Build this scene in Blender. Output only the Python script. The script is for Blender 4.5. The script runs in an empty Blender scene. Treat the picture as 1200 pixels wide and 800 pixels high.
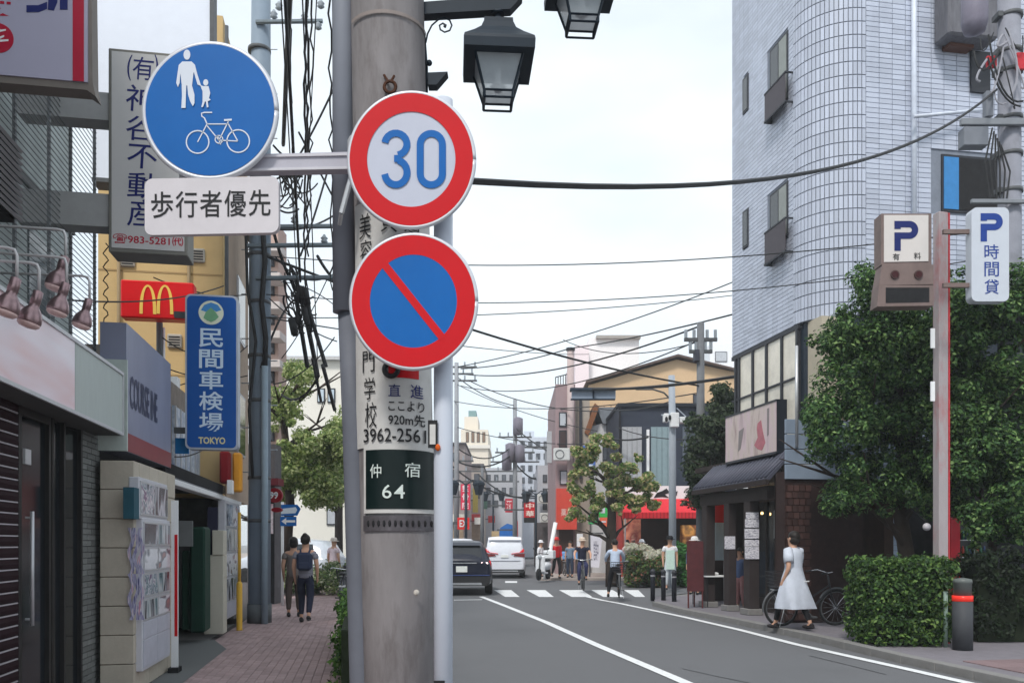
import bpy, bmesh, math, random
import numpy as np
from mathutils import Matrix, Vector
R = math.radians
random.seed(7)
SC = bpy.context.scene
COL = SC.collection

# ------------------------------------------------------------------ camera
cd = bpy.data.cameras.new('camera'); cam = bpy.data.objects.new('camera', cd); COL.objects.link(cam)
cd.sensor_width = 36; cd.lens = 30; cd.shift_y = (636-400)/1200
cd.clip_start = .05; cd.clip_end = 3000
cam.location = (0, 0, 1.5); cam.rotation_euler = (R(90), 0, 0)
SC.camera = cam
# ------------------------------------------------------------------ world and sun (bright, thinly overcast)
SUN_EL, SUN_AZ = 52, 200          # azimuth clockwise from +Y (view direction): behind the camera, a little left
w = bpy.data.worlds.new('World'); SC.world = w; w.use_nodes = True
nt = w.node_tree; nd = nt.nodes; nl = nt.links
bg = nd['Background']; bg.inputs[1].default_value = .1
sky = nd.new('ShaderNodeTexSky'); sky.sky_type = 'NISHITA'; sky.sun_disc = False
sky.sun_elevation = R(SUN_EL); sky.sun_rotation = R(SUN_AZ)
tc = nd.new('ShaderNodeTexCoord'); mp = nd.new('ShaderNodeMapping'); mp.inputs['Scale'].default_value = (1, 1, 2.6)
nz = nd.new('ShaderNodeTexNoise'); nz.inputs['Scale'].default_value = 2.3; nz.inputs['Detail'].default_value = 4; nz.inputs['Roughness'].default_value = .5
cr = nd.new('ShaderNodeValToRGB'); cr.color_ramp.elements[0].position = .30; cr.color_ramp.elements[1].position = .62
cr.color_ramp.elements[0].color = (.58,)*3+(1,); cr.color_ramp.elements[1].color = (1, 1, 1, 1)
cl = nd.new('ShaderNodeVectorMath'); cl.operation = 'SCALE'; cl.inputs[0].default_value = (.865, .94, .99); cl.inputs['Scale'].default_value = 7.1
mx = nd.new('ShaderNodeMix'); mx.data_type = 'RGBA'
nl.new(tc.outputs['Generated'], mp.inputs[0]); nl.new(mp.outputs[0], nz.inputs['Vector']); nl.new(nz.outputs[0], cr.inputs[0])
nl.new(cr.outputs[0], mx.inputs[0]); nl.new(sky.outputs[0], mx.inputs[6]); nl.new(cl.outputs[0], mx.inputs[7]); nl.new(mx.outputs[2], bg.inputs[0])
ld = bpy.data.lights.new('sun', 'SUN'); ld.energy = 1.5; ld.angle = R(10); ld.color = (1, .96, .9)
lo = bpy.data.objects.new('sun', ld); COL.objects.link(lo)
az = R(SUN_AZ); el = R(SUN_EL)
lo.rotation_euler = Vector((math.sin(az)*math.cos(el), math.cos(az)*math.cos(el), math.sin(el))).to_track_quat('Z', 'Y').to_euler()
SC.view_settings.view_transform = 'Standard'; SC.view_settings.look = 'None'
SC.view_settings.exposure = .84; SC.view_settings.gamma = 1
SC.cycles.max_bounces = 6; SC.cycles.transparent_max_bounces = 12

# ------------------------------------------------------------------ materials
def lin(r, g, b, k=1.0):
    f = lambda c: ((c/255+.055)/1.055)**2.4 if c > 10 else c/255/12.92
    return (min(f(r)*k, .95), min(f(g)*k, .95), min(f(b)*k, .95))
MATS = {}
def mat(name, col, rough=.7, var=.12, scale=6, bump=0, metal=0, rnd=0, stretch=None, dirt=0, dcol=(.05, .045, .04), dscale=2, alpha=1, coat=0, emit=0, spec=.22):
    if name in MATS: return MATS[name]
    m = bpy.data.materials.new(name); m.use_nodes = True; MATS[name] = m
    t = m.node_tree; n = t.nodes; l = t.links; b = n['Principled BSDF']
    b.inputs['Roughness'].default_value = rough; b.inputs['Metallic'].default_value = metal
    b.inputs['Specular IOR Level'].default_value = spec
    b.inputs['Coat Weight'].default_value = coat
    c = n.new('ShaderNodeRGB'); c.outputs[0].default_value = (*col, 1); out = c.outputs[0]
    tcn = n.new('ShaderNodeTexCoord'); mpn = n.new('ShaderNodeMapping'); l.new(tcn.outputs['Object'], mpn.inputs[0])
    if stretch: mpn.inputs['Scale'].default_value = stretch
    nn = n.new('ShaderNodeTexNoise'); nn.inputs['Scale'].default_value = scale; nn.inputs['Detail'].default_value = 6; nn.inputs['Roughness'].default_value = .65
    l.new(mpn.outputs[0], nn.inputs['Vector'])
    def mul(a, bsock):
        x = n.new('ShaderNodeMix'); x.data_type = 'RGBA'; x.blend_type = 'MULTIPLY'; x.inputs[0].default_value = 1
        l.new(a, x.inputs[6]); l.new(bsock, x.inputs[7]); return x.outputs[2]
    if var:
        mr = n.new('ShaderNodeMapRange'); mr.inputs[1].default_value = .25; mr.inputs[2].default_value = .75
        mr.inputs[3].default_value = 1-var; mr.inputs[4].default_value = 1+var
        l.new(nn.outputs[0], mr.inputs[0]); out = mul(out, mr.outputs[0])
    if rnd:
        oi = n.new('ShaderNodeObjectInfo'); gm = n.new('ShaderNodeNewGeometry'); ad = n.new('ShaderNodeMath'); ad.operation = 'ADD'
        fr = n.new('ShaderNodeMath'); fr.operation = 'FRACT'
        l.new(oi.outputs['Random'], ad.inputs[0]); l.new(gm.outputs['Random Per Island'], ad.inputs[1]); l.new(ad.outputs[0], fr.inputs[0])
        mr = n.new('ShaderNodeMapRange'); mr.inputs[3].default_value = 1-rnd; mr.inputs[4].default_value = 1+rnd
        l.new(fr.outputs[0], mr.inputs[0]); out = mul(out, mr.outputs[0])
    if dirt:
        n2 = n.new('ShaderNodeTexNoise'); n2.inputs['Scale'].default_value = dscale; n2.inputs['Detail'].default_value = 8; n2.inputs['Roughness'].default_value = .7
        l.new(mpn.outputs[0], n2.inputs['Vector'])
        mr = n.new('ShaderNodeMapRange'); mr.inputs[1].default_value = .5; mr.inputs[2].default_value = .72; mr.inputs[4].default_value = dirt
        l.new(n2.outputs[0], mr.inputs[0])
        x = n.new('ShaderNodeMix'); x.data_type = 'RGBA'; l.new(mr.outputs[0], x.inputs[0]); l.new(out, x.inputs[6]); x.inputs[7].default_value = (*dcol, 1); out = x.outputs[2]
    l.new(out, b.inputs['Base Color'])
    if bump:
        bp = n.new('ShaderNodeBump'); bp.inputs['Strength'].default_value = bump; bp.inputs['Distance'].default_value = .01
        l.new(nn.outputs[0], bp.inputs['Height']); l.new(bp.outputs[0], b.inputs['Normal'])
    if emit:
        l.new(out, b.inputs['Emission Color']); b.inputs['Emission Strength'].default_value = emit
    if alpha < 1: b.inputs['Alpha'].default_value = alpha
    return m
def ramp_mat(name, cols, scale=3, rough=.5, stretch=None, detail=3, lo=.3, hi=.7, dist=0):
    """noise-driven blend of several printed colours (posters, food pictures)"""
    if name in MATS: return MATS[name]
    m = bpy.data.materials.new(name); m.use_nodes = True; MATS[name] = m
    t = m.node_tree; n = t.nodes; l = t.links; b = n['Principled BSDF']; b.inputs['Roughness'].default_value = rough
    tcn = n.new('ShaderNodeTexCoord'); mpn = n.new('ShaderNodeMapping'); l.new(tcn.outputs['Object'], mpn.inputs[0])
    if stretch: mpn.inputs['Scale'].default_value = stretch
    nn = n.new('ShaderNodeTexNoise'); nn.inputs['Scale'].default_value = scale; nn.inputs['Detail'].default_value = detail; nn.inputs['Distortion'].default_value = dist
    l.new(mpn.outputs[0], nn.inputs['Vector'])
    r = n.new('ShaderNodeValToRGB'); e = r.color_ramp.elements
    k = len(cols)
    while len(e) < k: e.new(.5)
    for i, c in enumerate(cols): e[i].position = lo+(hi-lo)*i/(k-1); e[i].color = (*c, 1)
    l.new(nn.outputs[0], r.inputs[0]); l.new(r.outputs[0], b.inputs['Base Color'])
    return m
def leaf_mat(name, cols, trans=.35):
    if name in MATS: return MATS[name]
    m = bpy.data.materials.new(name); m.use_nodes = True; MATS[name] = m
    t = m.node_tree; n = t.nodes; l = t.links; b = n['Principled BSDF']; b.inputs['Roughness'].default_value = .55; b.inputs['Specular IOR Level'].default_value = .3
    gm = n.new('ShaderNodeNewGeometry'); r = n.new('ShaderNodeValToRGB'); e = r.color_ramp.elements
    while len(e) < len(cols): e.new(.5)
    for i, c in enumerate(cols): e[i].position = i/(len(cols)-1); e[i].color = (*c, 1)
    l.new(gm.outputs['Random Per Island'], r.inputs[0]); l.new(r.outputs[0], b.inputs['Base Color'])
    tr = n.new('ShaderNodeBsdfTranslucent'); l.new(r.outputs[0], tr.inputs[0]); ms = n.new('ShaderNodeMixShader'); ms.inputs[0].default_value = trans
    l.new(b.outputs[0], ms.inputs[1]); l.new(tr.outputs[0], ms.inputs[2]); l.new(ms.outputs[0], n['Material Output'].inputs[0])
    return m
def glass(name='window_glass', col=(.03, .035, .04), rough=.08): return mat(name, col, rough, var=.3, scale=1.5, spec=.6)

# ------------------------------------------------------------------ frames
TH = math.atan(.175)
ST = Matrix.Rotation(TH, 4, 'Z')               # street frame: x' across, y' along the street
cT, sT = math.cos(TH), math.sin(TH)
def Pt(px, py, D): return Vector(((px-600)*D/1000, D, 1.5+(636-py)*D/1000))
def G(px, py, z=0.0):
    D = (1.5-z)*1000/(py-636); return Vector(((px-600)*D/1000, D, z))
def depth_a(px, c): return (c/cT)/((px-425)/1000)
def YS(px, c):                                  # y' of the point seen at column px on the plane x'=c
    D = depth_a(px, c); X = (px-600)*D/1000; return -X*sT+D*cT
def ZS(px, py, c): return 1.5+(636-py)*depth_a(px, c)/1000
def XP(px, k):                                  # x' and distance of column px on the plane y'=k
    t = k/(-(px-600)/1000*sT+cT); X = (px-600)/1000*t; return X*cT+t*sT, t
def ZP(px, py, k): return 1.5+(636-py)*XP(px, k)[1]/1000
def frame(o, right, up=(0, 0, 1)):
    r = Vector(right).normalized(); u = Vector(up).normalized(); n = r.cross(u)
    M = Matrix.Identity(4)
    for i in range(3): M[i][0], M[i][1], M[i][2], M[i][3] = r[i], u[i], n[i], o[i]
    return M
UX = ST @ Vector((1, 0, 0)); UY = ST @ Vector((0, 1, 0))
def FA(k): return frame(UY*k, UX)               # plane across the street at y'=k : coords (x', z, out)
def FL(c): return frame(UX*c, UY)               # left frontage plane x'=c : coords (y', z, out)
def FR(c): return frame(UX*c, -UY)              # right frontage plane : coords (-y', z, out)
def FC(D): return frame(Vector((0, D, 0)), (1, 0, 0))   # plane square to the view at distance D : (X, z, out)
def ang(v): return math.atan2(v[1], v[0])

# ------------------------------------------------------------------ mesh builder
class MB:
    def __init__(s, f=None): s.b = bmesh.new(); s.f = f
    def face(s, pts):
        try: return s.b.faces.new([s.b.verts.new(p) for p in pts])
        except ValueError: return None
    def box(s, x0, x1, y0, y1, z0, z1, bev=0):
        vs = [s.b.verts.new((x, y, z)) for x in (x0, x1) for y in (y0, y1) for z in (z0, z1)]
        fs = [s.b.faces.new([vs[i] for i in q]) for q in ((0, 1, 3, 2), (4, 6, 7, 5), (0, 4, 5, 1), (2, 3, 7, 6), (0, 2, 6, 4), (1, 5, 7, 3))]
        if bev:
            es = {e for f in fs for e in f.edges}
            bmesh.ops.bevel(s.b, geom=list(es), offset=bev, segments=1, affect='EDGES', profile=.5)
        return s
    def prism(s, poly, n0, n1, cap=True):
        a = [s.b.verts.new((p[0], p[1], n0)) for p in poly]; c = [s.b.verts.new((p[0], p[1], n1)) for p in poly]
        k = len(poly)
        for i in range(k): s.b.faces.new((a[i], a[(i+1) % k], c[(i+1) % k], c[i]))
        if cap:
            s.b.faces.new(c); s.b.faces.new(a[::-1])
        return s
    def tube(s, pts, r, n=8, cap=True):
        pts = [Vector(p) for p in pts]; rs = r if isinstance(r, (list, tuple)) else [r]*len(pts)
        rings = []; ref = None
        for i, p in enumerate(pts):
            d = (pts[min(i+1, len(pts)-1)]-pts[max(i-1, 0)]).normalized()
            if ref is None: ref = Vector((0, 0, 1)) if abs(d.z) < .9 else Vector((1, 0, 0))
            u = (ref-d*ref.dot(d)).normalized(); v = d.cross(u); ref = u
            rings.append([s.b.verts.new(p+(u*math.cos(2*math.pi*k/n)+v*math.sin(2*math.pi*k/n))*rs[i]) for k in range(n)])
        for a, c in zip(rings, rings[1:]):
            for k in range(n):
                f = s.b.faces.new((a[k], a[(k+1) % n], c[(k+1) % n], c[k])); f.smooth = n > 6
        if cap and n > 2:
            s.b.faces.new(rings[0][::-1]); s.b.faces.new(rings[-1])
        return s
    def lathe(s, prof, c=(0, 0, 0), n=20, axis='z', sx=1, sy=1, smooth=True):
        rings = []
        for r, h in prof:
            ring = []
            for k in range(n):
                a = 2*math.pi*k/n; p = (r*sx*math.cos(a), r*sy*math.sin(a), h)
                if axis == 'y': p = (p[0], h, p[1])
                if axis == 'x': p = (h, p[0], p[1])
                ring.append(s.b.verts.new((p[0]+c[0], p[1]+c[1], p[2]+c[2])))
            rings.append(ring)
        for a, b in zip(rings, rings[1:]):
            for k in range(n):
                f = s.b.faces.new((a[k], a[(k+1) % n], b[(k+1) % n], b[k])); f.smooth = smooth
        s.b.faces.new(rings[0][::-1]); s.b.faces.new(rings[-1]); return s
    def ball(s, c, r, n=12, m=8):
        r = (r,)*3 if isinstance(r, (int, float)) else r
        prof = [(max(math.sin(math.pi*i/m), .02), -math.cos(math.pi*i/m)) for i in range(m+1)]
        v0 = len(s.b.verts); k = MB(); k.lathe(prof, n=n)
        vm = {}
        for v in k.b.verts: vm[v] = s.b.verts.new((v.co.x*r[0]+c[0], v.co.y*r[1]+c[1], v.co.z*r[2]+c[2]))
        for f in k.b.faces: s.b.faces.new([vm[v] for v in f.verts]).smooth = True
        k.b.free(); return s
    def torus(s, c, R0, r, axis='x', n=24, m=6, a0=0, a1=2*math.pi):
        pts = []; full = abs(a1-a0-2*math.pi) < 1e-6
        for k in range(n+1):
            a = a0+(a1-a0)*k/n; u, v = R0*math.cos(a), R0*math.sin(a)
            pts.append({'x': (c[0], c[1]+u, c[2]+v), 'y': (c[0]+u, c[1], c[2]+v), 'z': (c[0]+u, c[1]+v, c[2])}[axis])
        return s.tube(pts, r, m, cap=not full)
    def glyph(s, text, cx, cy, w, h, n=.002, bold=.012, depth=.0, rot=0, keep=False, shear=0):
        """raised letters: each text is scaled to fill the w x h box about (cx, cy)"""
        me = glyph_mesh(text, bold)
        vs = me[0]; x0, x1, y0, y1 = me[2]
        kx = w/max(x1-x0, 1e-6); ky = h/max(y1-y0, 1e-6)
        if keep: kx = ky = min(kx, ky)
        out = []
        for (x, y) in vs:
            u = (x-(x0+x1)/2)*kx; v = (y-(y0+y1)/2)*ky; u += shear*v
            u, v = u*math.cos(rot)-v*math.sin(rot), u*math.sin(rot)+v*math.cos(rot)
            out.append(s.b.verts.new((cx+u, cy+v, n)))
        for f in me[1]:
            try: s.b.faces.new([out[i] for i in f])
            except ValueError: pass
        return s
GL = {}
def glyph_mesh(text, bold):
    if (text, bold) in GL: return GL[(text, bold)]
    c = bpy.data.curves.new('lettering', 'FONT'); c.body = text; c.size = 1; c.offset = bold; c.resolution_u = 3
    o = bpy.data.objects.new('lettering', c); me = bpy.data.meshes.new_from_object(o)
    vs = [(v.co.x, v.co.y) for v in me.vertices]; fs = [tuple(p.vertices) for p in me.polygons]
    bb = (min(v[0] for v in vs), max(v[0] for v in vs), min(v[1] for v in vs), max(v[1] for v in vs))
    bpy.data.objects.remove(o); bpy.data.curves.remove(c); bpy.data.meshes.remove(me)
    GL[(text, bold)] = (vs, fs, bb); return GL[(text, bold)]

WM = {}
def obj(name, mb, m, parent=None, label=None, cat=None, group=None, kind=None, fix=True):
    b = mb.b
    if mb.f is not None: b.transform(mb.f)
    if fix: bmesh.ops.recalc_face_normals(b, faces=b.faces)
    me = bpy.data.meshes.new(name)
    o = bpy.data.objects.new(name, me); COL.objects.link(o)
    if parent is not None:
        M = WM[parent]; o.parent = parent; b.transform(M.inverted()); WM[o] = M
    else:
        xs = [v.co for v in b.verts]
        c = Vector(((min(v.x for v in xs)+max(v.x for v in xs))/2, (min(v.y for v in xs)+max(v.y for v in xs))/2, min(v.z for v in xs)))
        b.transform(Matrix.Translation(-c)); o.location = c; WM[o] = Matrix.Translation(c)
    b.to_mesh(me); b.free(); me.materials.append(m)
    tag(o, label, cat, group, kind); return o
def tag(o, label=None, cat=None, group=None, kind=None):
    if label: o['label'] = label
    if cat: o['category'] = cat
    if group: o['group'] = group
    if kind: o['kind'] = kind
def thing(name, label, cat, loc, rz=0, group=None):
    o = bpy.data.objects.new(name, None); COL.objects.link(o); o.location = loc; o.rotation_euler = (0, 0, rz); o.empty_display_size = .1
    WM[o] = Matrix.Translation(Vector(loc)) @ Matrix.Rotation(rz, 4, 'Z')
    tag(o, label, cat, group); return o
def dup(root, loc, rz=0, label=None, scale=None):
    def cp(o, par):
        c = o.copy(); COL.objects.link(c)
        if par is not None: c.parent = par
        for ch in o.children: cp(ch, c)
        return c
    r = cp(root, None); r.location = loc; r.rotation_euler = (0, 0, rz)
    if scale: r.scale = scale
    if label: r['label'] = label
    WM[r] = Matrix.Translation(Vector(loc)) @ Matrix.Rotation(rz, 4, 'Z')
    return r
def piece(name, src, parent, M):
    """an alike piece sharing src's mesh; M places it in world space, src mesh built about the origin"""
    o = bpy.data.objects.new(name, src); COL.objects.link(o); o.parent = parent
    o.matrix_local = WM[parent].inverted() @ M; return o
def mesh_of(mb, name, m):
    bmesh.ops.recalc_face_normals(mb.b, faces=mb.b.faces)
    me = bpy.data.meshes.new(name); mb.b.to_mesh(me); mb.b.free(); me.materials.append(m); return me
def quads_obj(name, V, F, m, parent=None, **kw):
    me = bpy.data.meshes.new(name); nf = len(F); k = F.shape[1]
    me.vertices.add(len(V)); me.vertices.foreach_set('co', V.astype(np.float32).ravel())
    me.loops.add(nf*k); me.loops.foreach_set('vertex_index', F.astype(np.int32).ravel())
    me.polygons.add(nf); me.polygons.foreach_set('loop_start', np.arange(0, nf*k, k, dtype=np.int32))
    me.update(calc_edges=True); me.validate(); me.materials.append(m)
    o = bpy.data.objects.new(name, me); COL.objects.link(o)
    if parent is not None:
        o.parent = parent; WM[o] = WM[parent]; o.matrix_local = WM[parent].inverted()
    else: WM[o] = Matrix.Identity(4)
    tag(o, **kw); return o
def leaves(name, clumps, size, m, parent, seed=1, up=.4, aspect=.55, shell=.55, **kw):
    """clumps: (centre, radii, count); leaf-sized bent quads spread through each ellipsoid, denser near its skin"""
    g = np.random.default_rng(seed); P = []; N = []
    for c, r, n in clumps:
        d = g.normal(size=(n, 3)); d /= np.linalg.norm(d, axis=1)[:, None]
        rad = (shell+(1-shell)*g.random(n)**.6)[:, None]*(1+.10*g.normal(size=(n, 1)))
        P.append(np.array(c)+d*rad*np.array(r)); N.append(d)
    P = np.concatenate(P); N = np.concatenate(N); n = len(P)
    nn = N+np.array([0, 0, up])+g.normal(size=(n, 3))*.55; nn /= np.linalg.norm(nn, axis=1)[:, None]
    t = g.normal(size=(n, 3)); t -= nn*(t*nn).sum(1)[:, None]; t /= np.linalg.norm(t, axis=1)[:, None]
    b = np.cross(nn, t); s = size*(.6+.8*g.random((n, 1)))
    A = P-t*s; C = P+t*s; Bv = P+b*s*aspect+nn*s*.18; Dv = P-b*s*aspect+nn*s*.18
    V = np.stack([A, Bv, C, Dv], 1).reshape(-1, 3); F = np.arange(4*n).reshape(-1, 4)
    F = np.concatenate([F[:, [0, 1, 2]], F[:, [0, 2, 3]]])
    return quads_obj(name, V, F, m, parent, **kw)

# common materials
asphalt = mat('asphalt', (.130, .132, .140), .9, var=.2, scale=90, bump=.5, dirt=.45, dcol=(.098, .10, .106), dscale=.45)
paint_w = mat('road_paint', (.72, .73, .74), .7, var=.06, scale=20, dirt=.5, dcol=(.3, .3, .31), dscale=14)
concrete = mat('concrete', (.21, .205, .20), .9, var=.12, scale=9, bump=.4, dirt=.3, dcol=(.13, .12, .11), dscale=3)
black_m = mat('black_metal', (.02, .022, .025), .5, var=.2)
cable_m = mat('cable_rubber', (.025, .026, .028), .6, var=.2)
steel = mat('galvanised_steel', (.40, .43, .46), .45, var=.12, scale=10, metal=.35)
dark_steel = mat('dark_steel', (.09, .095, .10), .5, var=.2)
alu = mat('aluminium_frame', (.55, .56, .58), .4, var=.08, metal=.5)
white_p = mat('white_paint', (.78, .79, .80), .5, var=.04, dirt=.12, dcol=(.45, .44, .42), dscale=4)
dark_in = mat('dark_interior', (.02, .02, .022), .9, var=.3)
# ================================================================== SETTING: ground, road, pavements
ZR = -.10
m = MB(); m.face([(-300, -60, ZR-.02), (300, -60, ZR-.02), (300, 600, ZR-.02), (-300, 600, ZR-.02)])
obj('ground', m, concrete, kind='structure')
def poly_obj(name, pts, z, ma, thick=0, **kw):
    m = MB(); P = [(p[0], p[1]) for p in pts]
    if thick: m.prism(P, z-thick, z)
    else: m.face([(p[0], p[1], z) for p in P])
    return obj(name, m, ma, **kw)
def Sp(x, y, z=0): return ST @ Vector((x, y, z))
KL = .42                                        # left kerb line x'
# carriageway sheet
road = [Sp(KL, -8), Sp(14, -8), G(1300, 825, ZR), G(1200, 800, ZR), G(967, 748, ZR), G(800, 716, ZR), G(760, 700, ZR), G(900, 684, ZR), Vector((40, 27, 0)), Vector((40, 44, 0)), G(760, 672, ZR),
        G(640, 673, ZR), Vector((2.4, 60, 0)), Vector((3, 140, 0)), Vector((-6, 140, 0)), Vector((-4.6, 60, 0)), Vector((-5, 40, 0)), Vector((-40, 40, 0)), Vector((-40, 31, 0)), Vector((-3.6, 27, 0)), Sp(KL, 24)]
poly_obj('road', road, ZR, asphalt, kind='structure')
def stripe(pts, w, name='road_line', z=ZR+.009):
    m = MB(); L = []; Rr = []
    for i, p in enumerate(pts):
        a = pts[max(i-1, 0)]; b = pts[min(i+1, len(pts)-1)]; d = Vector((b.x-a.x, b.y-a.y)).normalized(); n = Vector((-d.y, d.x))*w/2
        L.append((p.x+n.x, p.y+n.y, z)); Rr.append((p.x-n.x, p.y-n.y, z))
    for i in range(len(pts)-1): m.face([L[i], L[i+1], Rr[i+1], Rr[i]])
    return obj(name, m, paint_w, kind='structure')
stripe([G(x, y, ZR) for x, y in ((564, 699), (590, 709), (640, 729), (700, 756), (785, 792), (850, 820), (960, 868))], .15)
stripe([G(x, y, ZR) for x, y in ((682, 694.5), (690, 699.5), (705, 703), (727, 707), (760, 714), (800, 722.5), (867, 738), (933, 755), (1000, 770), (1063, 784), (1133, 800), (1250, 828))], .15)
stripe([G(x, y, ZR) for x, y in ((532, 703), (565, 702.5))], .18)
for (a, b, c, d) in ((583, 603, 598, 615), (621, 643, 638, 655), (659, 686, 676, 700), (697, 722, 713, 738), (735, 752, 750, 762)):
    poly_obj('crosswalk_bar', [G(c-6, 699, ZR), G(d-6, 699, ZR), G(b-4, 691, ZR), G(a-4, 691, ZR)], ZR+.004, paint_w, kind='structure')
for x0, x1 in ((592, 606), (545, 560)):
    poly_obj('crosswalk_bar', [G(x0, 682.5, ZR), G(x1, 682.5, ZR), G(x1, 680.5, ZR), G(x0, 680.5, ZR)], ZR+.004, paint_w, kind='structure')
# left pavement: bed, kerb, pavers
XL = -2.36
bed = mat('joint_sand', (.075, .065, .065), .95, var=.2, scale=30)
sl = poly_obj('left_pavement', [Sp(XL, -6), Sp(KL-.16, -6), Sp(KL-.16, 34), Sp(-7, 36), Sp(-9, 24), Sp(-4, 17.8), Sp(XL, 17.8)], -.012, bed, .2, kind='structure')
kb = mesh_of(MB().box(-.08, .08, -.298, .298, -.12, .012, .008), 'kerb_stone', concrete)
for k in range(50):
    y = 3+k*.6
    piece('kerb_stone', kb, sl, ST @ Matrix.Translation((KL-.08, y, 0)))
pav = mat('clay_paver', lin(164, 142, 141, .92), .85, var=.1, scale=25, rnd=.13, bump=.3, dirt=.3, dcol=lin(105, 95, 98), dscale=1.1)
pm = mesh_of(MB().box(-.048, .048, -.098, .098, -.03, 0, .004), 'paver', pav)
cnt = 0; far = MB(ST); nx = int((KL-.17+2.25)/.1)
for j in range(0, 125):
    for i in range(nx):
        x = -2.2+i*.1; y = 8.7+j*.2+(.1 if i % 2 else 0)
        if x < -1.95 and y < 12.6 and y > 9.6: continue
        dz = random.uniform(-.0015, .0015)
        if cnt < 300 and y > 8.6:
            piece('paver', pm, sl, ST @ Matrix.Translation((x, y, dz))); cnt += 1
        elif y < 33: far.box(x-.0475, x+.0475, y-.0975, y+.0975, -.03, dz)
for j in range(35):
    for i in range(nx):
        x = -2.2+i*.1; y = 1.7+j*.2+(.1 if i % 2 else 0); far.box(x-.0475, x+.0475, y-.0975, y+.0975, -.03, 0)
obj('distant_pavers', far, pav, sl, kind='stuff', fix=False)
apron = mat('apron_asphalt', (.13, .135, .135), .9, var=.15, scale=40, bump=.3)
poly_obj('shop_apron', [Sp(-2.29, 9.3), Sp(-1.9, 9.6), Sp(-1.9, 12.6), Sp(-2.26, 13.8), Sp(-5, 14), Sp(-5, 9.3)], .004, apron, kind='structure')
# far beige pavement beyond the crossing and side-street corner
beige = mat('beige_paving', lin(190, 178, 170, .7), .9, var=.1, scale=6, bump=.2)
poly_obj('far_pavement', [G(630, 677), G(760, 677), G(905, 672), G(905, 650), G(690, 648), Vector((2.9, 62, 0)), Vector((3.6, 130, 0)), Vector((60, 130, 0)), Vector((60, 42, 0)), G(905, 668), G(760, 674)][:3]+[Vector((60, 38, 0)), Vector((60, 130, 0)), Vector((3.6, 130, 0)), Vector((2.9, 62, 0))], 0, beige, .2, kind='structure')
poly_obj('far_left_pavement', [Vector((-5.3, 45, 0)), Vector((-5.0, 62, 0)), Vector((-6.4, 140, 0)), Vector((-40, 140, 0)), Vector((-40, 45, 0))], 0, beige, .2, kind='structure')
# right pavement
rp = mat('grey_paving', lin(124, 120, 126, .9), .9, var=.12, scale=7, bump=.3, dirt=.25, dcol=lin(80, 76, 80), dscale=1)
rpts = [G(1340, 830), G(1200, 797), G(1062, 768), G(967, 746), G(870, 726), G(800, 713), G(768, 705), G(766, 699), G(900, 690), Vector((40, 28, 0)), Vector((40, 5, 0)), Vector((9, 5, 0))]
rsw = poly_obj('right_pavement', rpts, -.012, rp, .2, kind='structure')
# kerb stones along its road edge
edge = rpts[:7]
for a, b in zip(edge, edge[1:]):
    L = (b-a).length; n = max(1, int(L/.6)); d = (b-a)/n
    for i in range(n):
        c = a+d*(i+.5); piece('kerb_stone', kb, rsw, Matrix.Translation((c.x, c.y, 0)) @ Matrix.Rotation(ang(d)-math.pi/2, 4, 'Z') @ Matrix.Diagonal((1, L/n/.6, 1, 1)))
rpav = mat('pink_paver', lin(140, 120, 122, .8), .85, var=.1, scale=25, rnd=.12, bump=.3)
pm2 = mesh_of(MB().box(-.148, .148, -.148, .148, -.03, .002, .004), 'paving_slab', rpav)
for i in range(14):
    for j in range(12):
        x = 6.5+i*.3; y = 6.3+j*.3
        w_ = Sp(x, y); col = 600+1000*w_.x/w_.y
        if col > 1105 and col < 1260 and w_.x*0+636+1500/w_.y > 742: 
            e = G(1200, 797); f = G(1062, 768); k = (f.x-e.x)/(f.y-e.y)
            if w_.x > e.x+(w_.y-e.y)*k+.3: piece('paving_slab', pm2, rsw, ST @ Matrix.Translation((x, y, 0)))

seam = mat('tar_seam', (.06, .062, .066), .8)
for pts in (((800, 783), (840, 792), (900, 804)), ((950, 768), (990, 778), (1040, 790))):
    P = [G(x+random.uniform(-2, 2), y, ZR) for x, y in pts]; m = MB()
    for a, b in zip(P, P[1:]):
        d = (b-a).normalized(); n = Vector((-d.y, d.x, 0))*.012; m.face([tuple(v+Vector((0, 0, .004))) for v in (a+n, b+n, b-n, a-n)])
    obj('tar_seam', m, seam, kind='structure')
# ================================================================== FOREGROUND POLE AND TRAFFIC SIGNS
DP = 4.05
pole_m = mat('weathered_concrete_pole', lin(130, 126, 127, 1.02), .9, var=.22, scale=7, bump=.9, stretch=(1, 1, .25), dirt=.7, dcol=lin(88, 80, 78), dscale=8)
pc = lambda py: Pt(454+14*(py/800), py, DP+.17)
base = pc(1000); base.z = 0
pb = Vector((pc(636).x+.03, DP+.17, ZR+.1))
t = thing('utility_pole', 'thick weathered concrete utility pole carrying the round traffic signs', 'utility pole', (pb.x, pb.y, 0))
m = MB(); zt = 6.0
top = pc(-420); 
m.tube([(pb.x, pb.y, -.1), (pb.x+(pc(636).x-pb.x)*.9, pb.y, 1.5), tuple(pc(0)), tuple(pc(-420))], [.187, .185, .18, .176], 40)
obj('shaft', m, pole_m, t)
def polx(py): return pc(py).x if py < 636 else pc(636).x+(pb.x-pc(636).x)*(py-636)/355
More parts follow.
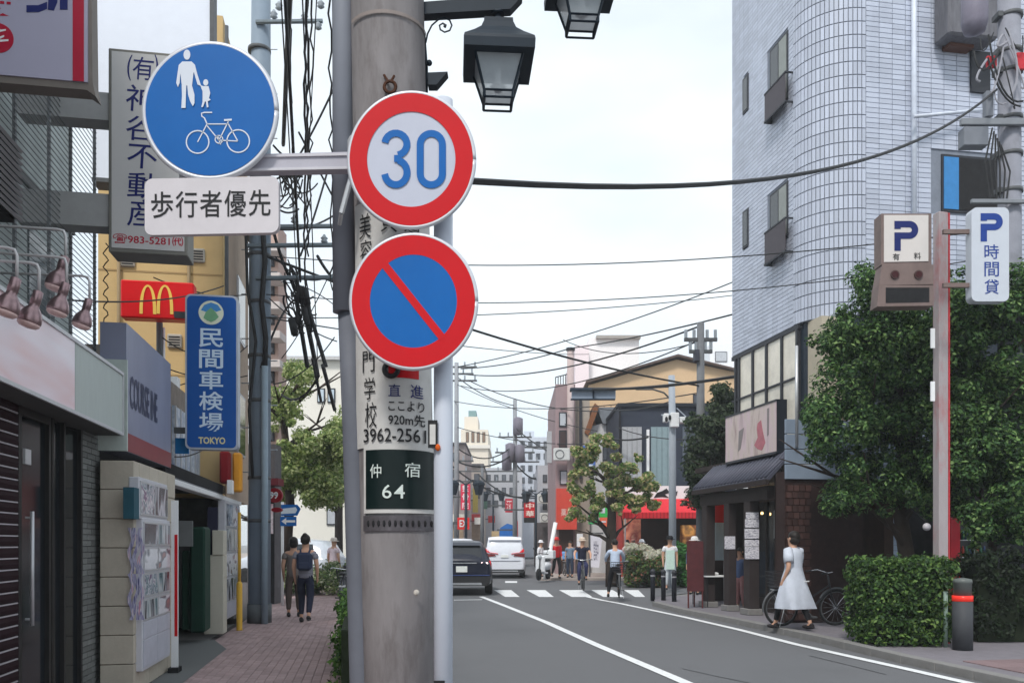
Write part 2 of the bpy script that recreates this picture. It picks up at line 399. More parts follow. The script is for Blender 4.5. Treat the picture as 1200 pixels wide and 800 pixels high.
def wrap(name, px0, py0, px1, py1, ma, dr, bev=0, cornerless=True):
    """sheet bent round the pole between two pixel columns (front side)"""
    m = MB(); n = 16
    for (pa, pb_) in ((py0, py1),):
        rows = [pa, (pa+pb_)/2, pb_]
        grid = []
        for py in rows:
            cxx = polx(py); r = .184+dr; yy = DP+.17; z = 1.5+(636-py)*(DP)/1000
            ring = []
            for k in range(n+1):
                px_ = px0+(px1-px0)*k/n; X = (px_-600)*(DP-.0)/1000
                s_ = max(-1, min(1, (X-cxx)/r)); a = math.asin(s_)
                ring.append(m.b.verts.new((cxx+r*math.sin(a), yy-r*math.cos(a), z)))
            grid.append(ring)
        for a, b in zip(grid, grid[1:]):
            for k in range(n): m.b.faces.new((a[k], a[k+1], b[k+1], b[k])).smooth = True
    return m
ad_m = mat('enamel_advert', lin(205, 203, 200, .9), .45, var=.08, scale=12, dirt=.3, dcol=lin(150, 145, 138), dscale=10)
adv = obj('advert_sheet', wrap('a', 413, 236, 503, 524, ad_m, .006), ad_m, t)
ink = mat('black_ink', (.018, .018, .02), .5, var=.1)
navy = mat('navy_ink', lin(22, 32, 100), .5, var=.05)
def wrapped_glyphs(items, ma, name, parent, dr):
    m = MB()
    for s_, x0, y0, x1, y1, bold in items:
        m.glyph(s_, (x0+x1)/2, -(y0+y1)/2, x1-x0, y1-y0, 0, bold)
    r = .184+dr
    for v in m.b.verts:
        py = -v.co.y; cxx = polx(py); X = (v.co.x-600)*DP/1000; a = math.asin(max(-1, min(1, (X-cxx)/r)))
        v.co = (cxx+r*math.sin(a), DP+.17-r*math.cos(a), 1.5+(636-py)*DP/1000)
    o = obj(name, m, ma, parent, kind='stuff', fix=False); return o
wrapped_glyphs([('美', 420, 250, 435, 279, .0), ('容', 421, 281, 436, 306, .0), ('専', 423, 340, 439, 372, 0), ('貝', 447, 250, 466, 274, .0), ('道', 474, 252, 492, 272, 0),
    ('門', 424, 411, 439, 436, .0), ('学', 426, 442, 440, 468, .0), ('校', 427, 471, 442, 501, .0),
    ('ここより', 456, 470, 496, 482, .012), ('920m先', 456, 485, 497, 499, .012), ('3962-2561', 425, 502, 498, 518, .008)], ink, 'lettering', adv, .0125)
wrapped_glyphs([('直', 456, 451, 470, 465, .004), ('進', 481, 450, 495, 466, .004)], navy, 'lettering', adv, .0125)
red = mat('sign_red', lin(196, 12, 24), .4, var=.06, scale=3)
blue = mat('sign_blue', lin(6, 94, 168), .4, var=.08, scale=3, dirt=.15, dcol=lin(40, 100, 160), dscale=12)
grey_w = mat('reflective_white', lin(186, 190, 205), .5, var=.05, scale=6)
half = wrap('r', 456, 424, 490, 443, red, .009); obj('red_emblem', half, red, t)
m = MB(); m.torus((0, 0, 0), .032, .012, 'y', 20, 6); m.b.transform(Matrix.Translation((polx(434)+.015, DP+.17-.2, 1.5+(636-434)*DP/1000))); obj('emblem_ring', m, black_m, t)
wf = wrap('w', 425, 522, 507.5, 601, ad_m, .010); num = obj('number_plate', wf, ad_m, t)
green_k = mat('dark_green_enamel', lin(16, 30, 30), .35, var=.15, scale=4)
obj('dark_face', wrap('g', 428, 527, 506, 596, green_k, .013), green_k, num)
wl = mat('white_lettering', lin(205, 215, 210), .5, var=.05)
wrapped_glyphs([('仲', 434, 544, 448, 560, .003), ('宿', 475, 542, 492, 559, .003), ('6', 449, 568, 460, 584, .004), ('4', 463, 568, 475, 584, .004)], wl, 'lettering', num, .0205)
for z0, py in ((0, 612), ):
    m = wrap('b', 424, 604, 512, 622, steel, .008); bd = obj('steel_band', m, mat('old_band', lin(92, 88, 92), .5, var=.3, scale=30, metal=.4), t)
    m = MB()
    for k in range(12):
        X = (431+k*6.6-600)*DP/1000; cxx = polx(613); a = math.asin(max(-1, min(1, (X-cxx)/.194)))
        m.ball((cxx+.194*math.sin(a), DP+.17-.194*math.cos(a), 1.5+(636-613)*DP/1000), (.007, .004, .016), 8, 5)
    obj('band_holes', m, dark_in, bd, kind='stuff')
m = wrap('b', 409, 14, 499, 18, steel, .006); obj('upper_band', m, mat('worn_band', lin(140, 130, 126), .7, var=.2), t)
m = MB(); m.ball(tuple(Pt(488, 694, DP-.02)), (.014, .012, .015)); obj('bolt_cap', m, mat('bolt_stone', lin(190, 184, 176), .8, var=.3, scale=60), t)
m = MB(); m.torus(tuple(Pt(457, 102, DP-.03)), .027, .008, 'y', 18, 6); m.tube([Pt(455, 96, DP-.03), Pt(450, 88, DP-.02)], .006, 6); m.tube([Pt(458, 96, DP-.03), Pt(462, 89, DP-.02)], .006, 6)
obj('rusty_ring', m, mat('rust', (.07, .03, .018), .9, var=.4, scale=40), t)
# grey cable guard down the left side of the pole
duct = mat('grey_duct', lin(128, 132, 142, 1), .6, var=.08, scale=4, dirt=.2, dcol=lin(90, 92, 98), dscale=2)
t2 = thing('cable_guard', 'grey cable guard running down the left flank of the concrete pole', 'cable guard', tuple(Vector((Pt(405, 700, 4.2).x, 4.2, 0))))
m = MB(); P0 = Pt(402, -300, 4.2); P1 = Pt(403, 366, 4.2); m.tube([P0, P1], .055, 16); obj('upper_channel', m, duct, t2)
m = MB(); m.tube([Pt(408, 360, 4.22), Pt(415, 500, 4.2), Pt(424, 800, 4.18), Vector((Pt(430, 900, 4.2).x, 4.2, 0))], [.052, .058, .06, .06], 16); obj('lower_channel', m, mat('dark_duct', lin(100, 103, 112), .6, var=.12, scale=5), t2)
m = MB(); m.tube([Pt(412, 205, 3.98), Pt(400, 250, 4.0)], .013, 6); m.tube([Pt(400, 250, 4.0), Pt(398, 263, 4.05)], .01, 6); obj('stay_bracket', m, alu, t2)
# slim white sign post
D3 = 3.9
t = thing('sign_post', 'slim off white steel post holding the two red rimmed round signs', 'sign post', tuple(Vector((Pt(519.5, 700, D3).x, D3, 0))))
post_m = mat('post_white', lin(196, 202, 214, .9), .45, var=.04, scale=3)
m = MB(); x = Pt(519.5, 0, D3).x; m.tube([(x, D3, -.05), (x, D3, Pt(0, 118, D3).z)], .0435, 24); pst = obj('post', m, post_m, t)
m = MB(frame((0, D3-.046, 0), (1, 0, 0))); X = Pt(508, 0, D3).x
m.box(X-.02, X+.022, Pt(0, 526, D3).z, Pt(0, 494, D3).z, -.002, .006); obj('sticker_frame', m, ink, t)
m = MB(frame((0, D3-.046, 0), (1, 0, 0))); m.box(X-.012, X+.014, Pt(0, 522, D3).z, Pt(0, 499, D3).z, .008, .010); obj('sticker', m, ad_m, t)
m = MB(); m.ball(tuple(Pt(513, 524, D3-.05)), (.012, .008, .016)); obj('rusty_clip', m, mat('orange_rust', lin(200, 90, 30), .8, var=.3), t)
m = MB(frame((0, D3-.046, 0), (1, 0, 0))); X = Pt(515, 0, D3).x
m.prism([(X-.022, Pt(0, 801, D3).z), (X+.028, Pt(0, 801, D3).z), (X+.028, Pt(0, 795, D3).z), (X-.022, Pt(0, 795, D3).z)], 0, .004); obj('number_label', m, ink, t)
for py in (150, 240, 300, 405):
    m = MB(); m.tube([(x, D3, Pt(0, py+5, D3).z), (x, D3, Pt(0, py-5, D3).z)], .049, 24); obj('clamp', m, alu, t)
# round signs
def disc(mf, cx, cz, rx, rz, n0, n1, n=72):
    mf.prism([(cx+rx*math.cos(2*math.pi*k/n), cz+rz*math.sin(2*math.pi*k/n)) for k in range(n)], n0, n1)
def ringp(mf, cx, cz, ro, ri, n0, k=.94, n=72):
    for i in range(n):
        a, b = 2*math.pi*i/n, 2*math.pi*(i+1)/n
        mf.face([(cx+r*k*math.cos(q), cz+r*math.sin(q), n0) for r, q in ((ro, a), (ro, b), (ri, b), (ri, a))])
DS = 3.76; q = DS/1000
def round_sign(label, cxp, cyp, rxp, ryp):
    F = FC(DS); cx = (cxp-600)*q; cz = 1.5+(636-cyp)*q; rx = rxp*q; rz = ryp*q
    t = thing('round_sign', label, 'traffic sign', (cx, DS, cz-rz))
    m = MB(F); disc(m, cx, cz, rx, rz, -.02, 0); obj('sign_plate', m, grey_w, t)
    m = MB(F); pts = [(cx+(rx-.003)*math.cos(2*math.pi*k/72), cz+(rz-.003)*math.sin(2*math.pi*k/72), -.008) for k in range(73)]; m.tube(pts, .011, 8); obj('rolled_rim', m, mat('sign_rim', lin(200, 202, 208), .4, var=.05, metal=.3), t)
    m = MB(F); m.box(cx-.12, cx+.18, cz+rz*.42, cz+rz*.52, -.05, -.02); m.box(cx-.12, cx+.18, cz-rz*.52, cz-rz*.42, -.05, -.02); obj('back_rails', m, alu, t, kind='stuff')
    return t, F, cx, cz, rx, rz
def ell_band(m, cx, cz, rx0, rz0, rx1, rz1, nn, n=72):
    for i in range(n):
        a, b = 2*math.pi*i/n, 2*math.pi*(i+1)/n
        m.face([(cx+rx0*math.cos(a), cz+rz0*math.sin(a), nn), (cx+rx0*math.cos(b), cz+rz0*math.sin(b), nn), (cx+rx1*math.cos(b), cz+rz1*math.sin(b), nn), (cx+rx1*math.cos(a), cz+rz1*math.sin(a), nn)])
t, F, cx, cz, rx, rz = round_sign('round speed sign with red ring and blue 30 above the no parking sign', 482, 187, 74, 79.5)
m = MB(F); ell_band(m, cx, cz, rx*.975, rz*.975, rx*.70, rz*.70, .003); obj('red_ring', m, red, t)
def thick_poly(m, pts, w, nn):
    L = []; Rr = []
    for i, p in enumerate(pts):
        a = pts[max(i-1, 0)]; b = pts[min(i+1, len(pts)-1)]
        if pts[0] == pts[-1] and i in (0, len(pts)-1): a, b = pts[-2], pts[1]
        d = Vector((b[0]-a[0], b[1]-a[1])).normalized(); L.append((p[0]-d.y*w/2, p[1]+d.x*w/2, nn)); Rr.append((p[0]+d.y*w/2, p[1]-d.x*w/2, nn))
    for i in range(len(pts)-1): m.face([L[i], L[i+1], Rr[i+1], Rr[i]])
def arc(cx, cy, rx, ry, a0, a1, n=14): return [(cx+rx*math.cos(R(a0+(a1-a0)*k/n)), cy+ry*math.sin(R(a0+(a1-a0)*k/n))) for k in range(n+1)]
U = lambda xp, yp: ((xp-600)*q, 1.5+(636-yp)*q)
m = MB(F); w_ = 8.2*q   # digits drawn with one stroke width, as on the sign
x0, y0 = U(464, 169.5); thick_poly(m, arc(x0, y0, 13*q, 13*q, 172, -78), w_, .004)
x1, y1 = U(464, 202.5); thick_poly(m, arc(x1, y1, 13.2*q, 14.5*q, 78, -172), w_, .0045)
m.box(x0-2*q, x0+5*q, 1.5+(636-190.5)*q, 1.5+(636-182.3)*q, .0046, .005)
obj('numeral', m, blue, t, fix=False)
m = MB(F); xa, ya = U(505.5, 170); xb, yb = U(505.5, 204); rr = 13*q
lp = arc(xa, ya, rr, rr, 0, 180)+arc(xb, yb, rr, rr, 180, 360); lp.append(lp[0]); thick_poly(m, lp, w_, .004); obj('numeral', m, blue, t, fix=False)
t, F, cx, cz, rx, rz = round_sign('round no parking sign, blue disc with red ring and red slash', 484.5, 353, 74, 79)
m = MB(F); ell_band(m, cx, cz, rx*.975, rz*.975, rx*.69, rz*.69, .003); obj('red_ring', m, red, t)
m = MB(F); disc(m, cx, cz, rx*.69, rz*.69, .0, .002); obj('blue_disc', m, blue, t)
m = MB(F); a = R(130); h_ = .0165; dx, dz = math.cos(a), math.sin(a); L = rx*.72
m.face([(cx+dx*L-dz*h_*s1*1, cz+dz*L*1.06+dx*h_*s1, .0045) for s1 in (1, -1)]+[(cx-dx*L-dz*h_*s1, cz-dz*L*1.06+dx*h_*s1, .0045) for s1 in (-1, 1)]); obj('red_slash', m, red, t)
# blue sign with pedestrians and bicycle, on its arm
DB = 3.9; q = DB/1000
F = FC(DB)
t = thing('mounting_beam', 'grey horizontal arm reaching from pole to the blue round sign', 'sign arm', tuple(Vector((Pt(300, 190, DB+.07).x, DB+.07, Pt(0, 190, DB).z))))
m = MB(frame((0, DB+.05, 0), (1, 0, 0))); U = lambda xp, yp: ((xp-600)*q, 1.5+(636-yp)*q)
m.prism([U(215, 197), U(412, 193), U(412, 172), U(215, 177)], -.05, .0); obj('channel', m, mat('arm_grey', lin(176, 174, 184), .5, var=.06), t)
m = MB(frame((0, DB+.05, 0), (1, 0, 0))); m.prism([U(215, 181), U(412, 177), U(412, 174), U(215, 178.5)], .0, .008); m.prism([U(215, 197), U(412, 193), U(412, 190), U(215, 194)], .0, .008); obj('flanges', m, mat('arm_lip', lin(196, 194, 200), .5, var=.06), t, kind='stuff')
m = MB(); m.tube([Pt(409, 165, 4.16), Pt(409, 200, 4.16)], .21, 24); m.b.transform(Matrix.Translation((polx(185)-Pt(409, 0, 4.16).x, .06, 0))); obj('pole_clamp', m, alu, t)
cx, cz = U(246, 129); rx, rz = 78*q, 79.5*q
t = thing('round_sign', 'round blue sign showing adult with child above a bicycle', 'traffic sign', (cx, DB, cz-rz))
m = MB(F); disc(m, cx, cz, rx, rz, -.03, 0); obj('sign_plate', m, grey_w, t)
m = MB(F); m.tube([(cx+(rx-.003)*math.cos(2*math.pi*k/72)-.002, cz-.002+(rz-.003)*math.sin(2*math.pi*k/72), -.012) for k in range(73)], .014, 8); obj('rolled_rim', m, mat('sign_rim', (.5, .5, .5)), t)
m = MB(F); disc(m, cx, cz, rx*.965, rz*.965, 0, .002); obj('blue_face', m, blue, t)
m = MB(F); Z = .0045
ZB = [.0045]
def blob(pts): ZB[0] += .0003; m.face([(*U(*p), ZB[0]) for p in pts])
def oval(cxp, cyp, a_, b_): m.face([(*U(cxp+a_*math.cos(2*math.pi*k/16), cyp+b_*math.sin(2*math.pi*k/16)), Z) for k in range(16)])
oval(219.5, 65, 4, 6)
blob([(214, 73), (225, 73), (229, 77), (227, 88), (225.5, 101), (213.5, 101), (212, 88), (210, 77)])
blob([(210, 77), (213, 79), (211.5, 90), (211, 98), (209, 103), (207, 98), (208.5, 87)])
blob([(229, 77), (226, 79), (229, 90), (232, 100), (236.5, 102), (235, 98), (231.5, 87)])
blob([(213.5, 101), (218.9, 101), (218.5, 112), (218, 127.5), (213, 127.5), (213.8, 114)])
blob([(220, 101), (225.5, 101), (228.5, 112), (228.5, 122), (226.5, 125.5), (223.5, 120), (221, 112)])
oval(241.5, 97.5, 3, 3.8)
blob([(238.5, 102), (245, 102), (247, 110), (245.5, 116), (238, 116), (238, 108), (235, 100.5)])
blob([(238, 116), (245.5, 116), (247.5, 118), (244, 120), (245, 126.5), (243, 127), (241.8, 120), (240.8, 120), (238.5, 126.5), (236.5, 126.5), (238, 120)])
obj('pedestrian_symbol', m, mat('symbol_white', lin(208, 214, 225), .5, var=.03), t, kind='stuff', fix=False)
m = MB(F)
def ln(pts, w=1.3): thick_poly(m, [U(*p) for p in pts], w*q, Z)
for c_ in ((232, 167), (279.5, 166)): ln([(c_[0]+13.2*math.cos(2*math.pi*k/28), c_[1]+13.2*math.sin(2*math.pi*k/28)) for k in range(29)], 1.5)
ln([(257+4.5*math.cos(2*math.pi*k/16), 164+4.5*math.sin(2*math.pi*k/16)) for k in range(17)]); ln([(232, 167), (243, 146)]); ln([(243, 146), (268, 146)]); ln([(257, 165), (243, 148)]); ln([(257, 165), (268, 143)])
ln([(268, 146), (279, 166)]); ln([(257, 165), (279, 166)]); ln([(263, 141.5), (272, 141)], 2.2); ln([(243, 146), (240, 139), (237, 137), (236.5, 133.5), (240, 132.5), (249, 132.5)], 1.5); ln([(255, 159), (259, 170)])
obj('bicycle_symbol', m, MATS['symbol_white'], t, kind='stuff', fix=False)
F2 = frame((0, DB-.0, 0), (1, 0, 0))
cx, cz = U(248, 241)
t = thing('priority_plate', 'white rounded plate lettered 歩行者優先 under the blue round sign', 'sign plate', (cx, DB, U(0, 274)[1]))
def rrect(cx, cz, w, h, r, n=6, skew=0):
    pts = []
    for sx, sy, a0 in ((1, 1, 0), (-1, 1, 90), (-1, -1, 180), (1, -1, 270)):
        for k in range(n+1):
            a = R(a0+90*k/n); x = sx*(w/2-r)+r*math.cos(a); pts.append((cx+x, cz+sy*(h/2-r)+r*math.sin(a)+skew*x))
    return pts
m = MB(F2); m.prism(rrect(cx, cz, 157*q, 66*q, 9*q, skew=.02), -.03, .0); obj('plate', m, mat('plate_white', lin(205, 200, 204), .5, var=.06, dirt=.15, dcol=lin(160, 155, 155)), t)
m = MB(F2)
for i, ch in enumerate('歩行者優先'): m.glyph(ch, *U(190+i*28.6, 240.3-i*.6), 25.5*q, 31*q, .002, .006)
obj('lettering', m, ink, t, kind='stuff', fix=False)
m = MB(); m.tube([Pt(250, 205, DB+.05), Pt(250, 222, DB+.05)], .02, 8); m.tube([Pt(215, 205, DB+.05), Pt(215, 222, DB+.05)], .02, 8); obj('hanger', m, alu, t, kind='stuff')
# lanterns
iron = mat('lantern_iron', lin(34, 44, 54), .5, var=.15, scale=8)
lens_m = mat('lantern_glass', lin(190, 198, 204), .25, var=.12, scale=6, alpha=.62)
def lantern(label, cxp, capy, D):
    q = D/1000; c = Pt(cxp, capy, D)          # centre of the cap's bottom rim
    t = thing('street_lantern', label, 'street lantern', (c.x, c.y, c.z-.22), 0, 'lanterns on the concrete pole')
    def sq(m, prof, cap=True):
        r0 = math.sqrt(2); m.lathe([(a*r0*q, b*q) for a, b in prof], (0, 0, 0), 4, smooth=False)
        m.b.transform(Matrix.Translation(c) @ Matrix.Rotation(R(45+4), 4, 'Z'))
    m = MB(); sq(m, [(40, 2), (40.5, 12), (39.5, 16), (28, 27), (20, 36), (17, 44), (16.5, 49), (2, 50)]); obj('cap', m, iron, t)
    m = MB(); sq(m, [(15.5, -34.5), (27, 3)], False); obj('glass_body', m, lens_m, t)
    fr = []
    for sx in (1, -1):
        for sy in (1, -1):
            m = MB(); m.tube([(sx*27.5*q, sy*27.5*q, 3*q), (sx*16.5*q, sy*16.5*q, -36*q), (sx*16.3*q, sy*16.3*q, -43*q)], 1.6*q, 4); m.b.transform(Matrix.Translation(c) @ Matrix.Rotation(R(4), 4, 'Z')); obj('frame_bar', m, iron, t)
    for zz, hw in ((-35, 16.7), (-43, 16.3)):
        m = MB()
        for k in range(4):
            a = R(90*k); b = R(90*k+90); ca = [(hw*q*(1 if k in (0, 3) else -1), hw*q*(1 if k in (0, 1) else -1), zz*q)]
        cs = [(hw*q, hw*q, zz*q), (-hw*q, hw*q, zz*q), (-hw*q, -hw*q, zz*q), (hw*q, -hw*q, zz*q), (hw*q, hw*q, zz*q)]
        for a, b in zip(cs, cs[1:]): m.tube([a, b], 1.5*q, 4)
        m.b.transform(Matrix.Translation(c) @ Matrix.Rotation(R(4), 4, 'Z')); obj('frame_ring', m, iron, t, kind='stuff')
    m = MB(); m.tube([(0, 0, -29*q), (0, 0, -3*q)], 4*q, 10); m.tube([(0, 0, -24*q), (0, 0, -23*q)], 9*q, 12); m.b.transform(Matrix.Translation(c)); obj('bulb', m, white_p, t)
    m = MB(); m.tube([(0, 0, 52*q), (0, 0, 56*q)], 7*q, 10); m.tube([(0, 0, 56*q), (0, 0, 64*q)], 4*q, 10); m.tube([(0, 0, 61*q), (0, 0, 64*q)], 8*q, 10); m.b.transform(Matrix.Translation(c)); obj('hanger', m, iron, t)
    return t
lantern('black four sided street lantern hanging fully in view beside the pole', 583.5, 79, 4.25)
lantern('second street lantern higher up, showing only its glass and bottom frame', 682, -8, 4.1)
t = thing('lantern_bracket', 'black iron arm with a scroll reaching from pole over lantern', 'bracket', tuple(Pt(500, 30, 4.25)))
m = MB(frame((0, 4.25, 0), (1, 0, 0))); q = .00425; U = lambda xp, yp: ((xp-600)*q, 1.5+(636-yp)*q)
m.prism([U(494, 21), U(598, 15), U(612, 0), U(611, -2), U(494, 7)], -.03, .03); obj('arm', m, iron, t)
m = MB(frame((0, 4.25, 0), (1, 0, 0)))
m.prism([U(494, -78), U(720, -88), U(728, -98), U(494, -96)], -.03, .03); obj('upper_arm', m, iron, t)
m = MB(); m.tube([Pt(682, -72, 4.1), Pt(682, -84, 4.2)], .02, 8); obj('drop', m, iron, t)
pts = [(499, 50), (501, 40), (506, 30), (514, 23), (521, 21), (527, 24), (529.5, 30), (527, 36), (521, 38), (516, 35), (515, 30), (519, 27.5), (522, 30), (521, 32)]
m = MB(); m.tube([Pt(a, b, 4.25) for a, b in pts], [.0045]*(len(pts)-2)+[.008, .008], 6); obj('scroll', m, iron, t)
m = MB(frame((0, 4.25, 0), (1, 0, 0))); m.prism([U(502, 103), U(512, 103), U(525, 88), U(502, 89)], -.03, .03); obj('stub_arm', m, iron, t)
m = MB(); m.tube([Pt(497, 40, 4.27), Pt(500, 80, 4.27), Pt(500, 118, 4.27)], .007, 6); m.ball(tuple(Pt(503, 74, 4.25)), .015); obj('side_stay', m, iron, t)
# ================================================================== LEFT FRONTAGE (plane x' = C0)
C0 = -2.36
def LQ(px, py, c=C0): return (YS(px, c), ZS(px, py, c))
def AQ(px, py, k): return (XP(px, k)[0], ZP(px, py, k))
dglass = mat('dark_shop_glass', (.012, .015, .018), .12, var=.5, scale=1.2, spec=.22)
maroon = mat('maroon_shutter', (.020, .008, .011), .7, var=.2, scale=6, spec=.1)
dbrown = mat('dark_bronze', (.022, .021, .021), .45, var=.2)
# --- near shop: shutter, glass door, brick pillar
cs = -2.62
g0 = Sp(cs, 6.5)
t = thing('near_shop', 'closed dark shop front with a slatted shutter and glazed door, nearest the camera', 'shop', tuple(g0), TH)
m = MB(ST); m.box(-8, -3.3, 2, YS(117, cs)+.2, 0, 3.1); m.box(-3.3, cs-.06, 2, YS(-30, cs), 0, 2.55); obj('wall', m, dark_in, t, kind='stuff')
m = MB(ST); m.box(-3.3, C0-.02, 2, YS(143, C0), 2.6, 2.72); obj('canopy', m, mat('soffit', (.12, .12, .12)), t)
ysl0, ysl1 = 4.6, YS(21, cs)
sh = obj('shutter', MB(ST).box(cs-.05, cs-.02, ysl0, ysl1, 0, 2.6), dark_in, t)
slm = MB(); slm.prism([(0, -.041), (.02, -.033), (.026, .0), (.02, .033), (0, .041)], -(ysl1-ysl0)/2, (ysl1-ysl0)/2)
slm.b.transform(Matrix(((1, 0, 0, 0), (0, 0, 1, 0), (0, 1, 0, 0), (0, 0, 0, 1))))
me = mesh_of(slm, 'slat', maroon)
sil = mesh_of(MB().box(.0, .022, -(ysl1-ysl0)/2, (ysl1-ysl0)/2, -.005, .005), 'slat_edge', mat('slat_edge', lin(170, 165, 170), .5))
for i in range(30):
    M = ST @ Matrix.Translation((cs-.02, (ysl0+ysl1)/2, .05+i*.086)); piece('slat', me, sh, M); piece('slat_edge', sil, sh, M @ Matrix.Translation((0, 0, .043)))
d0, d1 = YS(22, cs), YS(60, cs); d2 = YS(97, cs)
door = obj('door', MB(ST).box(cs-.05, cs-.035, d0, d1, .02, 2.55), dglass, t)
m = MB(ST)
m.box(cs-.06, cs, d0, d0+.06, 0, 2.58); m.box(cs-.06, cs, d1-.05, d1, 0, 2.58); m.box(cs-.06, cs, d0+.06, d1-.05, 2.5, 2.58); m.box(cs-.06, cs, d0+.06, d1-.05, 0, .25); obj('door_frame', m, dbrown, door, kind='stuff')
m = MB(ST); y = d0+.13; m.tube([(cs+.05, y, .85), (cs+.05, y, 1.75)], .016, 8); m.tube([(cs, y, .9), (cs+.05, y, .9)], .01, 6); m.tube([(cs, y, 1.7), (cs+.05, y, 1.7)], .01, 6); obj('handle', m, alu, door)
m = MB(ST); y = YS(30, cs); m.box(cs, cs+.02, y-.06, y+.06, 2.12, 2.24); obj('closer_plate', m, alu, door)
win = obj('window', MB(ST).box(cs-.05, cs-.036, d1+.03, d2, .02, 2.55), dglass, t)
m = MB(ST)
for yy in (d1+.03, YS(75, cs), d2-.05): m.box(cs-.06, cs, yy, yy+.045, 0, 2.58)
obj('mullions', m, dbrown, win, kind='stuff')
m = MB(ST)
for zz in (.9, 1.35, 1.8): m.box(cs-.6, cs-.07, d1+.1, d2-.1, zz, zz+.02)
m.box(cs-.5, cs-.2, d1+.2, d2-.3, 1.0, 1.3); obj('shelf', m, mat('shelf_blue', (.05, .07, .09)), win, kind='stuff')
pil = obj('brick_pillar', MB(ST).box(cs-.35, cs-.012, d2, YS(117, cs), 0, 2.62), mat('pillar_mortar', (.10, .10, .10), .9), t)
brk = mat('grey_brick', lin(122, 124, 122, .9), .85, var=.15, scale=30, rnd=.2, bump=.4)
m = MB(ST); yw = (YS(117, cs)-d2)/2
for i in range(46):
    z = .004+i*.0565
    for j in range(3):
        a0 = d2+yw*(j-(.5 if i % 2 else 0)); a1 = a0+yw-.008; a0 = max(a0, d2); a1 = min(a1, YS(117, cs))
        if a1 > a0+.01: m.box(cs-.02, cs, a0, a1, z, z+.049)
obj('bricks', m, brk, pil, kind='stuff', fix=False)
# --- fascia sign with food picture
y0, y1, y2 = 4.2, YS(88, C0), YS(144, C0)
zt, zb = 3.2, 2.57
t = thing('fascia_sign', 'long shop fascia with faded pink picture panel and pale green end panel', 'shop sign', tuple(Sp(C0, (y0+y2)/2, zb)), TH)
obj('box', MB(ST).box(C0-.3, C0-.012, y0, y2, zb, zt), mat('fascia_box', lin(90, 92, 92)), t)
pf = ramp_mat('pink_picture', [lin(236, 228, 236), lin(232, 216, 224), lin(226, 196, 200), lin(232, 218, 226), lin(200, 150, 146)], 1.1, .3, (1, .5, 3.0), 2, .30, .76)
obj('picture_panel', MB(ST).box(C0-.012, C0, y0, y1-.006, zb+.03, zt-.03), pf, t)
obj('end_panel', MB(ST).box(C0-.012, C0, y1+.006, y2-.02, zb+.03, zt-.03), mat('pale_green_panel', lin(190, 200, 196, .8), .4, var=.08, stretch=(1, 4, .5)), t)
m = MB(ST); 
for za, zc in ((zb, zb+.03), (zt-.03, zt)): m.box(C0-.01, C0+.012, y0, y2, za, zc)
m.box(C0-.01, C0+.012, y2-.02, y2, zb+.03, zt-.03); obj('trim', m, alu, t, kind='stuff')
# --- wire screen above the fascia
cw = -2.8
yw0, yw1 = 3.2, YS(113, cw)
t = thing('wire_screen', 'tall screen of closely spaced horizontal wires above the pink fascia', 'screen', tuple(Sp(cw, yw1, 3.1)), TH)
m = MB(ST); z = 3.12
while z < 7.6: m.box(cw-.003, cw+.003, yw0, yw1, z-.003, z+.003); z += .055
obj('wires', m, mat('screen_wire', (.13, .135, .14), .5), t, kind='stuff', fix=False)
for px_ in (20, 60, 85, 113):
    y = YS(px_, cw); obj('upright', MB(ST).box(cw-.03, cw-.006, y-.02, y+.012, 3.1, 7.6), mat('screen_post', (.2, .21, .22)), t)
# --- grey building behind the screen
cg = -3.35
t = thing('grey_building', 'plain grey green rendered building behind the wire screen', 'building', tuple(Sp(cg, 6)), TH)
m = MB(ST); m.box(-9, cg, 1, YS(85, cg), 3.12, 9.5); obj('wall', m, mat('grey_render', lin(176, 184, 182, .95), .9, var=.15, scale=1.4, dirt=.35, dcol=lin(105, 110, 108), dscale=1), t)
m = MB(ST); m.box(cg-.05, cg+.03, 1, YS(85, cg), 5.1, 5.2); obj('ledge', m, mat('ledge', (.16, .165, .165)), t)
m = MB(ST); m.box(cg, cg+.02, YS(32, cg), YS(62, cg), 3.6, 4.7); obj('window', m, glass('pale_window', (.16, .18, .19)), t)
# dark louvred balcony box at the left edge
t = thing('louvre_box', 'dark ribbed louvre box jutting out above the fascia at far left', 'louvre box', tuple(Sp(-2.6, 5.4, 3.7)), TH)
yb = YS(27, -2.5)
obj('frame', MB(ST).box(-3.3, -2.56, 3.0, yb, ZS(27, 262, -2.5), ZS(27, 172, -2.5)), mat('louvre_dark', (.03, .03, .032)), t)
za, zc = ZS(27, 262, -2.5), ZS(27, 172, -2.5)
lm = mesh_of(MB().box(-.03, .03, -(yb-3)/2, (yb-3)/2, -.012, .012), 'louvre', mat('louvre_grey', lin(120, 118, 120), .5))
for i in range(12): piece('louvre', lm, t, ST @ Matrix.Translation((-2.53, (yb+3)/2, za+.03+(zc-za-.06)*i/11)) @ Matrix.Rotation(R(35), 4, 'Y'))
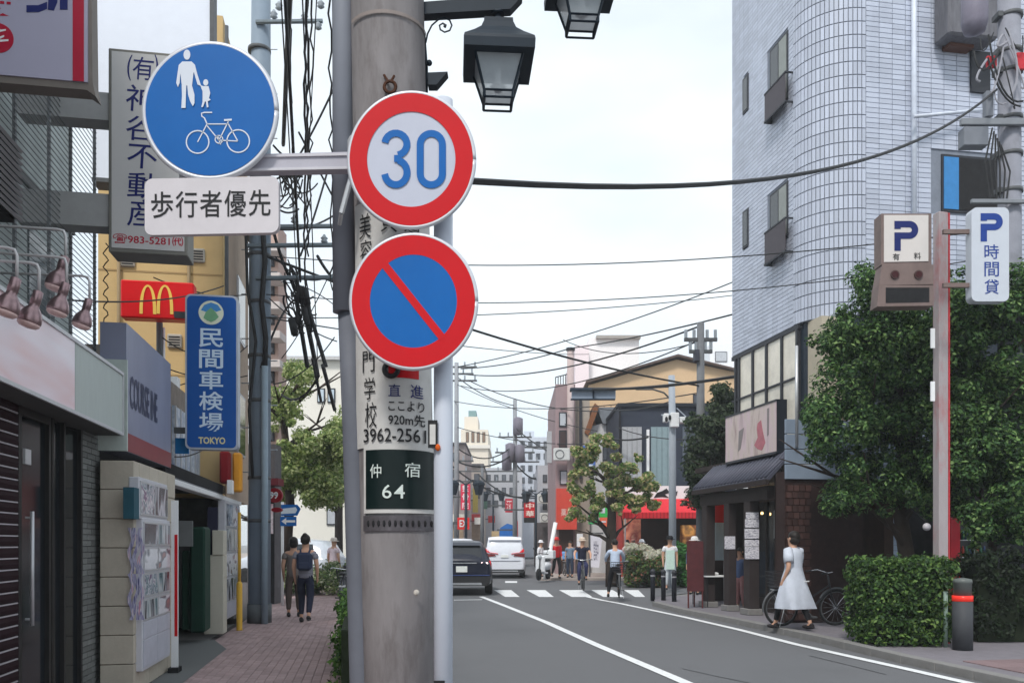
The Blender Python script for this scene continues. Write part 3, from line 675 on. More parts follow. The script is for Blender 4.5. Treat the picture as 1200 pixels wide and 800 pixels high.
# --- big double sided sign, top left
k = 6.55
F = FA(k); xr, _ = XP(112, k); xl = XP(-90, k)[0]; zb = ZP(60, 97, k); zt = zb+1.6
t = thing('projecting_sign', 'large pale projecting sign with crimson stripe and crimson disc', 'shop sign', tuple(Sp((xl+xr)/2, k, zb)), TH)
m = MB(F); m.prism([(xl, zb-.03), (xr-.06, zb-.03), (xr-.0, zb-.07), (xr-.02, zb+.03), (xr-.04, zt), (xl, zt)], -.14, 0); obj('cabinet', m, mat('sign_cabinet', lin(120, 112, 106), .6, var=.1), t)
obj('face', MB(F).box(xl, xr-.05, zb+.02, zt, 0, .012), mat('lilac_face', lin(176, 172, 192, .95), .35, var=.05, scale=2), t)
crim = mat('crimson', lin(176, 18, 52), .4, var=.05)
obj('stripe', MB(F).box(XP(86, k)[0], XP(99, k)[0], zb+.02, zt, .012, .016), crim, t)
m = MB(F); a, b = AQ(-2, 46, k); disc(m, a, b, .105, .105, .012, .016, 40); dsk = obj('disc', m, crim, t)
m = MB(F); 
for (xa, ya, xb, yb_) in ((-8, 41, 8, 38), (-10, 52, 11, 50), (-2, 49, 6, 45)): m.prism([AQ(xa, ya, k), AQ(xb, yb_, k), AQ(xb, yb_-2, k), AQ(xa, ya-3, k)], .016, .018)
obj('disc_marks', m, white_p, dsk, kind='stuff')
m = MB(F); a, b = AQ(3, 4, k); m.glyph('便', a, b, .17, .2, .014, .006); obj('lettering', m, crim, t, fix=False)
m = MB(F); P_ = lambda *l: [AQ(a, b, k) for a, b in l]
m.prism(P_((32, 16), (46, 16), (56, 12), (56, 4), (46, 8), (32, 8)), .012, .016); m.prism(P_((57, 13), (64, 14), (68, 4), (68, -8), (58, -8)), .012, .016); m.prism(P_((71, 13), (80, 13), (80, 1), (71, 1)), .012, .016)
obj('navy_marks', m, navy, t, kind='stuff')
# --- estate agent sign
k = 8.6; F = FA(k)
xl, zt = AQ(127, 56, k); xr, zb = AQ(220, 300, k)
t = thing('projecting_sign', 'tall cream projecting sign with navy brush characters and red phone number', 'shop sign', tuple(Sp((xl+xr)/2, k, zb)), TH)
obj('cabinet', MB(F).box(xl, xr, zb, zt, -.3, 0, .008), mat('cream_cabinet', lin(120, 118, 112), .6, var=.08), t)
obj('face', MB(F).box(xl+.03, xr-.03, zb+.04, zt-.03, 0, .006), mat('cream_face', lin(205, 203, 202, .9), .4, var=.05, scale=2, dirt=.15, dcol=lin(165, 162, 158)), t)
sc = XP(165, k)[1]/1000
m = MB(F)
for ch, x, y, w_, h_ in (('(', 152, 80, 5, 30), ('有', 168, 81, 23, 27), (')', 183, 80, 5, 30), ('神', 166, 116, 34, 31), ('谷', 166, 151, 34, 29), ('不', 167, 184, 33, 28), ('動', 168, 218, 34, 30), ('産', 168, 250, 34, 32)):
    a, b = AQ(x, y, k); m.glyph(ch, a, b, w_*sc, h_*sc, .008, .003, shear=.06)
obj('lettering', m, navy, t, kind='stuff', fix=False)
m = MB(F); a, b = AQ(174, 282, k); m.glyph('☎983-5281㈹', a, b, 78*sc, 12*sc, .008, .012); obj('phone_number', m, crim, t, kind='stuff', fix=False)
m = MB(F)
for ya, yb in ((107, 136), (226, 262)):
    a, b = AQ(86, yb, k); c_, d = AQ(128, ya, k); m.box(a-.5, c_+.01, b, d, -.24, -.03)
obj('support_beams', m, mat('beam_grey', lin(160, 160, 160), .7, var=.1), t, kind='stuff')
# --- gooseneck lamps over the fascia
lampm = mat('lamp_housing', lin(150, 126, 128), .28, var=.3, scale=9, metal=.75, dirt=.3, dcol=lin(90, 60, 60), dscale=12)
lg = thing('gooseneck_lamp', '', 'lamp', (0, 0, 0), 0, 'gooseneck lamps over the pink fascia')
m = MB(); m.tube([(-1.0, 0, .44), (-.06, 0, .44), (-.015, 0, .43), (0, 0, .39), (0, 0, .20)], .011, 8); obj('arm', m, mat('arm_pale', lin(190, 188, 188), .4, metal=.3), lg)
m = MB(); m.lathe([(.02, .24), (.034, .235), (.036, .15), (.033, .145), (.036, .12), (.052, .10), (.07, .07), (.079, .035), (.081, .01), (.078, .0)], n=24); m.b.transform(Matrix.Translation((0, 0, .25)) @ Matrix.Rotation(R(16), 4, 'Y') @ Matrix.Translation((0, 0, -.25))); obj('housing', m, lampm, lg)
m = MB(); m.lathe([(.077, .0), (.074, -.018), (.055, -.034), (.02, -.04)], n=20); m.b.transform(Matrix.Translation((0, 0, .25)) @ Matrix.Rotation(R(16), 4, 'Y') @ Matrix.Translation((0, 0, -.25))); obj('lens', m, mat('lamp_lens', lin(215, 185, 180), .06, var=.2, scale=20), lg)
spots = [(77, 338, -2.02, 'topmost gooseneck lamp with the longest arm in view'), (78, 367, -1.98, 'gooseneck lamp directly below the topmost one'), (105, 382, -2.06, 'gooseneck lamp farthest from the camera, beside the wavy wire'), (20, 367, -2.0, 'nearest gooseneck lamp at the left edge of the photo'), (46, 380, -1.95, 'reddish gooseneck lamp low over the pink picture panel')]
for i, (a, b, c, lab) in enumerate(spots):
    D = depth_a(a, c); p = Pt(a, b, D)
    if i == 0: lg.location = p; lg.rotation_euler = (0, 0, TH); lg['label'] = lab; lg.scale = (.92,)*3; WM[lg] = Matrix.Translation(p)
    else:
        r = dup(lg, p, 0, lab, (.84+.1*random.random(),)*3); r.rotation_euler = (0, 0, TH+R(random.uniform(-8, 8)))
# --- block pier with leaflets and cabinets
k = YS(157, -2.25); xr = -2.25; xl = XP(117, k)[0]; ztop = ZP(137, 539, k)
t = thing('block_pier', 'beige concrete block pier standing out from the shop fronts', 'pier', tuple(Sp((xl+xr)/2, k)), TH)
yend = YS(205, xr)
obj('core', MB(ST).box(xl, xr-.012, k+.012, yend, 0, ztop), mat('pier_joint', lin(120, 112, 100, .7)), t)
blk = mat('beige_block', lin(196, 187, 172, .88), .85, var=.08, scale=14, rnd=.06, bump=.3, dirt=.2, dcol=lin(150, 140, 125), dscale=3)
n = 8; hz = ztop/n
bm_ = mesh_of(MB().box(-(xr-xl)/2, (xr-xl)/2, -.1, .1, -hz/2+.004, hz/2-.004, .006), 'block', blk)
for i in range(n): piece('block', bm_, t, ST @ Matrix.Translation(((xl+xr)/2, k+.1, hz*(i+.5))))
L = (yend-k-.2)/4; bs = mesh_of(MB().box(-.06, .002, -L/2+.004, L/2-.004, -hz/2+.004, hz/2-.004, .006), 'side_block', blk)
for i in range(n):
    for j in range(4): piece('side_block', bs, t, ST @ Matrix.Translation((xr, k+.2+L*(j+.5), hz*(i+.5))))
# leaflets hanging from the corner
a0, z1 = AQ(150, 618, k-.05); a1, z0 = AQ(168, 726, k-.05)
t = thing('leaflet_rack', 'wavy purple and pink leaflets hanging on corner of beige pier', 'leaflet rack', tuple(Sp((a0+a1)/2, k-.05, z0)), TH)
pur = ramp_mat('purple_leaflet', [lin(64, 62, 120), lin(196, 196, 216), lin(120, 112, 160), lin(222, 216, 226), lin(196, 130, 150)], 6, .5, (9, 9, .7), 2, .34, .68)
for r_ in range(2):
    for c_ in range(3):
        F = FA(k-.03); w_ = (a1-a0)/3; h_ = (z1-z0)/2; m = MB(F)
        x = a0+w_*c_; z = z0+h_*r_; pts = [(x+w_*.5+w_*.42*math.sin(i*1.3+c_), z+h_*i/8) for i in range(9)]
        m.prism([(p[0]-w_*.35, p[1]) for p in pts]+[(p[0]+w_*.35, p[1]) for p in pts[::-1]], .0+.006*c_, .004+.006*c_); obj('leaflet', m, pur, t)
wf = mat('cabinet_white', lin(205, 205, 212, .9), .4, var=.06, dirt=.15, dcol=lin(150, 150, 155), dscale=3)
photo = ramp_mat('cabinet_print', [lin(55, 60, 70), lin(190, 190, 200), lin(90, 120, 130), lin(225, 225, 230), lin(120, 100, 130)], 7, .15, (1, 1, .6), 2, .35, .68, 1.5)
PHOTOS = [photo, ramp_mat('print_dark', [lin(30, 34, 42), lin(70, 76, 88), lin(210, 212, 220), lin(50, 60, 70)], 2.6, .2, (1, 1.5, .7), 1, .38, .66),
    ramp_mat('print_pale', [lin(215, 216, 222), lin(225, 226, 232), lin(100, 106, 116), lin(160, 120, 120)], 3.2, .2, (1, 1, 2.5), 1, .4, .7), ramp_mat('print_teal', [lin(60, 100, 108), lin(200, 206, 210), lin(40, 46, 54), lin(170, 176, 186)], 2.2, .2, (1, 2, .6), 1, .36, .66)]
def cabinet(label, px0, px1, pya, pyb, c, rows, cols=2, dpt=.1, ref=None):
    y0, y1 = YS(px0, c), YS(px1, c); rp = ref or px1
    zt = ZS(rp, pya, c); zb = ZS(rp, pyb, c)
    t = thing('display_cabinet', label, 'display cabinet', tuple(Sp(c, (y0+y1)/2, zb)), TH)
    obj('case', MB(ST).box(c-dpt, c, y0, y1, zb, zt, .008), wf, t)
    tot = sum(abs(r) for r in rows); z = zt-.03; H = zt-zb-.06
    for r in rows:
        h = H*abs(r)/tot
        for j in range(cols):
            w_ = (y1-y0-.04)/cols; a = y0+.02+w_*j
            if r > 0:
                fr = obj('picture_frame', MB(ST).box(c, c+.012, a+.008, a+w_-.008, z-h+.008, z-.008), alu, t)
                obj('print', MB(ST).box(c+.012, c+.014, a+.028, a+w_-.028, z-h+.026, z-.026), random.choice(PHOTOS), fr)
            else: obj('panel', MB(ST).box(c, c+.008, a+.006, a+w_-.006, z-h+.006, z-.006, .002), mat('cabinet_panel', lin(192, 194, 206, .9), .4, var=.1, dirt=.2, dcol=lin(150, 150, 158)), t)
        z -= h
    return t
cabinet('small upper white framed cabinet on side of beige pier', 163, 196, 568, 611, -2.2, [1], 2)
cabinet('tall white cabinet of framed pictures below the small one', 167, 199, 610, 768, -2.19, [1, 1, 1, .9, -.7, -1.1], 2)
m = MB(ST); obj('print_box', m.box(-2.3, -2.2, YS(157, -2.2), YS(163, -2.2), ZS(163, 608, -2.2), ZS(163, 572, -2.2)), mat('teal_box', lin(42, 84, 98)), None, 'small teal box tucked beside upper white cabinet', 'box')
# slim white and red board post
k = YS(208, -2.12); F = FA(k)
t = thing('banner_post', 'slim white upright board with red lower strip beside the cabinets', 'post', tuple(Sp(XP(204, k)[0], k)), TH)
x0, x1 = XP(200.5, k)[0], XP(208.5, k)[0]
obj('board', MB(F).box(x0, x1, .06, ZP(204, 586, k), -.03, 0), white_p, t)
obj('red_strip', MB(F).box((x0+x1)/2, x1-.004, ZP(204, 745, k), ZP(204, 626, k), 0, .004), red, t)
obj('foot', MB(F).box(x0-.02, x1+.02, 0, .06, -.12, .08), dark_in, t)
# --- grey lettered sign
y0, y1 = YS(148, C0), YS(200, C0); z0, z1 = 2.43, 3.73
t = thing('fascia_sign', 'grey lilac shop sign with faded dark lettering and brick red base', 'shop sign', tuple(Sp(C0, (y0+y1)/2, z0)), TH)
obj('box', MB(ST).box(C0-.25, C0, y0, y1, z0, z1), mat('grey_lilac', lin(142, 146, 168, .9), .35, var=.12, scale=1.2, stretch=(1, 2.5, .6)), t)
obj('red_band', MB(ST).box(C0, C0+.006, y0+.01, y1-.01, z0+.005, 2.62), mat('brick_red', lin(135, 62, 66), .45, var=.1), t)
m = MB(FL(C0)); m.glyph('COURSE INE', (YS(152, C0)+YS(184, C0))/2, 3.06, YS(184, C0)-YS(152, C0), .34, .006, .02); obj('lettering', m, mat('faded_navy', lin(62, 66, 92), .5), t, kind='stuff', fix=False)
obj('edge_trim', MB(ST).box(C0-.26, C0+.015, y0-.03, y0, z0, 3.35), mat('trim_pale', lin(185, 195, 190), .5), t)
# --- open fronted shop with white gutter
y0, y1 = YS(200, C0), YS(283, C0); zg = 2.27
t = thing('open_shop', 'dark open fronted shop under white gutter between cabinets and yellow pipe', 'shop', tuple(Sp(-3, (y0+y1)/2)), TH)
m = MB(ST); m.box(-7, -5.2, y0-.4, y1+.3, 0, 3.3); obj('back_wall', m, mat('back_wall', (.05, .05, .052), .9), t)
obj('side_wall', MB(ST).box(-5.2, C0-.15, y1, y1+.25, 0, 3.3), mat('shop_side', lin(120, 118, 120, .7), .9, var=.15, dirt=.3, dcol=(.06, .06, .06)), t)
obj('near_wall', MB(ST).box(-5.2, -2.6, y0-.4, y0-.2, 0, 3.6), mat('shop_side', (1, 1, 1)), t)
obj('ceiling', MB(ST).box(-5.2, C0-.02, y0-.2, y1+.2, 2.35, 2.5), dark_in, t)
m = MB(ST); m.box(C0-.15, C0, y0, y1, zg-.03, zg+.05, .01); obj('gutter', m, white_p, t)
m = MB(ST); m.prism([(C0-.02, zg+.05), (C0-.02, zg+.07), (-2.8, 2.62), (-2.8, 2.58)], 0, y1-y0); 
M = Matrix(((1, 0, 0, 0), (0, 0, 1, y0), (0, 1, 0, 0), (0, 0, 0, 1))); m.b.transform(M); obj('sheet_roof', m, mat('sheet_roof', lin(120, 122, 128), .5, var=.15), t)
m = MB(ST); m.box(-3.3, -2.8, y0-.2, y1, 2.5, 3.9); obj('upper_wall', m, mat('upper_wall', lin(150, 140, 132, .8), .9, var=.2, dirt=.3), t)
obj('upper_panel', MB(ST).box(-2.8, -2.76, YS(203, -2.78), YS(236, -2.78), 2.66, 3.55), ramp_mat('blue_white_print', [lin(200, 208, 220), lin(150, 165, 185), lin(215, 220, 226), lin(70, 110, 170)], 4, .4, (1, 2, 1)), t)
for i in range(6):
    y = YS(203, -2.78)+(YS(236, -2.78)-YS(203, -2.78))*i/6; obj('panel_rib', MB(ST).box(-2.76, -2.74, y, y+.03, 2.66, 3.55), alu, t)
# things inside and in front of it
def abox(name, px0, px1, pya, pyb, k, d, ma, lab=None, cat=None, par=None, bev=.004, **kw):
    F = FA(k); a, zb = AQ(px0, pyb, k); b, _ = AQ(px1, pyb, k); zt = ZP((px0+px1)/2, pya, k)
    zb = max(zb, 0.0)
    return obj(name, MB(F).box(a, b, zb, zt, -d, 0, bev), ma, par, lab, cat, **kw)
dgreen = mat('dark_green_board', lin(14, 52, 40), .6, var=.15, scale=5)
kk = 13.4
t = thing('folded_tarp_rack', 'dark green covered rack standing inside the open shop', 'rack', tuple(Sp(XP(230, kk)[0], kk)), TH)
abox('cover', 222, 240, 617, 741, kk, .5, dgreen, par=t, bev=.03); abox('side_cover', 213, 222, 645, 738, kk+.2, .4, mat('mid_green', lin(24, 70, 52), .7, var=.2), par=t, bev=.02)
abox('grey_board', 206, 226, 610, 640, 13.0, .02, mat('grey_board', lin(120, 122, 122)), 'grey notice board hanging inside the open shop', 'notice board')
abox('dark_poster', 243, 255, 594, 662, 14.3, .03, mat('dark_poster', lin(40, 40, 62)), 'dark blue poster panel above the cream cabinet', 'poster')
kc = 14.15
t = thing('cream_cabinet', 'cream stepped metal cabinet standing at the open shop edge', 'cabinet', tuple(Sp(XP(250, kc)[0], kc)), TH)
cream = mat('cream_metal', lin(205, 200, 185, .85), .5, var=.05, dirt=.15, dcol=lin(160, 150, 135))
abox('lower_cabinet', 239, 262, 650, 743, kc, .35, cream, par=t, bev=.01); abox('upper_cabinet', 248.5, 262, 621, 650, kc-.02, .33, cream, par=t, bev=.008)
cabinet('far white notice cabinet beside the yellow pipe', 264, 280.5, 588, 722, -2.3, [1, 1, 1, 1, -.6], 2, .12, ref=272)
yk = depth_a(280.5, -2.1); p = G(280.5, 738)
t = thing('yellow_pipe', 'yellow guard pipe on the kerb side of the far notice cabinet', 'pipe', tuple(p))
yel = mat('yellow_plastic', lin(214, 168, 60, .95), .45, var=.08, dirt=.2, dcol=lin(130, 100, 50), dscale=8)
z2 = lambda py: 1.5+(636-py)*p.y/1000
m = MB(); m.tube([(p.x, p.y, z2(690)), (p.x, p.y, z2(600))], .028, 12); obj('upper_pipe', m, yel, t)
m = MB(); m.tube([(p.x, p.y, 0), (p.x, p.y, .02), (p.x, p.y, z2(684)), (p.x, p.y, z2(681))], [.062, .05, .05, .03], 14); obj('guard', m, yel, t)
# red lantern sign, amber sign over the shop
abox('red_lantern_sign', 257, 269, 528, 566, 15.0, .25, mat('deep_red', lin(120, 20, 28), .5), 'deep red box sign hanging over the open shop gutter', 'shop sign', bev=.03)
abox('amber_sign', 272, 283, 530, 576, 15.2, .2, mat('amber', lin(215, 150, 50), .4), 'amber lit looking box sign next to the deep red one', 'shop sign', bev=.03)
abox('white_box_sign', 266, 272, 562, 578, 14.9, .2, white_p, 'small white box under the deep red sign', 'box')
abox('blue_small_sign', 205, 221, 513, 531, 12.2, .05, mat('small_blue', lin(30, 120, 185)), 'small bright blue sign above the open shop roof', 'shop sign')
abox('orange_small_sign', 222, 231, 500, 512, 12.4, .1, mat('small_orange', lin(190, 120, 60)), 'small orange sign above the small blue sign', 'shop sign')
abox('white_meter_box', 193, 208, 441, 476, 13.9, .2, white_p, 'white meter box on the yellow wall', 'meter box')
# --- yellow building
k = YS(262, C0)+.05; ye = YS(291, C0)
t = thing('yellow_building', 'mustard yellow rendered building carrying the red sign with golden arches', 'building', tuple(Sp(C0-2, k)), TH)
yw_ = mat('mustard_render', lin(214, 184, 132, .92), .9, var=.08, scale=2, dirt=.3, dcol=lin(165, 138, 98), dscale=.8, bump=.2)
obj('wall', MB(ST).box(XP(115, k)[0], C0-.02, k, ye, 2.3, 10.6), yw_, t)
obj('street_front', MB(ST).box(C0-.02, C0+.0, k+.25, ye, 2.3, 7.8), mat('beige_front', lin(188, 168, 150, .85), .9, var=.08, dirt=.2), t)
obj('ground_floor', MB(ST).box(-11, C0-.3, k+.6, ye, 0, 2.3), mat('dark_ground_floor', (.08, .08, .08), .9, var=.3), t)
obj('corner_pipe', MB().tube([Sp(C0+.05, k-.05, 2.6), Sp(C0+.05, k-.05, 10.4)], .035, 8), dark_steel, t)
for i, z in enumerate((4.35, 6.1, 8.2)): obj('joint_strip', MB(ST).box(XP(115, k)[0], C0-.02, k-.006, k, z, z+.03), mat('joint_ochre', lin(165, 138, 96)), t)
for (a_, b_) in ((150, 400), (205, 400), (232, 300), (150, 305)):
    x_, z_ = AQ(a_, b_, k); vb = obj('vent', MB(ST).box(x_-.12, x_+.12, k-.05, k, z_-.12, z_+.12, .02), mat('vent_grey', lin(170, 165, 155)), t); m = MB(ST)
    for j_ in range(4): m.box(x_-.09, x_+.09, k-.056, k-.05, z_-.08+j_*.045, z_-.06+j_*.045)
    obj('vent_slots', m, dark_in, vb, kind='stuff')
for a_ in (140, 222): x_, _ = AQ(a_, 400, k); obj('wall_pipe', MB().tube([Sp(x_, k-.05, 2.6), Sp(x_, k-.05, 7.0)], .03, 8), mat('pipe_ochre', lin(150, 130, 100)), t)
m = MB(ST); m.prism([(0, 0), (ye-k-.3, 0), (ye-k-.3, .1), (0, .1)], 0, .1); m.b.transform(Matrix(((0, 0, 1, C0), (1, 0, 0, k+.3), (0, 1, 0, 7.8), (0, 0, 0, 1)))); obj('cornice', m, dark_steel, t)
for i, z in enumerate((3.2, 5.4)):
    yy = (k+ye)/2+.4
    fr = obj('window', MB(ST).box(C0, C0+.03, yy-.5, yy+.5, z, z+1.2), alu, t); obj('pane', MB(ST).box(C0+.03, C0+.036, yy-.45, yy+.45, z+.05, z+1.15), glass(), fr)
# wall mast with wires
p = Pt(187, 500, 13.6)
m = MB(); m.tube([Pt(187, 505, 13.6), Pt(187, 378, 13.6)], .05, 10); obj('service_mast', m, dark_steel, None, 'dark cable mast standing in front of the golden arches sign', 'mast')
m = MB(); m.tube([Pt(192, 505, 13.65), Pt(192, 384, 13.65)], .022, 8); obj('white_conduit', m, white_p, None, 'thin white conduit beside the dark cable mast', 'conduit')
# golden arches sign
k2 = 13.9; F = FA(k2); xl, zt = AQ(141, 327, k2); xr, zb = AQ(227, 375, k2)
t = thing('arches_sign', 'red box sign with golden arches letter on the yellow wall', 'shop sign', tuple(Sp((xl+xr)/2, k2, zb)), TH)
obj('box', MB(F).box(xl, xr, zb, zt, -.25, 0, .02), mat('bright_red', lin(222, 24, 30), .35, var=.04), t)
m = MB(F); s = XP(183, k2)[1]/1000
for cxp in (173.5, 193.5):
    a, b = AQ(cxp, 368, k2); h = 34*s; w_ = 9.3*s
    o_ = [(a+w_*math.cos(R(180-180*i/20)), b+h*max(0, math.sin(R(180*i/20)))**.75) for i in range(21)]
    i_ = [(a+(w_-3.6*s)*math.cos(R(180-180*i/20)), b+(h-2.2*s)*max(0, math.sin(R(180*i/20)))**.8) for i in range(21)]
    for i in range(20): m.face([(*o_[i], .012), (*o_[i+1], .012), (*i_[i+1], .012), (*i_[i], .012)])
obj('golden_arches', m, mat('golden', lin(250, 205, 100), .4, var=.03), t, kind='stuff', fix=False)
# white rooftop panel
k3 = 13.2; xl = XP(108, k3)[0]; xr = XP(246, k3)[0]; zb = ZP(180, 213, k3)
t = thing('rooftop_hoarding', 'tall blank white panel wall rising behind the cream projecting sign', 'hoarding', tuple(Sp((xl+xr)/2, k3, zb)), TH)
obj('panel', MB(FA(k3)).box(xl, xr, zb, 12, -.3, 0), mat('panel_white', lin(224, 228, 238), .6, var=.03), t)
obj('corner_post', MB(FA(k3)).box(xr, xr+.06, zb, 12, -.25, .02), dark_steel, t)
obj('base_rail', MB(FA(k3)).box(xl, xr, zb-.06, zb, -.3, .02), dark_steel, t)
# --- blue inspection-shop sign
k = 12.0; F = FA(k); xl, zt = AQ(217, 344, k); xr, zb = AQ(279, 527, k); s = XP(248, k)[1]/1000
t = thing('projecting_sign', 'tall blue sign with white characters 民間車検場 and TOKYO', 'shop sign', tuple(Sp((xl+xr)/2, k, zb)), TH)
cx, cz = (xl+xr)/2, (zt+zb)/2
m = MB(F); m.prism(rrect(cx, cz, xr-xl, zt-zb, .07), -.2, 0); obj('cabinet', m, mat('sign_edge', lin(180, 186, 196), .5), t)
m = MB(F); m.prism(rrect(cx, cz, xr-xl-.05, zt-zb-.05, .06), 0, .006); obj('face', m, mat('royal_blue', lin(22, 84, 160), .4, var=.04), t)
m = MB(F); lh = mat('lettering_pale', lin(205, 222, 238), .5, var=.02)
for i, ch in enumerate('民間車検場'): m.glyph(ch, *AQ(247.5, 396+i*24.6, k), 27*s, 22*s, .008, .014)
obj('lettering', m, lh, t, kind='stuff', fix=False)
m = MB(F); m.glyph('TOKYO', *AQ(248.5, 516, k), 30*s, 8*s, .008, .03); obj('city_name', m, mat('pale_gold', lin(225, 215, 160), .5), t, kind='stuff', fix=False)
m = MB(F); a, b = AQ(247.5, 366.5, k); disc(m, a, b, 14*s, 14*s, .006, .009, 40); em = obj('emblem', m, mat('emblem_cream', lin(225, 228, 205), .5), t)
m = MB(F); 
def sprite(pts, cxp, cyp, z=.011): m.face([(*AQ(cxp+p[0], cyp+p[1], k), z) for p in pts])
sprite([(-12, -3), (-8, -9), (0, -12), (8, -9), (12, -3), (6, -1), (0, -5), (-6, -1)], 247.5, 366.5); obj('emblem_sky', m, mat('emblem_blue', lin(70, 140, 200)), em, fix=False)
m = MB(F); sprite([(-9, 6), (-6, -1), (0, -6), (5, -1), (9, 5), (5, 9), (0, 11), (-5, 9)], 247.5, 366.5, .012); obj('emblem_crest', m, mat('emblem_green', lin(120, 170, 130)), em, fix=False)
m = MB(F); m.box(XP(279, k)[0]-.3, XP(262, k)[0], zb-.02, zb, -.12, -.08); a, b = AQ(262, 540, k)
m = MB(F); m.box(xl-.16, xl, zt-.3, zt-.22, -.14, -.08); m.box(xl-.16, xl, zb+.22, zb+.3, -.14, -.08); obj('wall_brackets', m, dark_steel, t, kind='stuff')
# --- steel utility pole
p = G(304, 729)
t = thing('steel_pole', 'pale blue grey steel utility pole at edge of the paved walkway', 'utility pole', tuple(p))
spm = mat('steel_pole_paint', lin(128, 142, 156, .95), .55, var=.1, scale=4, dirt=.35, dcol=lin(98, 108, 118), dscale=2)
Dp = p.y; zz = lambda py: 1.5+(636-py)*Dp/1000
m = MB(); m.tube([(p.x, p.y, -.02), (p.x+.01, p.y, zz(300)), (p.x+.04, p.y, zz(-120))], [.205, .20, .165], 28); obj('shaft', m, spm, t)
m = MB(); m.tube([(p.x, p.y, 0), (p.x, p.y, zz(707))], .225, 28); obj('base_sleeve', m, mat('sleeve_grey', lin(96, 100, 102), .8, var=.15), t)
for i, py in enumerate((60, 105, 150, 300, 355, 418, 470, 560, 610)):
    m = MB(); m.tube([(p.x, p.y, zz(py+2)), (p.x, p.y, zz(py-2))], .212, 24); obj('band', m, dark_steel, t)
st_ = mesh_of(MB().tube([(0, 0, 0), (0, -.16, 0)], .012, 6), 'step_bolt', steel)
for i in range(22):
    s_ = 1 if i % 2 else -1; piece('step_bolt', st_, t, Matrix.Translation((p.x+.18*s_, p.y, 2+i*.42)) @ Matrix.Rotation(R(90*s_), 4, 'Z'))
m = MB(); x = Pt(309.5, 0, Dp-.28).x; m.tube([(x, Dp-.24, 0), (x, Dp-.24, zz(432))], .062, 14); obj('riser_pipe', m, mat('riser', lin(140, 156, 168), .5, var=.08), t)
m = MB(); m.tube([(x, Dp-.24, zz(436)), (x+.02, Dp-.24, zz(400)), (x-.06, Dp-.23, zz(360)), (x+.0, Dp-.22, zz(310)), (x-.05, Dp-.2, zz(270))], .05, 10); obj('riser_cable', m, cable_m, t)
m = MB(); m.tube([Pt(296, 560, Dp-.25), Pt(292, 480, Dp-.28), Pt(300, 400, Dp-.25), Pt(290, 340, Dp-.25), Pt(288, 270, Dp-.2)], .028, 8); obj('side_cable', m, cable_m, t)
for py, pxa, pxb in ((25, 300, 378), (265, 288, 392), (287, 290, 392), (325, 300, 392)):
    m = MB(); m.tube([Pt(pxa, py+1, Dp-.2), Pt(pxb, py, Dp-.2)], .045, 6); obj('cross_arm', m, mat('arm_steel', lin(110, 122, 130), .5, var=.1), t)
for px_, py in ((321, 22), (327, 12), (376, 10), (373, 35), (357, 25), (345, 262), (380, 285)):
    m = MB(); a = Pt(px_, py, Dp-.2); m.lathe([(.03, 0), (.07, .03), (.04, .06), (.07, .09), (.04, .12), (.02, .16)], tuple(a), 10); obj('insulator', m, mat('porcelain', lin(150, 158, 165), .3), t)
# ================================================================== RIGHT: TILED BUILDING, SHOP, HEDGE, PARKING SIGNS
CR = 8.51
yN = YS(930, CR); yF = YS(858, CR); rT = .966; K = yN-rT; zB = 5.85; zT = 15.2
tile_m = mat('blue_grey_tile', lin(190, 197, 213, .92), .35, var=.07, scale=1.3, rnd=.10, spec=.35, dirt=.25, dcol=lin(128, 134, 146), dscale=.8, stretch=(1, 1, .22))
grout = mat('tile_grout', lin(136, 143, 156, .85), .9, var=.15, scale=8)
t = thing('tiled_building', 'blue grey tiled apartment building with rounded corner above the small restaurant', 'building', tuple(Sp(CR+2, yN)), TH)
m = MB(ST); cx_, cy_ = CR+rT, yN
core = [(CR+.012, yF), (CR+.012, yN)]+[(cx_-(rT-.012)*math.cos(R(a)), cy_-(rT-.012)*math.sin(R(a))) for a in range(6, 91, 6)]+[(19, K+.012), (19, yF)]
m.prism(core, zB, zT); obj('wall', m, grout, t)
# front tiles
tw, th_ = .277, .097; tm = mesh_of(MB().box(-tw/2+.006, tw/2-.006, -.012, .012, -th_/2+.006, th_/2-.006), 'tile', tile_m)
holes = [(XP(1103, K)[0], XP(1176, K)[0], ZP(1105, 248, K), ZP(1105, 181, K))]
allt = []
z = zB
while z < 13.2:
    x = CR+rT
    while x < 17.5:
        if not any(h[0]-.1 < x+tw/2 < h[1]+.1 and h[2]-.05 < z+.05 < h[3]+.05 for h in holes): allt.append((x+tw/2, z+th_/2))
        x += tw
    z += th_
vis = [p for p in allt if p[0] < XP(1200, K)[0] and p[1] > 7.2]; vis.sort(key=lambda p: abs(p[0]-11)+abs(p[1]-9.2)*1.2)
near = set(vis[:300]); rest = MB(ST)
for p in allt:
    if p in near: piece('tile', tm, t, ST @ Matrix.Translation((p[0], K, p[1])))
    else: rest.box(p[0]-tw/2+.006, p[0]+tw/2-.006, K-.012, K+.012, p[1]-th_/2+.006, p[1]+th_/2-.006)
obj('front_tiles', rest, tile_m, t, kind='stuff', fix=False)
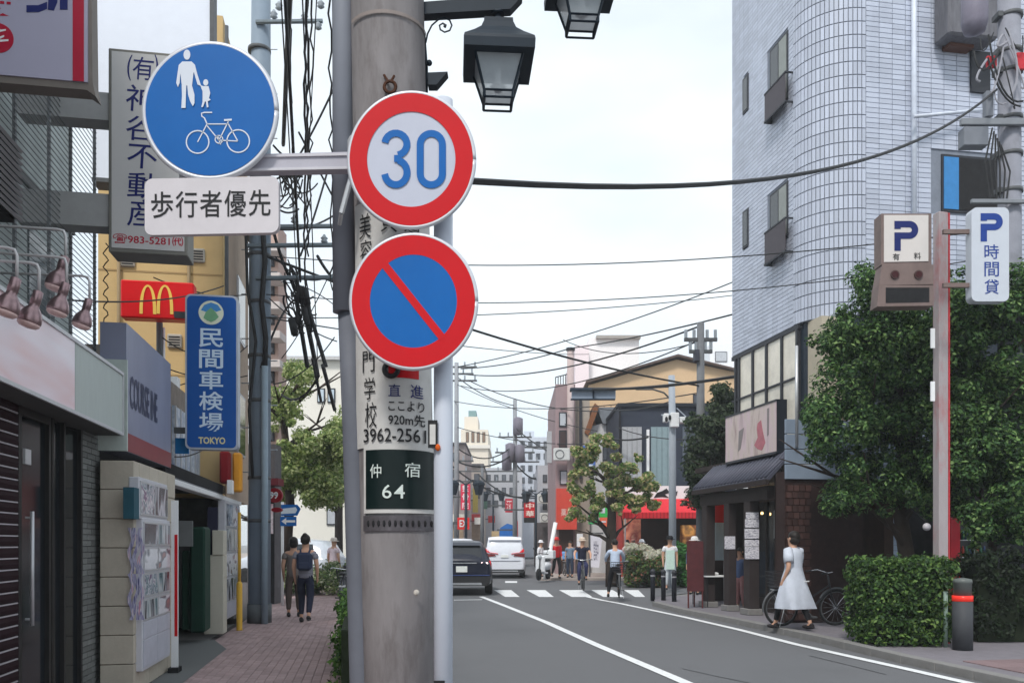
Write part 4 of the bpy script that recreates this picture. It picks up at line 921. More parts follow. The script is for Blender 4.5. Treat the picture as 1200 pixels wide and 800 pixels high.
# corner tiles
m = MB(ST); z = zB; na = 18; dz = .255
while z < zT-.1:
    for i in range(na):
        a0, a1 = R(90*i/na+.5), R(90*(i+1)/na-.5)
        p = [(cx_-r*math.cos(a), cy_-r*math.sin(a)) for r, a in ((rT, a0), (rT, a1), (rT+.014, a1), (rT+.014, a0))]
        lo_, hi_ = z+.010, z+dz-.010
        vs = [[m.b.verts.new((*q_, zz_)) for q_ in p] for zz_ in (lo_, hi_)]
        for j in range(4): m.b.faces.new((vs[0][j], vs[0][(j+1) % 4], vs[1][(j+1) % 4], vs[1][j]))
        m.b.faces.new(vs[1]); m.b.faces.new(vs[0][::-1])
    z += dz
obj('corner_tiles', m, tile_m, t, kind='stuff')
m = MB(ST); z = zB; wz = .0875
wins = [(YS(924, CR), YS(903, CR), 10.5, 11.9), (YS(924, CR), YS(903, CR), 7.75, 8.85), (YS(877.5, CR), YS(871, CR), 11.2, 12.0), (YS(877.5, CR), YS(871, CR), 8.15, 9.0)]
while z < zT-.1:
    y = yN; j = 0
    while y < yF-.02:
        y2 = min(y+.227, yF)
        if not any(a-.05 < (y+y2)/2 < b+.05 and c-.04 < z+.04 < d+.04 for a, b, c, d in wins): m.box(CR-.002, CR+.014, y+.005, y2-.005, z+.005, z+wz-.005)
        y = y2
    z += wz
obj('wing_tiles', m, tile_m, t, kind='stuff', fix=False)
wfm = mat('window_frame_dark', lin(50, 52, 58), .5)
for i, (a, b, c, d) in enumerate(wins):
    fr = obj('window', MB(ST).box(CR-.02, CR+.02, a, b, c, d), wfm, t)
    obj('pane', MB(ST).box(CR-.026, CR-.02, a+.05, (a+b)/2-.02 if i < 2 else b-.05, c+.05, d-.05), mat('curtained_glass', lin(150, 155, 150, .8), .2, var=.1) if i < 2 else glass(), fr)
    if i < 2: obj('pane', MB(ST).box(CR-.024, CR-.02, (a+b)/2+.02, b-.05, c+.05, d-.05), glass(), fr)
for (z0, z1) in ((10.33, 10.95), (7.33, 8.03)):
    a, b = YS(921, 8.36), YS(897, 8.36)
    rl = obj('balcony_rail', MB(ST).box(8.34, 8.355, a, b, z0+.04, z1-.03), mat('rail_panel', lin(72, 66, 72), .5, var=.1), t)
    m = MB(ST); m.box(8.33, 8.37, a-.02, b+.02, z0, z0+.04); m.box(8.33, 8.37, a-.02, b+.02, z1-.03, z1); m.box(8.37, CR, a-.02, a+.01, z0, z0+.03); m.box(8.37, CR, a-.02, a+.01, z1-.03, z1); m.box(8.37, CR, b-.01, b+.02, z0, z1); obj('rail_frame', m, wfm, rl, kind='stuff')
h = holes[0]
fr = obj('window', MB(ST).box(h[0], h[1], K-.02, K+.011, h[2], h[3]), wfm, t)
obj('pane', MB(ST).box(h[0]+.36, h[1]-.05, K-.03, K-.02, h[2]+.05, h[3]-.05), dark_in, fr)
obj('blue_curtain', MB(ST).box(h[0]+.04, h[0]+.36, K-.032, K-.02, h[2]+.05, h[3]-.05), mat('curtain_blue', lin(60, 130, 190), .5), fr)
x = XP(1068, K)[0]; m = MB(ST); m.tube([(x, K-.08, zB), (x, K-.08, zT)], .05, 12); dp = obj('drain_pipe', m, mat('pipe_white', lin(205, 212, 225), .4), t)
m = MB(); m.tube([Pt(1070, 137, 16.2), Pt(1156, 128.5, 16.6)], .035, 8); obj('conduit', m, mat('pipe_white', (1, 1, 1)), t)
a, b = XP(1104, K-.3)[0], XP(1140, K-.3)[0]
m = MB(ST); m.box(a, b+.4, K-.5, K-.05, ZP(1120, 48, K-.3), 13.5, .04); obj('covered_balcony', m, mat('balcony_net', lin(104, 104, 110), .8, var=.3, scale=5, stretch=(3, 3, .6)), t)
m = MB(ST); m.box(XP(1103, K)[0], XP(1131, K)[0], K-.25, K-.03, ZP(1115, 63, K), ZP(1115, 46, K)); obj('brown_box', m, mat('brown_box', lin(95, 62, 52), .6), t)
m = MB(ST); m.box(XP(1136, K)[0], XP(1158, K)[0], K-.06, K-.012, ZP(1145, 110, K), ZP(1145, 62, K)); obj('dark_opening', m, wfm, t)
# glazed floor under the tiled wing
gz0, gz1 = 3.4, zB
m = MB(ST); m.box(CR+.12, 18, K+.12, yF-.05, 2.8, zB-.01); obj('floor_core', m, mat('bright_interior', lin(205, 195, 175, .8), .9, var=.15, scale=1.5), t)
m = MB(ST); m.box(CR-.01, CR+.3, yN-.2, yF+.02, zB-.1, zB-.012); m.box(CR-.01, CR+.3, yN-.2, yF+.02, gz0-.1, gz0); obj('band_beams', m, wfm, t, kind='stuff')
ml = [862, 866, 882, 898, 916, 934]
for a_, b_ in zip(ml[1:], ml[2:]):
    ya, yb = YS(b_, CR), YS(a_, CR)
    fr = obj('glazing', MB(ST).box(CR+.02, CR+.03, ya+.04, yb-.04, gz0, gz1-.1), mat('band_glass', lin(232, 226, 212, .95), .25, var=.25, scale=1.4), t)
for a_ in ml:
    y = YS(a_, CR); obj('mullion', MB(ST).box(CR-.02, CR+.06, y-.035, y+.035, gz0, gz1-.1), wfm, t)
m = MB(ST); m.box(CR-.01, CR+.04, yN-.1, yF, 4.78, 4.82); obj('transom', m, wfm, t)
m = MB(ST); m.prism([(cx_-(rT-.05)*math.cos(R(a)), cy_-(rT-.05)*math.sin(R(a))) for a in range(8, 91, 10)]+[(14, K+.05), (14, K+1)], 3.9, zB-.012); obj('dark_glass_corner', m, mat('dark_panel', lin(42, 50, 60), .3, var=.3), t)
m = MB(ST); x = XP(932, K)[0]; m.tube([(x, K-.05, 3.3), (x, K-.05, 5.2)], .03, 8); obj('thin_pipe', m, alu, t)
sid = mat('pale_siding', lin(138, 152, 170, .9), .5, var=.06, scale=4)
xs0, xs1 = XP(921, K)[0], 12.2
sm_ = mesh_of(MB().box(-(xs1-xs0)/2, (xs1-xs0)/2, -.03, .03, -.135, .135, .006), 'siding_board', sid)
for i in range(4): piece('siding_board', sm_, t, ST @ Matrix.Translation(((xs0+xs1)/2, K+.03, 2.70+.14+i*.285)))
# ground floor walls
dbr = mat('dark_brick_wall', lin(58, 42, 40, .8), .9, var=.3, scale=10, bump=.3)
m = MB(ST); m.box(XP(921, K)[0], XP(1013, K)[0], K+.05, K+.4, 0, 2.85); obj('ground_wall', m, dbr, t)
rb = mat('red_brown_brick', lin(82, 58, 54, .75), .85, var=.15, scale=20, rnd=.3, bump=.3)
x0, x1 = XP(922, K)[0], XP(950, K)[0]; bw = (x1-x0)/4; bmz = mesh_of(MB().box(-bw/2+.006, bw/2-.006, -.015, .02, -.055, .055, .004), 'brick', rb)
for i in range(20):
    for j in range(4):
        piece('brick', bmz, t, ST @ Matrix.Translation((x0+bw*(j+.5+(.25 if i % 2 else -.02)), K+.035, .1+i*.128)))
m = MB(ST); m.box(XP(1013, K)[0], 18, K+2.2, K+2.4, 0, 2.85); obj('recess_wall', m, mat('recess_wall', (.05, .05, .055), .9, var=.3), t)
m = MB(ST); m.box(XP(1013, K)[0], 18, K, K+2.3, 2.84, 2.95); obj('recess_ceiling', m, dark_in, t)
kk = K+1.2; a, b = XP(1017, kk)[0], XP(1057, kk)[0]
z1 = 2.4; sh = obj('shutter', MB(ST).box(a, b, kk+.03, kk+.06, 0, z1), grout, t)
sl_ = mesh_of(MB().box(-(b-a)/4+.01, (b-a)/4-.01, -.012, .02, -.052, .052, .004), 'shutter_slat', mat('shutter_blue_white', lin(172, 188, 208, .95), .5, var=.06))
for i in range(21):
    for j in (0, 1): piece('shutter_slat', sl_, sh, ST @ Matrix.Translation((a+(b-a)*(.25+.5*j), kk+.01, .06+i*.112)))
# little restaurant
cS = 8.1
t = thing('restaurant', 'small dark timber restaurant with tiled lean to roof and thick posts', 'restaurant', tuple(Sp(9.5, 19)), TH)
timber = mat('dark_timber', lin(52, 42, 40, .8), .75, var=.25, scale=8, stretch=(1, 1, .3), bump=.2)
m = MB(ST); m.box(10.2, 10.4, K+.5, 21.5, 0, 3.4); obj('back_wall', m, mat('warm_dark_wall', lin(70, 52, 44, .8), .9, var=.3), t)
m = MB(ST); m.box(8.75, 13.5, 21.0, 21.15, 0, 2.7); obj('far_wall', m, timber, t)
m = MB(ST); m.box(8.5, 18, K+1, 21.0, 3.3, 3.42); obj('ceiling', m, timber, t)
ye0, ye1 = YS(890, 7.9), YS(815, 7.9)
rt_ = mat('roof_tile_grey', lin(88, 90, 104, .8), .45, var=.12, scale=8, rnd=.1)
m = MB(ST)
P1 = [(7.88, 2.78), (8.42, 3.32), (8.42, 3.26), (7.90, 2.70)]
m.prism(P1, 0, ye1-ye0+.5); m.b.transform(Matrix(((1, 0, 0, 0), (0, 0, 1, ye0-.35), (0, 1, 0, 0), (0, 0, 0, 1)))); rf = obj('roof', m, rt_, t)
n_ = 22; L_ = (ye1-ye0+.5)
rtm = mesh_of(MB().tube([(7.88, 0, 2.80), (8.15, 0, 3.07), (8.42, 0, 3.34)], .035, 8), 'roll_tile', rt_)
for i in range(n_): piece('roll_tile', rtm, rf, ST @ Matrix.Translation((0, ye0-.35+L_*(i+.5)/n_, 0)))
m = MB(ST); m.box(7.86, 7.93, ye0-.36, ye1+.16, 2.66, 2.76); obj('eave_board', m, timber, rf)
m = MB(ST); m.box(cS-.08, cS+.08, ye0-.1, ye1, 2.38, 2.66); obj('lintel', m, timber, t)
posts = [(830, 15), (855.5, 14), (880.5, 17)]
for pxc, wp in posts:
    y = YS(pxc, cS); w2 = wp*depth_a(pxc, cS)/2000
    ps = obj('post', MB(ST).box(cS-w2*.7, cS+w2*.7, y-w2, y+w2, .12, 2.38, .01), mat('post_dark', lin(58, 50, 50, .85), .8, var=.2, bump=.2), t)
    obj('plinth', MB(ST).box(cS-w2*1.1, cS+w2*1.1, y-w2*1.3, y+w2*1.3, -.01, .12, .01), concrete, ps)
yy = YS(905, 8.6)
m = MB(ST); m.box(8.5, 8.7, YS(914, 8.6)-.25, YS(914, 8.6)+.05, 0, 3.3); obj('corner_post', m, timber, t)
obj('glass_front', MB(ST).box(8.72, 8.74, YS(912, 8.7), YS(884, 8.7), .3, 2.4), mat('front_glass', (.05, .055, .06), .1, alpha=.55), t)
m = MB(ST); m.box(8.70, 8.76, YS(912, 8.7), YS(884, 8.7), 0, .3); m.box(8.7, 8.76, YS(899, 8.7), YS(897, 8.7), .3, 2.4); obj('sill_wall', m, timber, t, kind='stuff')
obj('pale_notice', MB(ST).box(8.69, 8.70, YS(911, 8.69), YS(907, 8.69), 1.6, 2.2), white_p, t)
obj('noren_panel', MB(ST).box(9.4, 9.44, YS(905, 9.4), YS(880, 9.4), .3, 1.3), mat('blue_board', lin(60, 80, 110)), t)
warm = mat('warm_bulb', (1, .62, .25), .5, var=0, emit=9)
for i, (a, b) in enumerate(((886, 594), (893, 601), (899, 597), (902, 602), (841, 585), (896, 583))):
    m = MB(); m.ball(tuple(Pt(a, b, 19.6+.2*i)), .035); o = obj('ceiling_lamp', m, warm, None, None, None)
    tag(o, ['warm bulb nearest the poster post in the restaurant', 'lower warm bulb beside the first one', 'dim upper warm bulb in middle of restaurant ceiling', 'warm bulb closest to the white notice in restaurant', 'warm bulb above the red and white banner', 'small warm bulb right under restaurant eave'][i], 'lamp', 'restaurant ceiling lamps')
    p = Pt(a, b, 19.6+.2*i); m = MB(); m.tube([p+Vector((0, 0, .03)), (p.x, p.y, 3.3)], .006, 4); obj('lamp_cord', m, cable_m, o)
# shop sign over the eave
c_ = 8.3
y0, y1 = YS(910, c_), YS(850, c_)
t = thing('restaurant_sign', 'pink beige picture sign board with faded pattern over the tiled eave', 'shop sign', tuple(Sp(c_+.15, (y0+y1)/2, 3.33)), TH)
obj('cabinet', MB(ST).box(c_+.01, c_+.36, y0, y1, 3.32, 4.43), mat('sign_dark_side', lin(26, 32, 42), .5), t)
obj('face', MB(ST).box(c_, c_+.01, y0+.02, y1-.01, 3.36, 4.40), ramp_mat('pink_beige_print', [lin(150, 120, 122), lin(195, 180, 172), lin(200, 178, 184), lin(172, 150, 152)], 1.8, .45, (1, 2.2, .5), 3, .3, .7), t)
m = MB(ST); m.box(c_-.012, c_+.0, y0, y1, 4.39, 4.43); m.box(c_-.012, c_+.0, y0, y1, 3.32, 3.37); obj('trim', m, wfm, t, kind='stuff')
m = MB(FR(c_)); s_ = lambda px_: -YS(px_, c_)
m.prism([(s_(888), 4.05), (s_(892), 4.1), (s_(894), 3.85), (s_(897), 3.6), (s_(893), 3.45), (s_(888), 3.5), (s_(884), 3.6), (s_(888), 3.75), (s_(887), 3.95)], 0, .004); obj('red_figure', m, mat('faded_red', lin(175, 105, 115), .5, var=.2), t)
m = MB(FR(c_)); m.prism([(s_(899), 4.3), (s_(901.5), 4.3), (s_(901), 3.75), (s_(899), 3.72)], 0, .004); m.prism([(s_(866), 4.0), (s_(872), 4.05), (s_(868), 3.6), (s_(865), 3.55)], 0, .004); obj('grey_strokes', m, mat('faded_grey', lin(130, 122, 122), .5), t, kind='stuff')
# papers on posts
y = YS(880.5, cS); w2 = .165; F = frame(UX*0+UY*(y-w2-.012), UX)
t = thing('paper_notices', 'column of white paper notices pinned on the nearest dark post', 'notices', tuple(Sp(cS, y-.2, 1)), TH)
k = y-w2-.014
pr = ramp_mat('small_print', [lin(228, 226, 232), lin(232, 230, 236), lin(90, 90, 120), lin(225, 222, 230)], 22, .6, (1, 1, 6), 2, .35, .75)
for (ya, yb, ins) in ((600, 608, 1.5), (608, 618, .5), (619, 631, 0), (632, 640, 0), (640, 655, .3)):
    F = FA(k); a, b = XP(872.5+ins, k)[0], XP(889.5-ins*.3, k)[0]
    obj('notice', MB(F).box(a, b, ZP(880, yb-.4, k), ZP(880, ya, k), 0, .004), pr, t)
y = YS(855.5, cS); k = y-.15
a, b = XP(849, k)[0], XP(861.5, k)[0]
obj('paper_notice', MB(FA(k)).box(a, b, ZP(855, 643, k), ZP(855, 628, k), 0, .004), pr, None, 'single white paper notice on the middle dark post', 'notice')
# banner, table, stand
k = YS(842, 8.6); a, b = XP(838, k)[0], XP(848, k)[0]
t = thing('cloth_banner', 'narrow standing banner, red on top and pale blue below, between restaurant posts', 'banner', tuple(Sp((a+b)/2, k)), TH)
zz_ = lambda py: ZP(843, py, k)
obj('red_cloth', MB(FA(k)).box(a, b, zz_(612), zz_(580), 0, .01), red, t); obj('pale_cloth', MB(FA(k)).box(a, b, zz_(656), zz_(612), 0, .01), mat('pale_blue_cloth', lin(178, 198, 210), .7, var=.1), t)
obj('pole', MB(FA(k)).box(b, b+.025, 0, zz_(578), 0, .02), alu, t)
p = G(832, 709)
t = thing('folding_table', 'small white topped table outside the restaurant posts', 'table', tuple(p), TH)
Mt = Matrix.Translation(p) @ Matrix.Rotation(TH, 4, 'Z')
obj('table_top', MB(Mt).box(-.3, .3, -.5, .5, .70, .73, .005), white_p, t)
for sx in (-.25, .25):
    for sy in (-.45, .45): m = MB(Mt); m.tube([(sx, sy, 0), (sx, sy, .7)], .012, 6); obj('leg', m, black_m, t)
m = MB(Mt); m.ball((0, .1, .79), (.09, .12, .06)); m.ball((.05, -.2, .77), (.08, .08, .04)); obj('white_bag', m, white_p, None, 'crumpled white bag on the small white table', 'bag')
# A-board dark red
p = G(815, 712); Mt = Matrix.Translation(p) @ Matrix.Rotation(R(-8), 4, 'Z')
t = thing('menu_board', 'tall dark red easel board on two legs beside restaurant table', 'board', tuple(p), R(-8))
m = MB(Mt @ Matrix.Rotation(R(-6), 4, 'X')); m.box(-.19, .19, -.02, .02, .38, 1.55, .006); obj('board', m, mat('dark_red_board', lin(78, 34, 38), .6, var=.25), t)
for sx in (-.16, .16): m = MB(Mt @ Matrix.Rotation(R(-6), 4, 'X')); m.tube([(sx, 0, 0), (sx, 0, .4)], .018, 6); obj('leg', m, mat('leg_red', lin(90, 45, 45), .6), t)
m = MB(Mt); m.tube([(0, .4, 0), (0, -.02+.14, 1.3)], .016, 6); obj('back_leg', m, mat('leg_red', (1, 1, 1)), t)
# bollards
bo = None
for i, (px_, by, lab) in enumerate(((765, 703.5, 'leftmost slim dark bollard at the pavement corner'), (777.5, 704.5, 'middle slim dark bollard of the three at the corner'), (790, 706, 'rightmost slim dark bollard, in front of the person in an apron'))):
    p = G(px_, by-2)
    if bo is None:
        bo = thing('bollard', lab, 'bollard', tuple(p), 0, 'dark bollards at the pavement corner'); Mt = Matrix.Translation(p)
        m = MB(Mt); m.lathe([(.062, -.05), (.062, .68), (.058, .70)], n=14); obj('shaft', m, mat('bollard_dark', lin(40, 42, 50), .5, var=.2), bo)
        m = MB(Mt); m.lathe([(.058, .70), (.07, .715), (.07, .745), (.05, .79), (.012, .81)], n=14); obj('cap', m, mat('bollard_cap', lin(56, 58, 64), .4), bo)
        m = MB(Mt); m.lathe([(.064, .60), (.064, .64)], n=14); obj('reflector', m, mat('reflector_pale', lin(150, 150, 155), .3), bo)
    else: dup(bo, p, 0, lab)
# ---- parking signs
p = Vector(((1103-600)*.0129, 12.9, 0))
t = thing('parking_pole', 'tall peeling red and grey steel pole rising out of the clipped hedge', 'pole', tuple(p))
peel = mat('peeling_paint', lin(168, 160, 162, .9), .7, var=.1, scale=6, dirt=.9, dcol=lin(165, 60, 62), dscale=2.2, stretch=(1, 1, .3))
m = MB(Matrix.Translation(p) @ Matrix.Rotation(R(14), 4, 'Z')); zt = 1.5+(636-250)*p.y/1000
m.box(-.095, .07, -.07, .07, -.02, zt, .01); obj('shaft', m, peel, t)
m = MB(Matrix.Translation(p) @ Matrix.Rotation(R(14), 4, 'Z')); m.box(.071, .10, -.072, .06, -.02, zt-.01, .006); obj('red_edge', m, mat('red_edge', lin(176, 50, 58), .6, var=.3, scale=5), t)
obj('tag_plate', MB(FC(p.y-.1)).box((1090-600)*.0128, (1095-600)*.0128, 1.5+(636-408)*.0128, 1.5+(636-385)*.0128, 0, .02), white_p, t)
obj('tag_plate', MB(FC(p.y-.1)).box((1090-600)*.0128, (1095-600)*.0128, 1.5+(636-470)*.0128, 1.5+(636-447)*.0128, 0, .02), white_p, t)
D = 12.2; q = D/1000; F = FC(D); U = lambda a, b: ((a-600)*q, 1.5+(636-b)*q)
t = thing('parking_sign', 'box shaped parking sign, navy P over two lamps and a dark panel', 'parking sign', tuple(Pt(1062, 357, D)))
brn = mat('weathered_case', lin(120, 104, 100), .6, var=.15, dirt=.3)
m = MB(F); m.prism([U(1033, 310), U(1092, 310), U(1092, 250), U(1033, 250)], -.25, -.01); obj('upper_case', m, brn, t)
m = MB(F); m.prism([U(1036, 307), U(1088, 306), U(1088, 252), U(1036, 252)], -.01, 0); obj('white_face', m, mat('parking_face', lin(214, 208, 204, .92), .4, var=.06, dirt=.2, dcol=lin(170, 160, 152), dscale=6), t)
pn = mat('parking_navy', lin(24, 36, 98), .45, var=.05)
def bigP(m, x0, y0, w_, h_, s_, z):
    pts = [(x0+s_/2, y0+h_), (x0+s_/2, y0+s_/2+.5), (x0+w_*.5, y0+s_/2)]
    thick_poly(m, [U(x0+s_/2, y0+h_), U(x0+s_/2, y0+h_*.46)], s_*q, z)
    top = [U(x0, y0+s_/2)]+arc(*U(x0+w_-h_*.3, y0+h_*.30), (h_*.3-s_/2)*q*1.0, (h_*.30-s_/2)*q, 90, -90, 16)+[U(x0, y0+h_*.6-s_/2)]
    thick_poly(m, top, s_*q, z+.0005)
    m.face([(*U(x0, y0+s_*.9), z+.0003), (*U(x0+s_, y0+s_*.9), z+.0003), (*U(x0+s_, y0+h_*.27), z+.0003), (*U(x0, y0+h_*.27), z+.0003)])
m = MB(F); bigP(m, 1048, 259, 28, 35, 7.5, .004); obj('letter', m, pn, t, fix=False)
m = MB(F); m.glyph('有', *U(1050, 301), 8*q, 8*q, .004, .01); m.glyph('料', *U(1075, 300), 8*q, 8*q, .004, .01); obj('lettering', m, ink, t, kind='stuff', fix=False)
m = MB(F); m.prism([U(1030, 334), U(1094, 333), U(1094, 310), U(1034, 310)], -.22, .0); obj('lamp_case', m, brn, t)
for a in (1048.5, 1076):
    m = MB(F); disc(m, *U(a, 322), .062, .062, 0, .02, 20); l_ = obj('lamp', m, mat('lamp_ring', lin(70, 50, 48), .5), t)
    m = MB(F); disc(m, *U(a, 322), .045, .045, .02, .024, 20); obj('lamp_lens', m, mat('lens_dark', lin(60, 22, 24), .2), l_)
m = MB(F); m.prism([U(1028, 359), U(1094, 358), U(1094, 334), U(1030, 334)], -.24, .0); obj('lower_case', m, brn, t)
m = MB(F); m.prism([U(1038, 355), U(1089, 354), U(1089, 337), U(1038, 337)], 0, .004); obj('display', m, dark_in, t)
t = thing('parking_sign', 'rounded white sign with blue P above 時間貸', 'parking sign', tuple(Pt(1160, 353, D)))
m = MB(F); a, b = U(1160.5, 298); m.prism(rrect(a, b, 44*q, 110*q, .08), -.16, 0); obj('case', m, mat('parking_white', lin(200, 206, 216, .92), .4, var=.04), t)
pb_ = mat('parking_blue', lin(32, 62, 138), .45, var=.04)
m = MB(F); bigP(m, 1149, 250, 26, 33, 7.5, .004); obj('letter', m, pb_, t, fix=False)
m = MB(F)
for i, ch in enumerate('時間貸'): m.glyph(ch, *U(1162, 295+i*20.5), 17*q, 17*q, .004, .004)
obj('lettering', m, pb_, t, kind='stuff', fix=False)
m = MB(F); m.box(U(1108, 0)[0], U(1139, 0)[0], U(0, 272)[1], U(0, 267)[1], -.1, -.05); m.box(U(1108, 0)[0], U(1139, 0)[0], U(0, 335)[1], U(0, 330)[1], -.1, -.05); obj('arms', m, brn, t, kind='stuff')
# reflector bollard and slim guard post
p = G(1128, 760)
t = thing('reflector_bollard', 'grey bollard with glowing red reflector band at the hedge end', 'bollard', tuple(p)); Mt = Matrix.Translation(p)
m = MB(Mt); m.lathe([(.135, -.05), (.135, .68)], n=20); obj('shaft', m, mat('bollard_grey', lin(66, 68, 72), .6, var=.15), t)
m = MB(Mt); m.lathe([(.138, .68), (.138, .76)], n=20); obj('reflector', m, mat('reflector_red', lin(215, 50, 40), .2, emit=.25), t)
m = MB(Mt); m.lathe([(.12, .76), (.12, .93), (.13, .94), (.12, .99), (.02, 1.01)], n=20); obj('cap', m, mat('bollard_clear', lin(95, 100, 98), .3), t)
p = G(1108, 757); m = MB(Matrix.Translation(p)); m.tube([(0, 0, -.02), (0, 0, .8)], .03, 10); obj('guard_post', m, mat('pale_green_metal', lin(130, 150, 140), .5, var=.1), None, 'slim pale green post against the hedge corner', 'post')
# hedge
lf_h = leaf_mat('hedge_leaves', [lin(34, 54, 30), lin(54, 84, 42), lin(76, 110, 52), lin(124, 152, 80)])
x0, x1 = (994-600)*.0134, (1110-600)*.0126; y0, y1 = 12.45, 13.4
t = thing('clipped_hedge', 'square clipped green hedge in front of the parking pole', 'hedge', ((x0+x1)/2, (y0+y1)/2, 0))
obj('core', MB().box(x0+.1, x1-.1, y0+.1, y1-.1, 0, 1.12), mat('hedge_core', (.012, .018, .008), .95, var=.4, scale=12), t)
g = np.random.default_rng(5)
cl_ = []
for i in range(1050):
    f = g.integers(0, 5)
    x, y, z = g.uniform(x0, x1), g.uniform(y0, y1), g.uniform(.04, 1.2)
    if f in (0, 1): y = y0
    elif f == 2: z = 1.2
    elif f == 3: x = x0
    else: x = x1
    rr_ = g.uniform(.05, .11); cl_.append(((x+g.normal()*.02, y+g.normal()*.03, z+g.normal()*.03), (rr_, rr_, rr_*.9), 13))
leaves('foliage', cl_, .032, lf_h, t, 3, up=.5)
m = MB()
for i in range(14): a = g.uniform(x0+.1, x1-.1); m.tube([(a, y0+.3, 0), (a+g.uniform(-.1, .1), y0+.15, .5)], .012, 5)
obj('stems', m, mat('bark_dark', lin(60, 50, 42), .9), t, kind='stuff')
# left hedge beside concrete pole
x0, x1 = -1.72, -1.35
t = thing('kerb_hedge', 'narrow leafy hedge strip showing left of the concrete pole foot', 'hedge', (-1.55, 11, 0))
cl_ = []
for i in range(700):
    y = g.uniform(8.2, 14); xx = -.175*y; cl_.append(((xx-.02+g.uniform(-.27, .25), y, g.uniform(.05, .82)), (.07, .07, .06), 12))
leaves('foliage', cl_, .03, leaf_mat('kerb_leaves', [lin(38, 60, 28), lin(60, 95, 40), lin(85, 125, 55), lin(120, 150, 80)]), t, 4, up=.5)
obj('core', MB(ST).box(-.2, .15, 8.2, 14, 0, .68), MATS['hedge_core'], t)
# red panel, shelf, round lamp in the dark recess
kk = K+1.0
obj('upright_sign', MB(FA(kk)).box(XP(1111, kk)[0], XP(1122, kk)[0], 0, ZP(1116, 606, kk), 0, .08), mat('recess_red', lin(180, 20, 40), .5), None, 'red upright panel behind the peeling parking pole', 'sign')
t = thing('drink_shelf', 'shelf with rows of bottles and cans in the dark recess', 'shelf', tuple(Sp(XP(1150, kk)[0], kk)), TH)
obj('cabinet', MB(FA(kk)).box(XP(1123, kk)[0], XP(1182, kk)[0], 0, ZP(1150, 606, kk), -.6, 0), mat('cabinet_dark', (.03, .035, .035), .5), t)
g0_ = [(lin(60, 110, 90)), (lin(150, 60, 50)), (lin(110, 120, 120)), (lin(60, 80, 120))]
for r_, py in enumerate((632, 652)):
    z = ZP(1150, py, kk); obj('shelf_edge', MB(FA(kk)).box(XP(1124, kk)[0], XP(1180, kk)[0], z-.02, z, 0, .03), white_p, t)
    for j in range(13):
        x = XP(1126+j*4.2, kk)[0]; m = MB(ST); m.lathe([(.028, z), (.028, z+.16), (.012, z+.2), (.012, z+.23)], (x, kk-.06, 0), 8); obj('bottle', m, mat('bottle_%s' % 'abcd'[(j*3+r_) % 4], g0_[(j*3+r_) % 4], .3), t)
m = MB(); p = Pt(1086, 617, 13.5); m.ball(tuple(p), .062); t = obj('globe_lamp', m, mat('globe_white', lin(205, 200, 205), .3), None, 'round white globe lamp left of the parking pole', 'lamp')
m = MB(); m.tube([p+Vector((0, 0, .08)), p+Vector((0, .5, .3))], .015, 6); obj('lamp_arm', m, black_m, t)
# right utility pole with gear
D = 13.9; q = D/1000; p = Vector(((1184-600)*q, D, 0))
t = thing('utility_pole', 'concrete utility pole crowded with grey boxes and cable loops at right edge', 'utility pole', tuple(p))
m = MB(); m.tube([(p.x, p.y, -.05), (p.x-.02, p.y, 10.8)], [.185, .165], 24); obj('shaft', m, mat('grey_pole', lin(138, 140, 150, .95), .8, var=.12, scale=6, bump=.3, dirt=.3), t)
for py in (20, 62, 85, 140, 182, 225):
    z = 1.5+(636-py)*q; m = MB(); m.tube([(p.x, p.y, z-.03), (p.x, p.y, z+.03)], .185, 20); m.box(p.x-.25, p.x-.17, p.y-.1, p.y+.1, z-.04, z+.04); obj('band', m, dark_steel, t)
Fq = FC(D-.25)
def gb(name, a, b, c, d, dp, ma, **kw):
    m = MB(Fq); m.box((a-600)*q*.98, (b-600)*q*.98, 1.5+(636-d)*q*.98, 1.5+(636-c)*q*.98, -dp, 0, .01); return obj(name, m, ma, t, **kw)
gb('cross_arm', 1128, 1215, 137, 145, .08, mat('arm_grey2', lin(128, 132, 138), .5, var=.1)); gb('junction_box', 1131, 1160, 147, 169, .2, mat('box_grey', lin(118, 122, 130), .5, var=.1)); gb('cross_arm', 1140, 1215, 232, 237, .06, MATS['arm_grey2'])
gb('splice_case', 1157, 1166, 105, 135, .12, MATS['box_grey']); gb('red_marker', 1158, 1170, 64, 78, .05, mat('marker_red', lin(190, 50, 60))); gb('red_marker', 1193, 1204, 60, 80, .05, MATS['marker_red'])
m = MB(); a = Pt(1150, 12, D-.3); m.lathe([(.02, -.5), (.16, -.45), (.2, -.3), (.2, .3), (.15, .36)], tuple(Pt(1142, 5, D-.1)), 18); obj('transformer_can', m, mat('can_grey', lin(120, 116, 130), .5, var=.15), t)
random.seed(5)
for i in range(12):
    c0 = Pt(random.uniform(1150, 1190), random.uniform(30, 80), D-.28); c1 = Pt(random.uniform(1140, 1200), random.uniform(40, 130), D-.28); cm = (c0+c1)/2+Vector((random.uniform(-.3, .3), -.05, -random.uniform(.2, .7)))
    m = MB(); m.tube([c0*(1-u)**2+cm*2*u*(1-u)+c1*u*u for u in [j/8 for j in range(9)]], random.uniform(.010, .02), 6); obj('cable_loop', m, [cable_m, mat('grey_cable', lin(150, 150, 158), .5)][i % 2], t)
for i in range(6):
    c0 = Pt(1163+i*2, 150+i*4, D-.25); c1 = Pt(1160+i*4, 232, D-.25); m = MB(); m.tube([c0, (c0+c1)/2+Vector((-.1+.04*i, 0, 0)), c1], .014, 5); obj('riser_wire', m, cable_m, t)
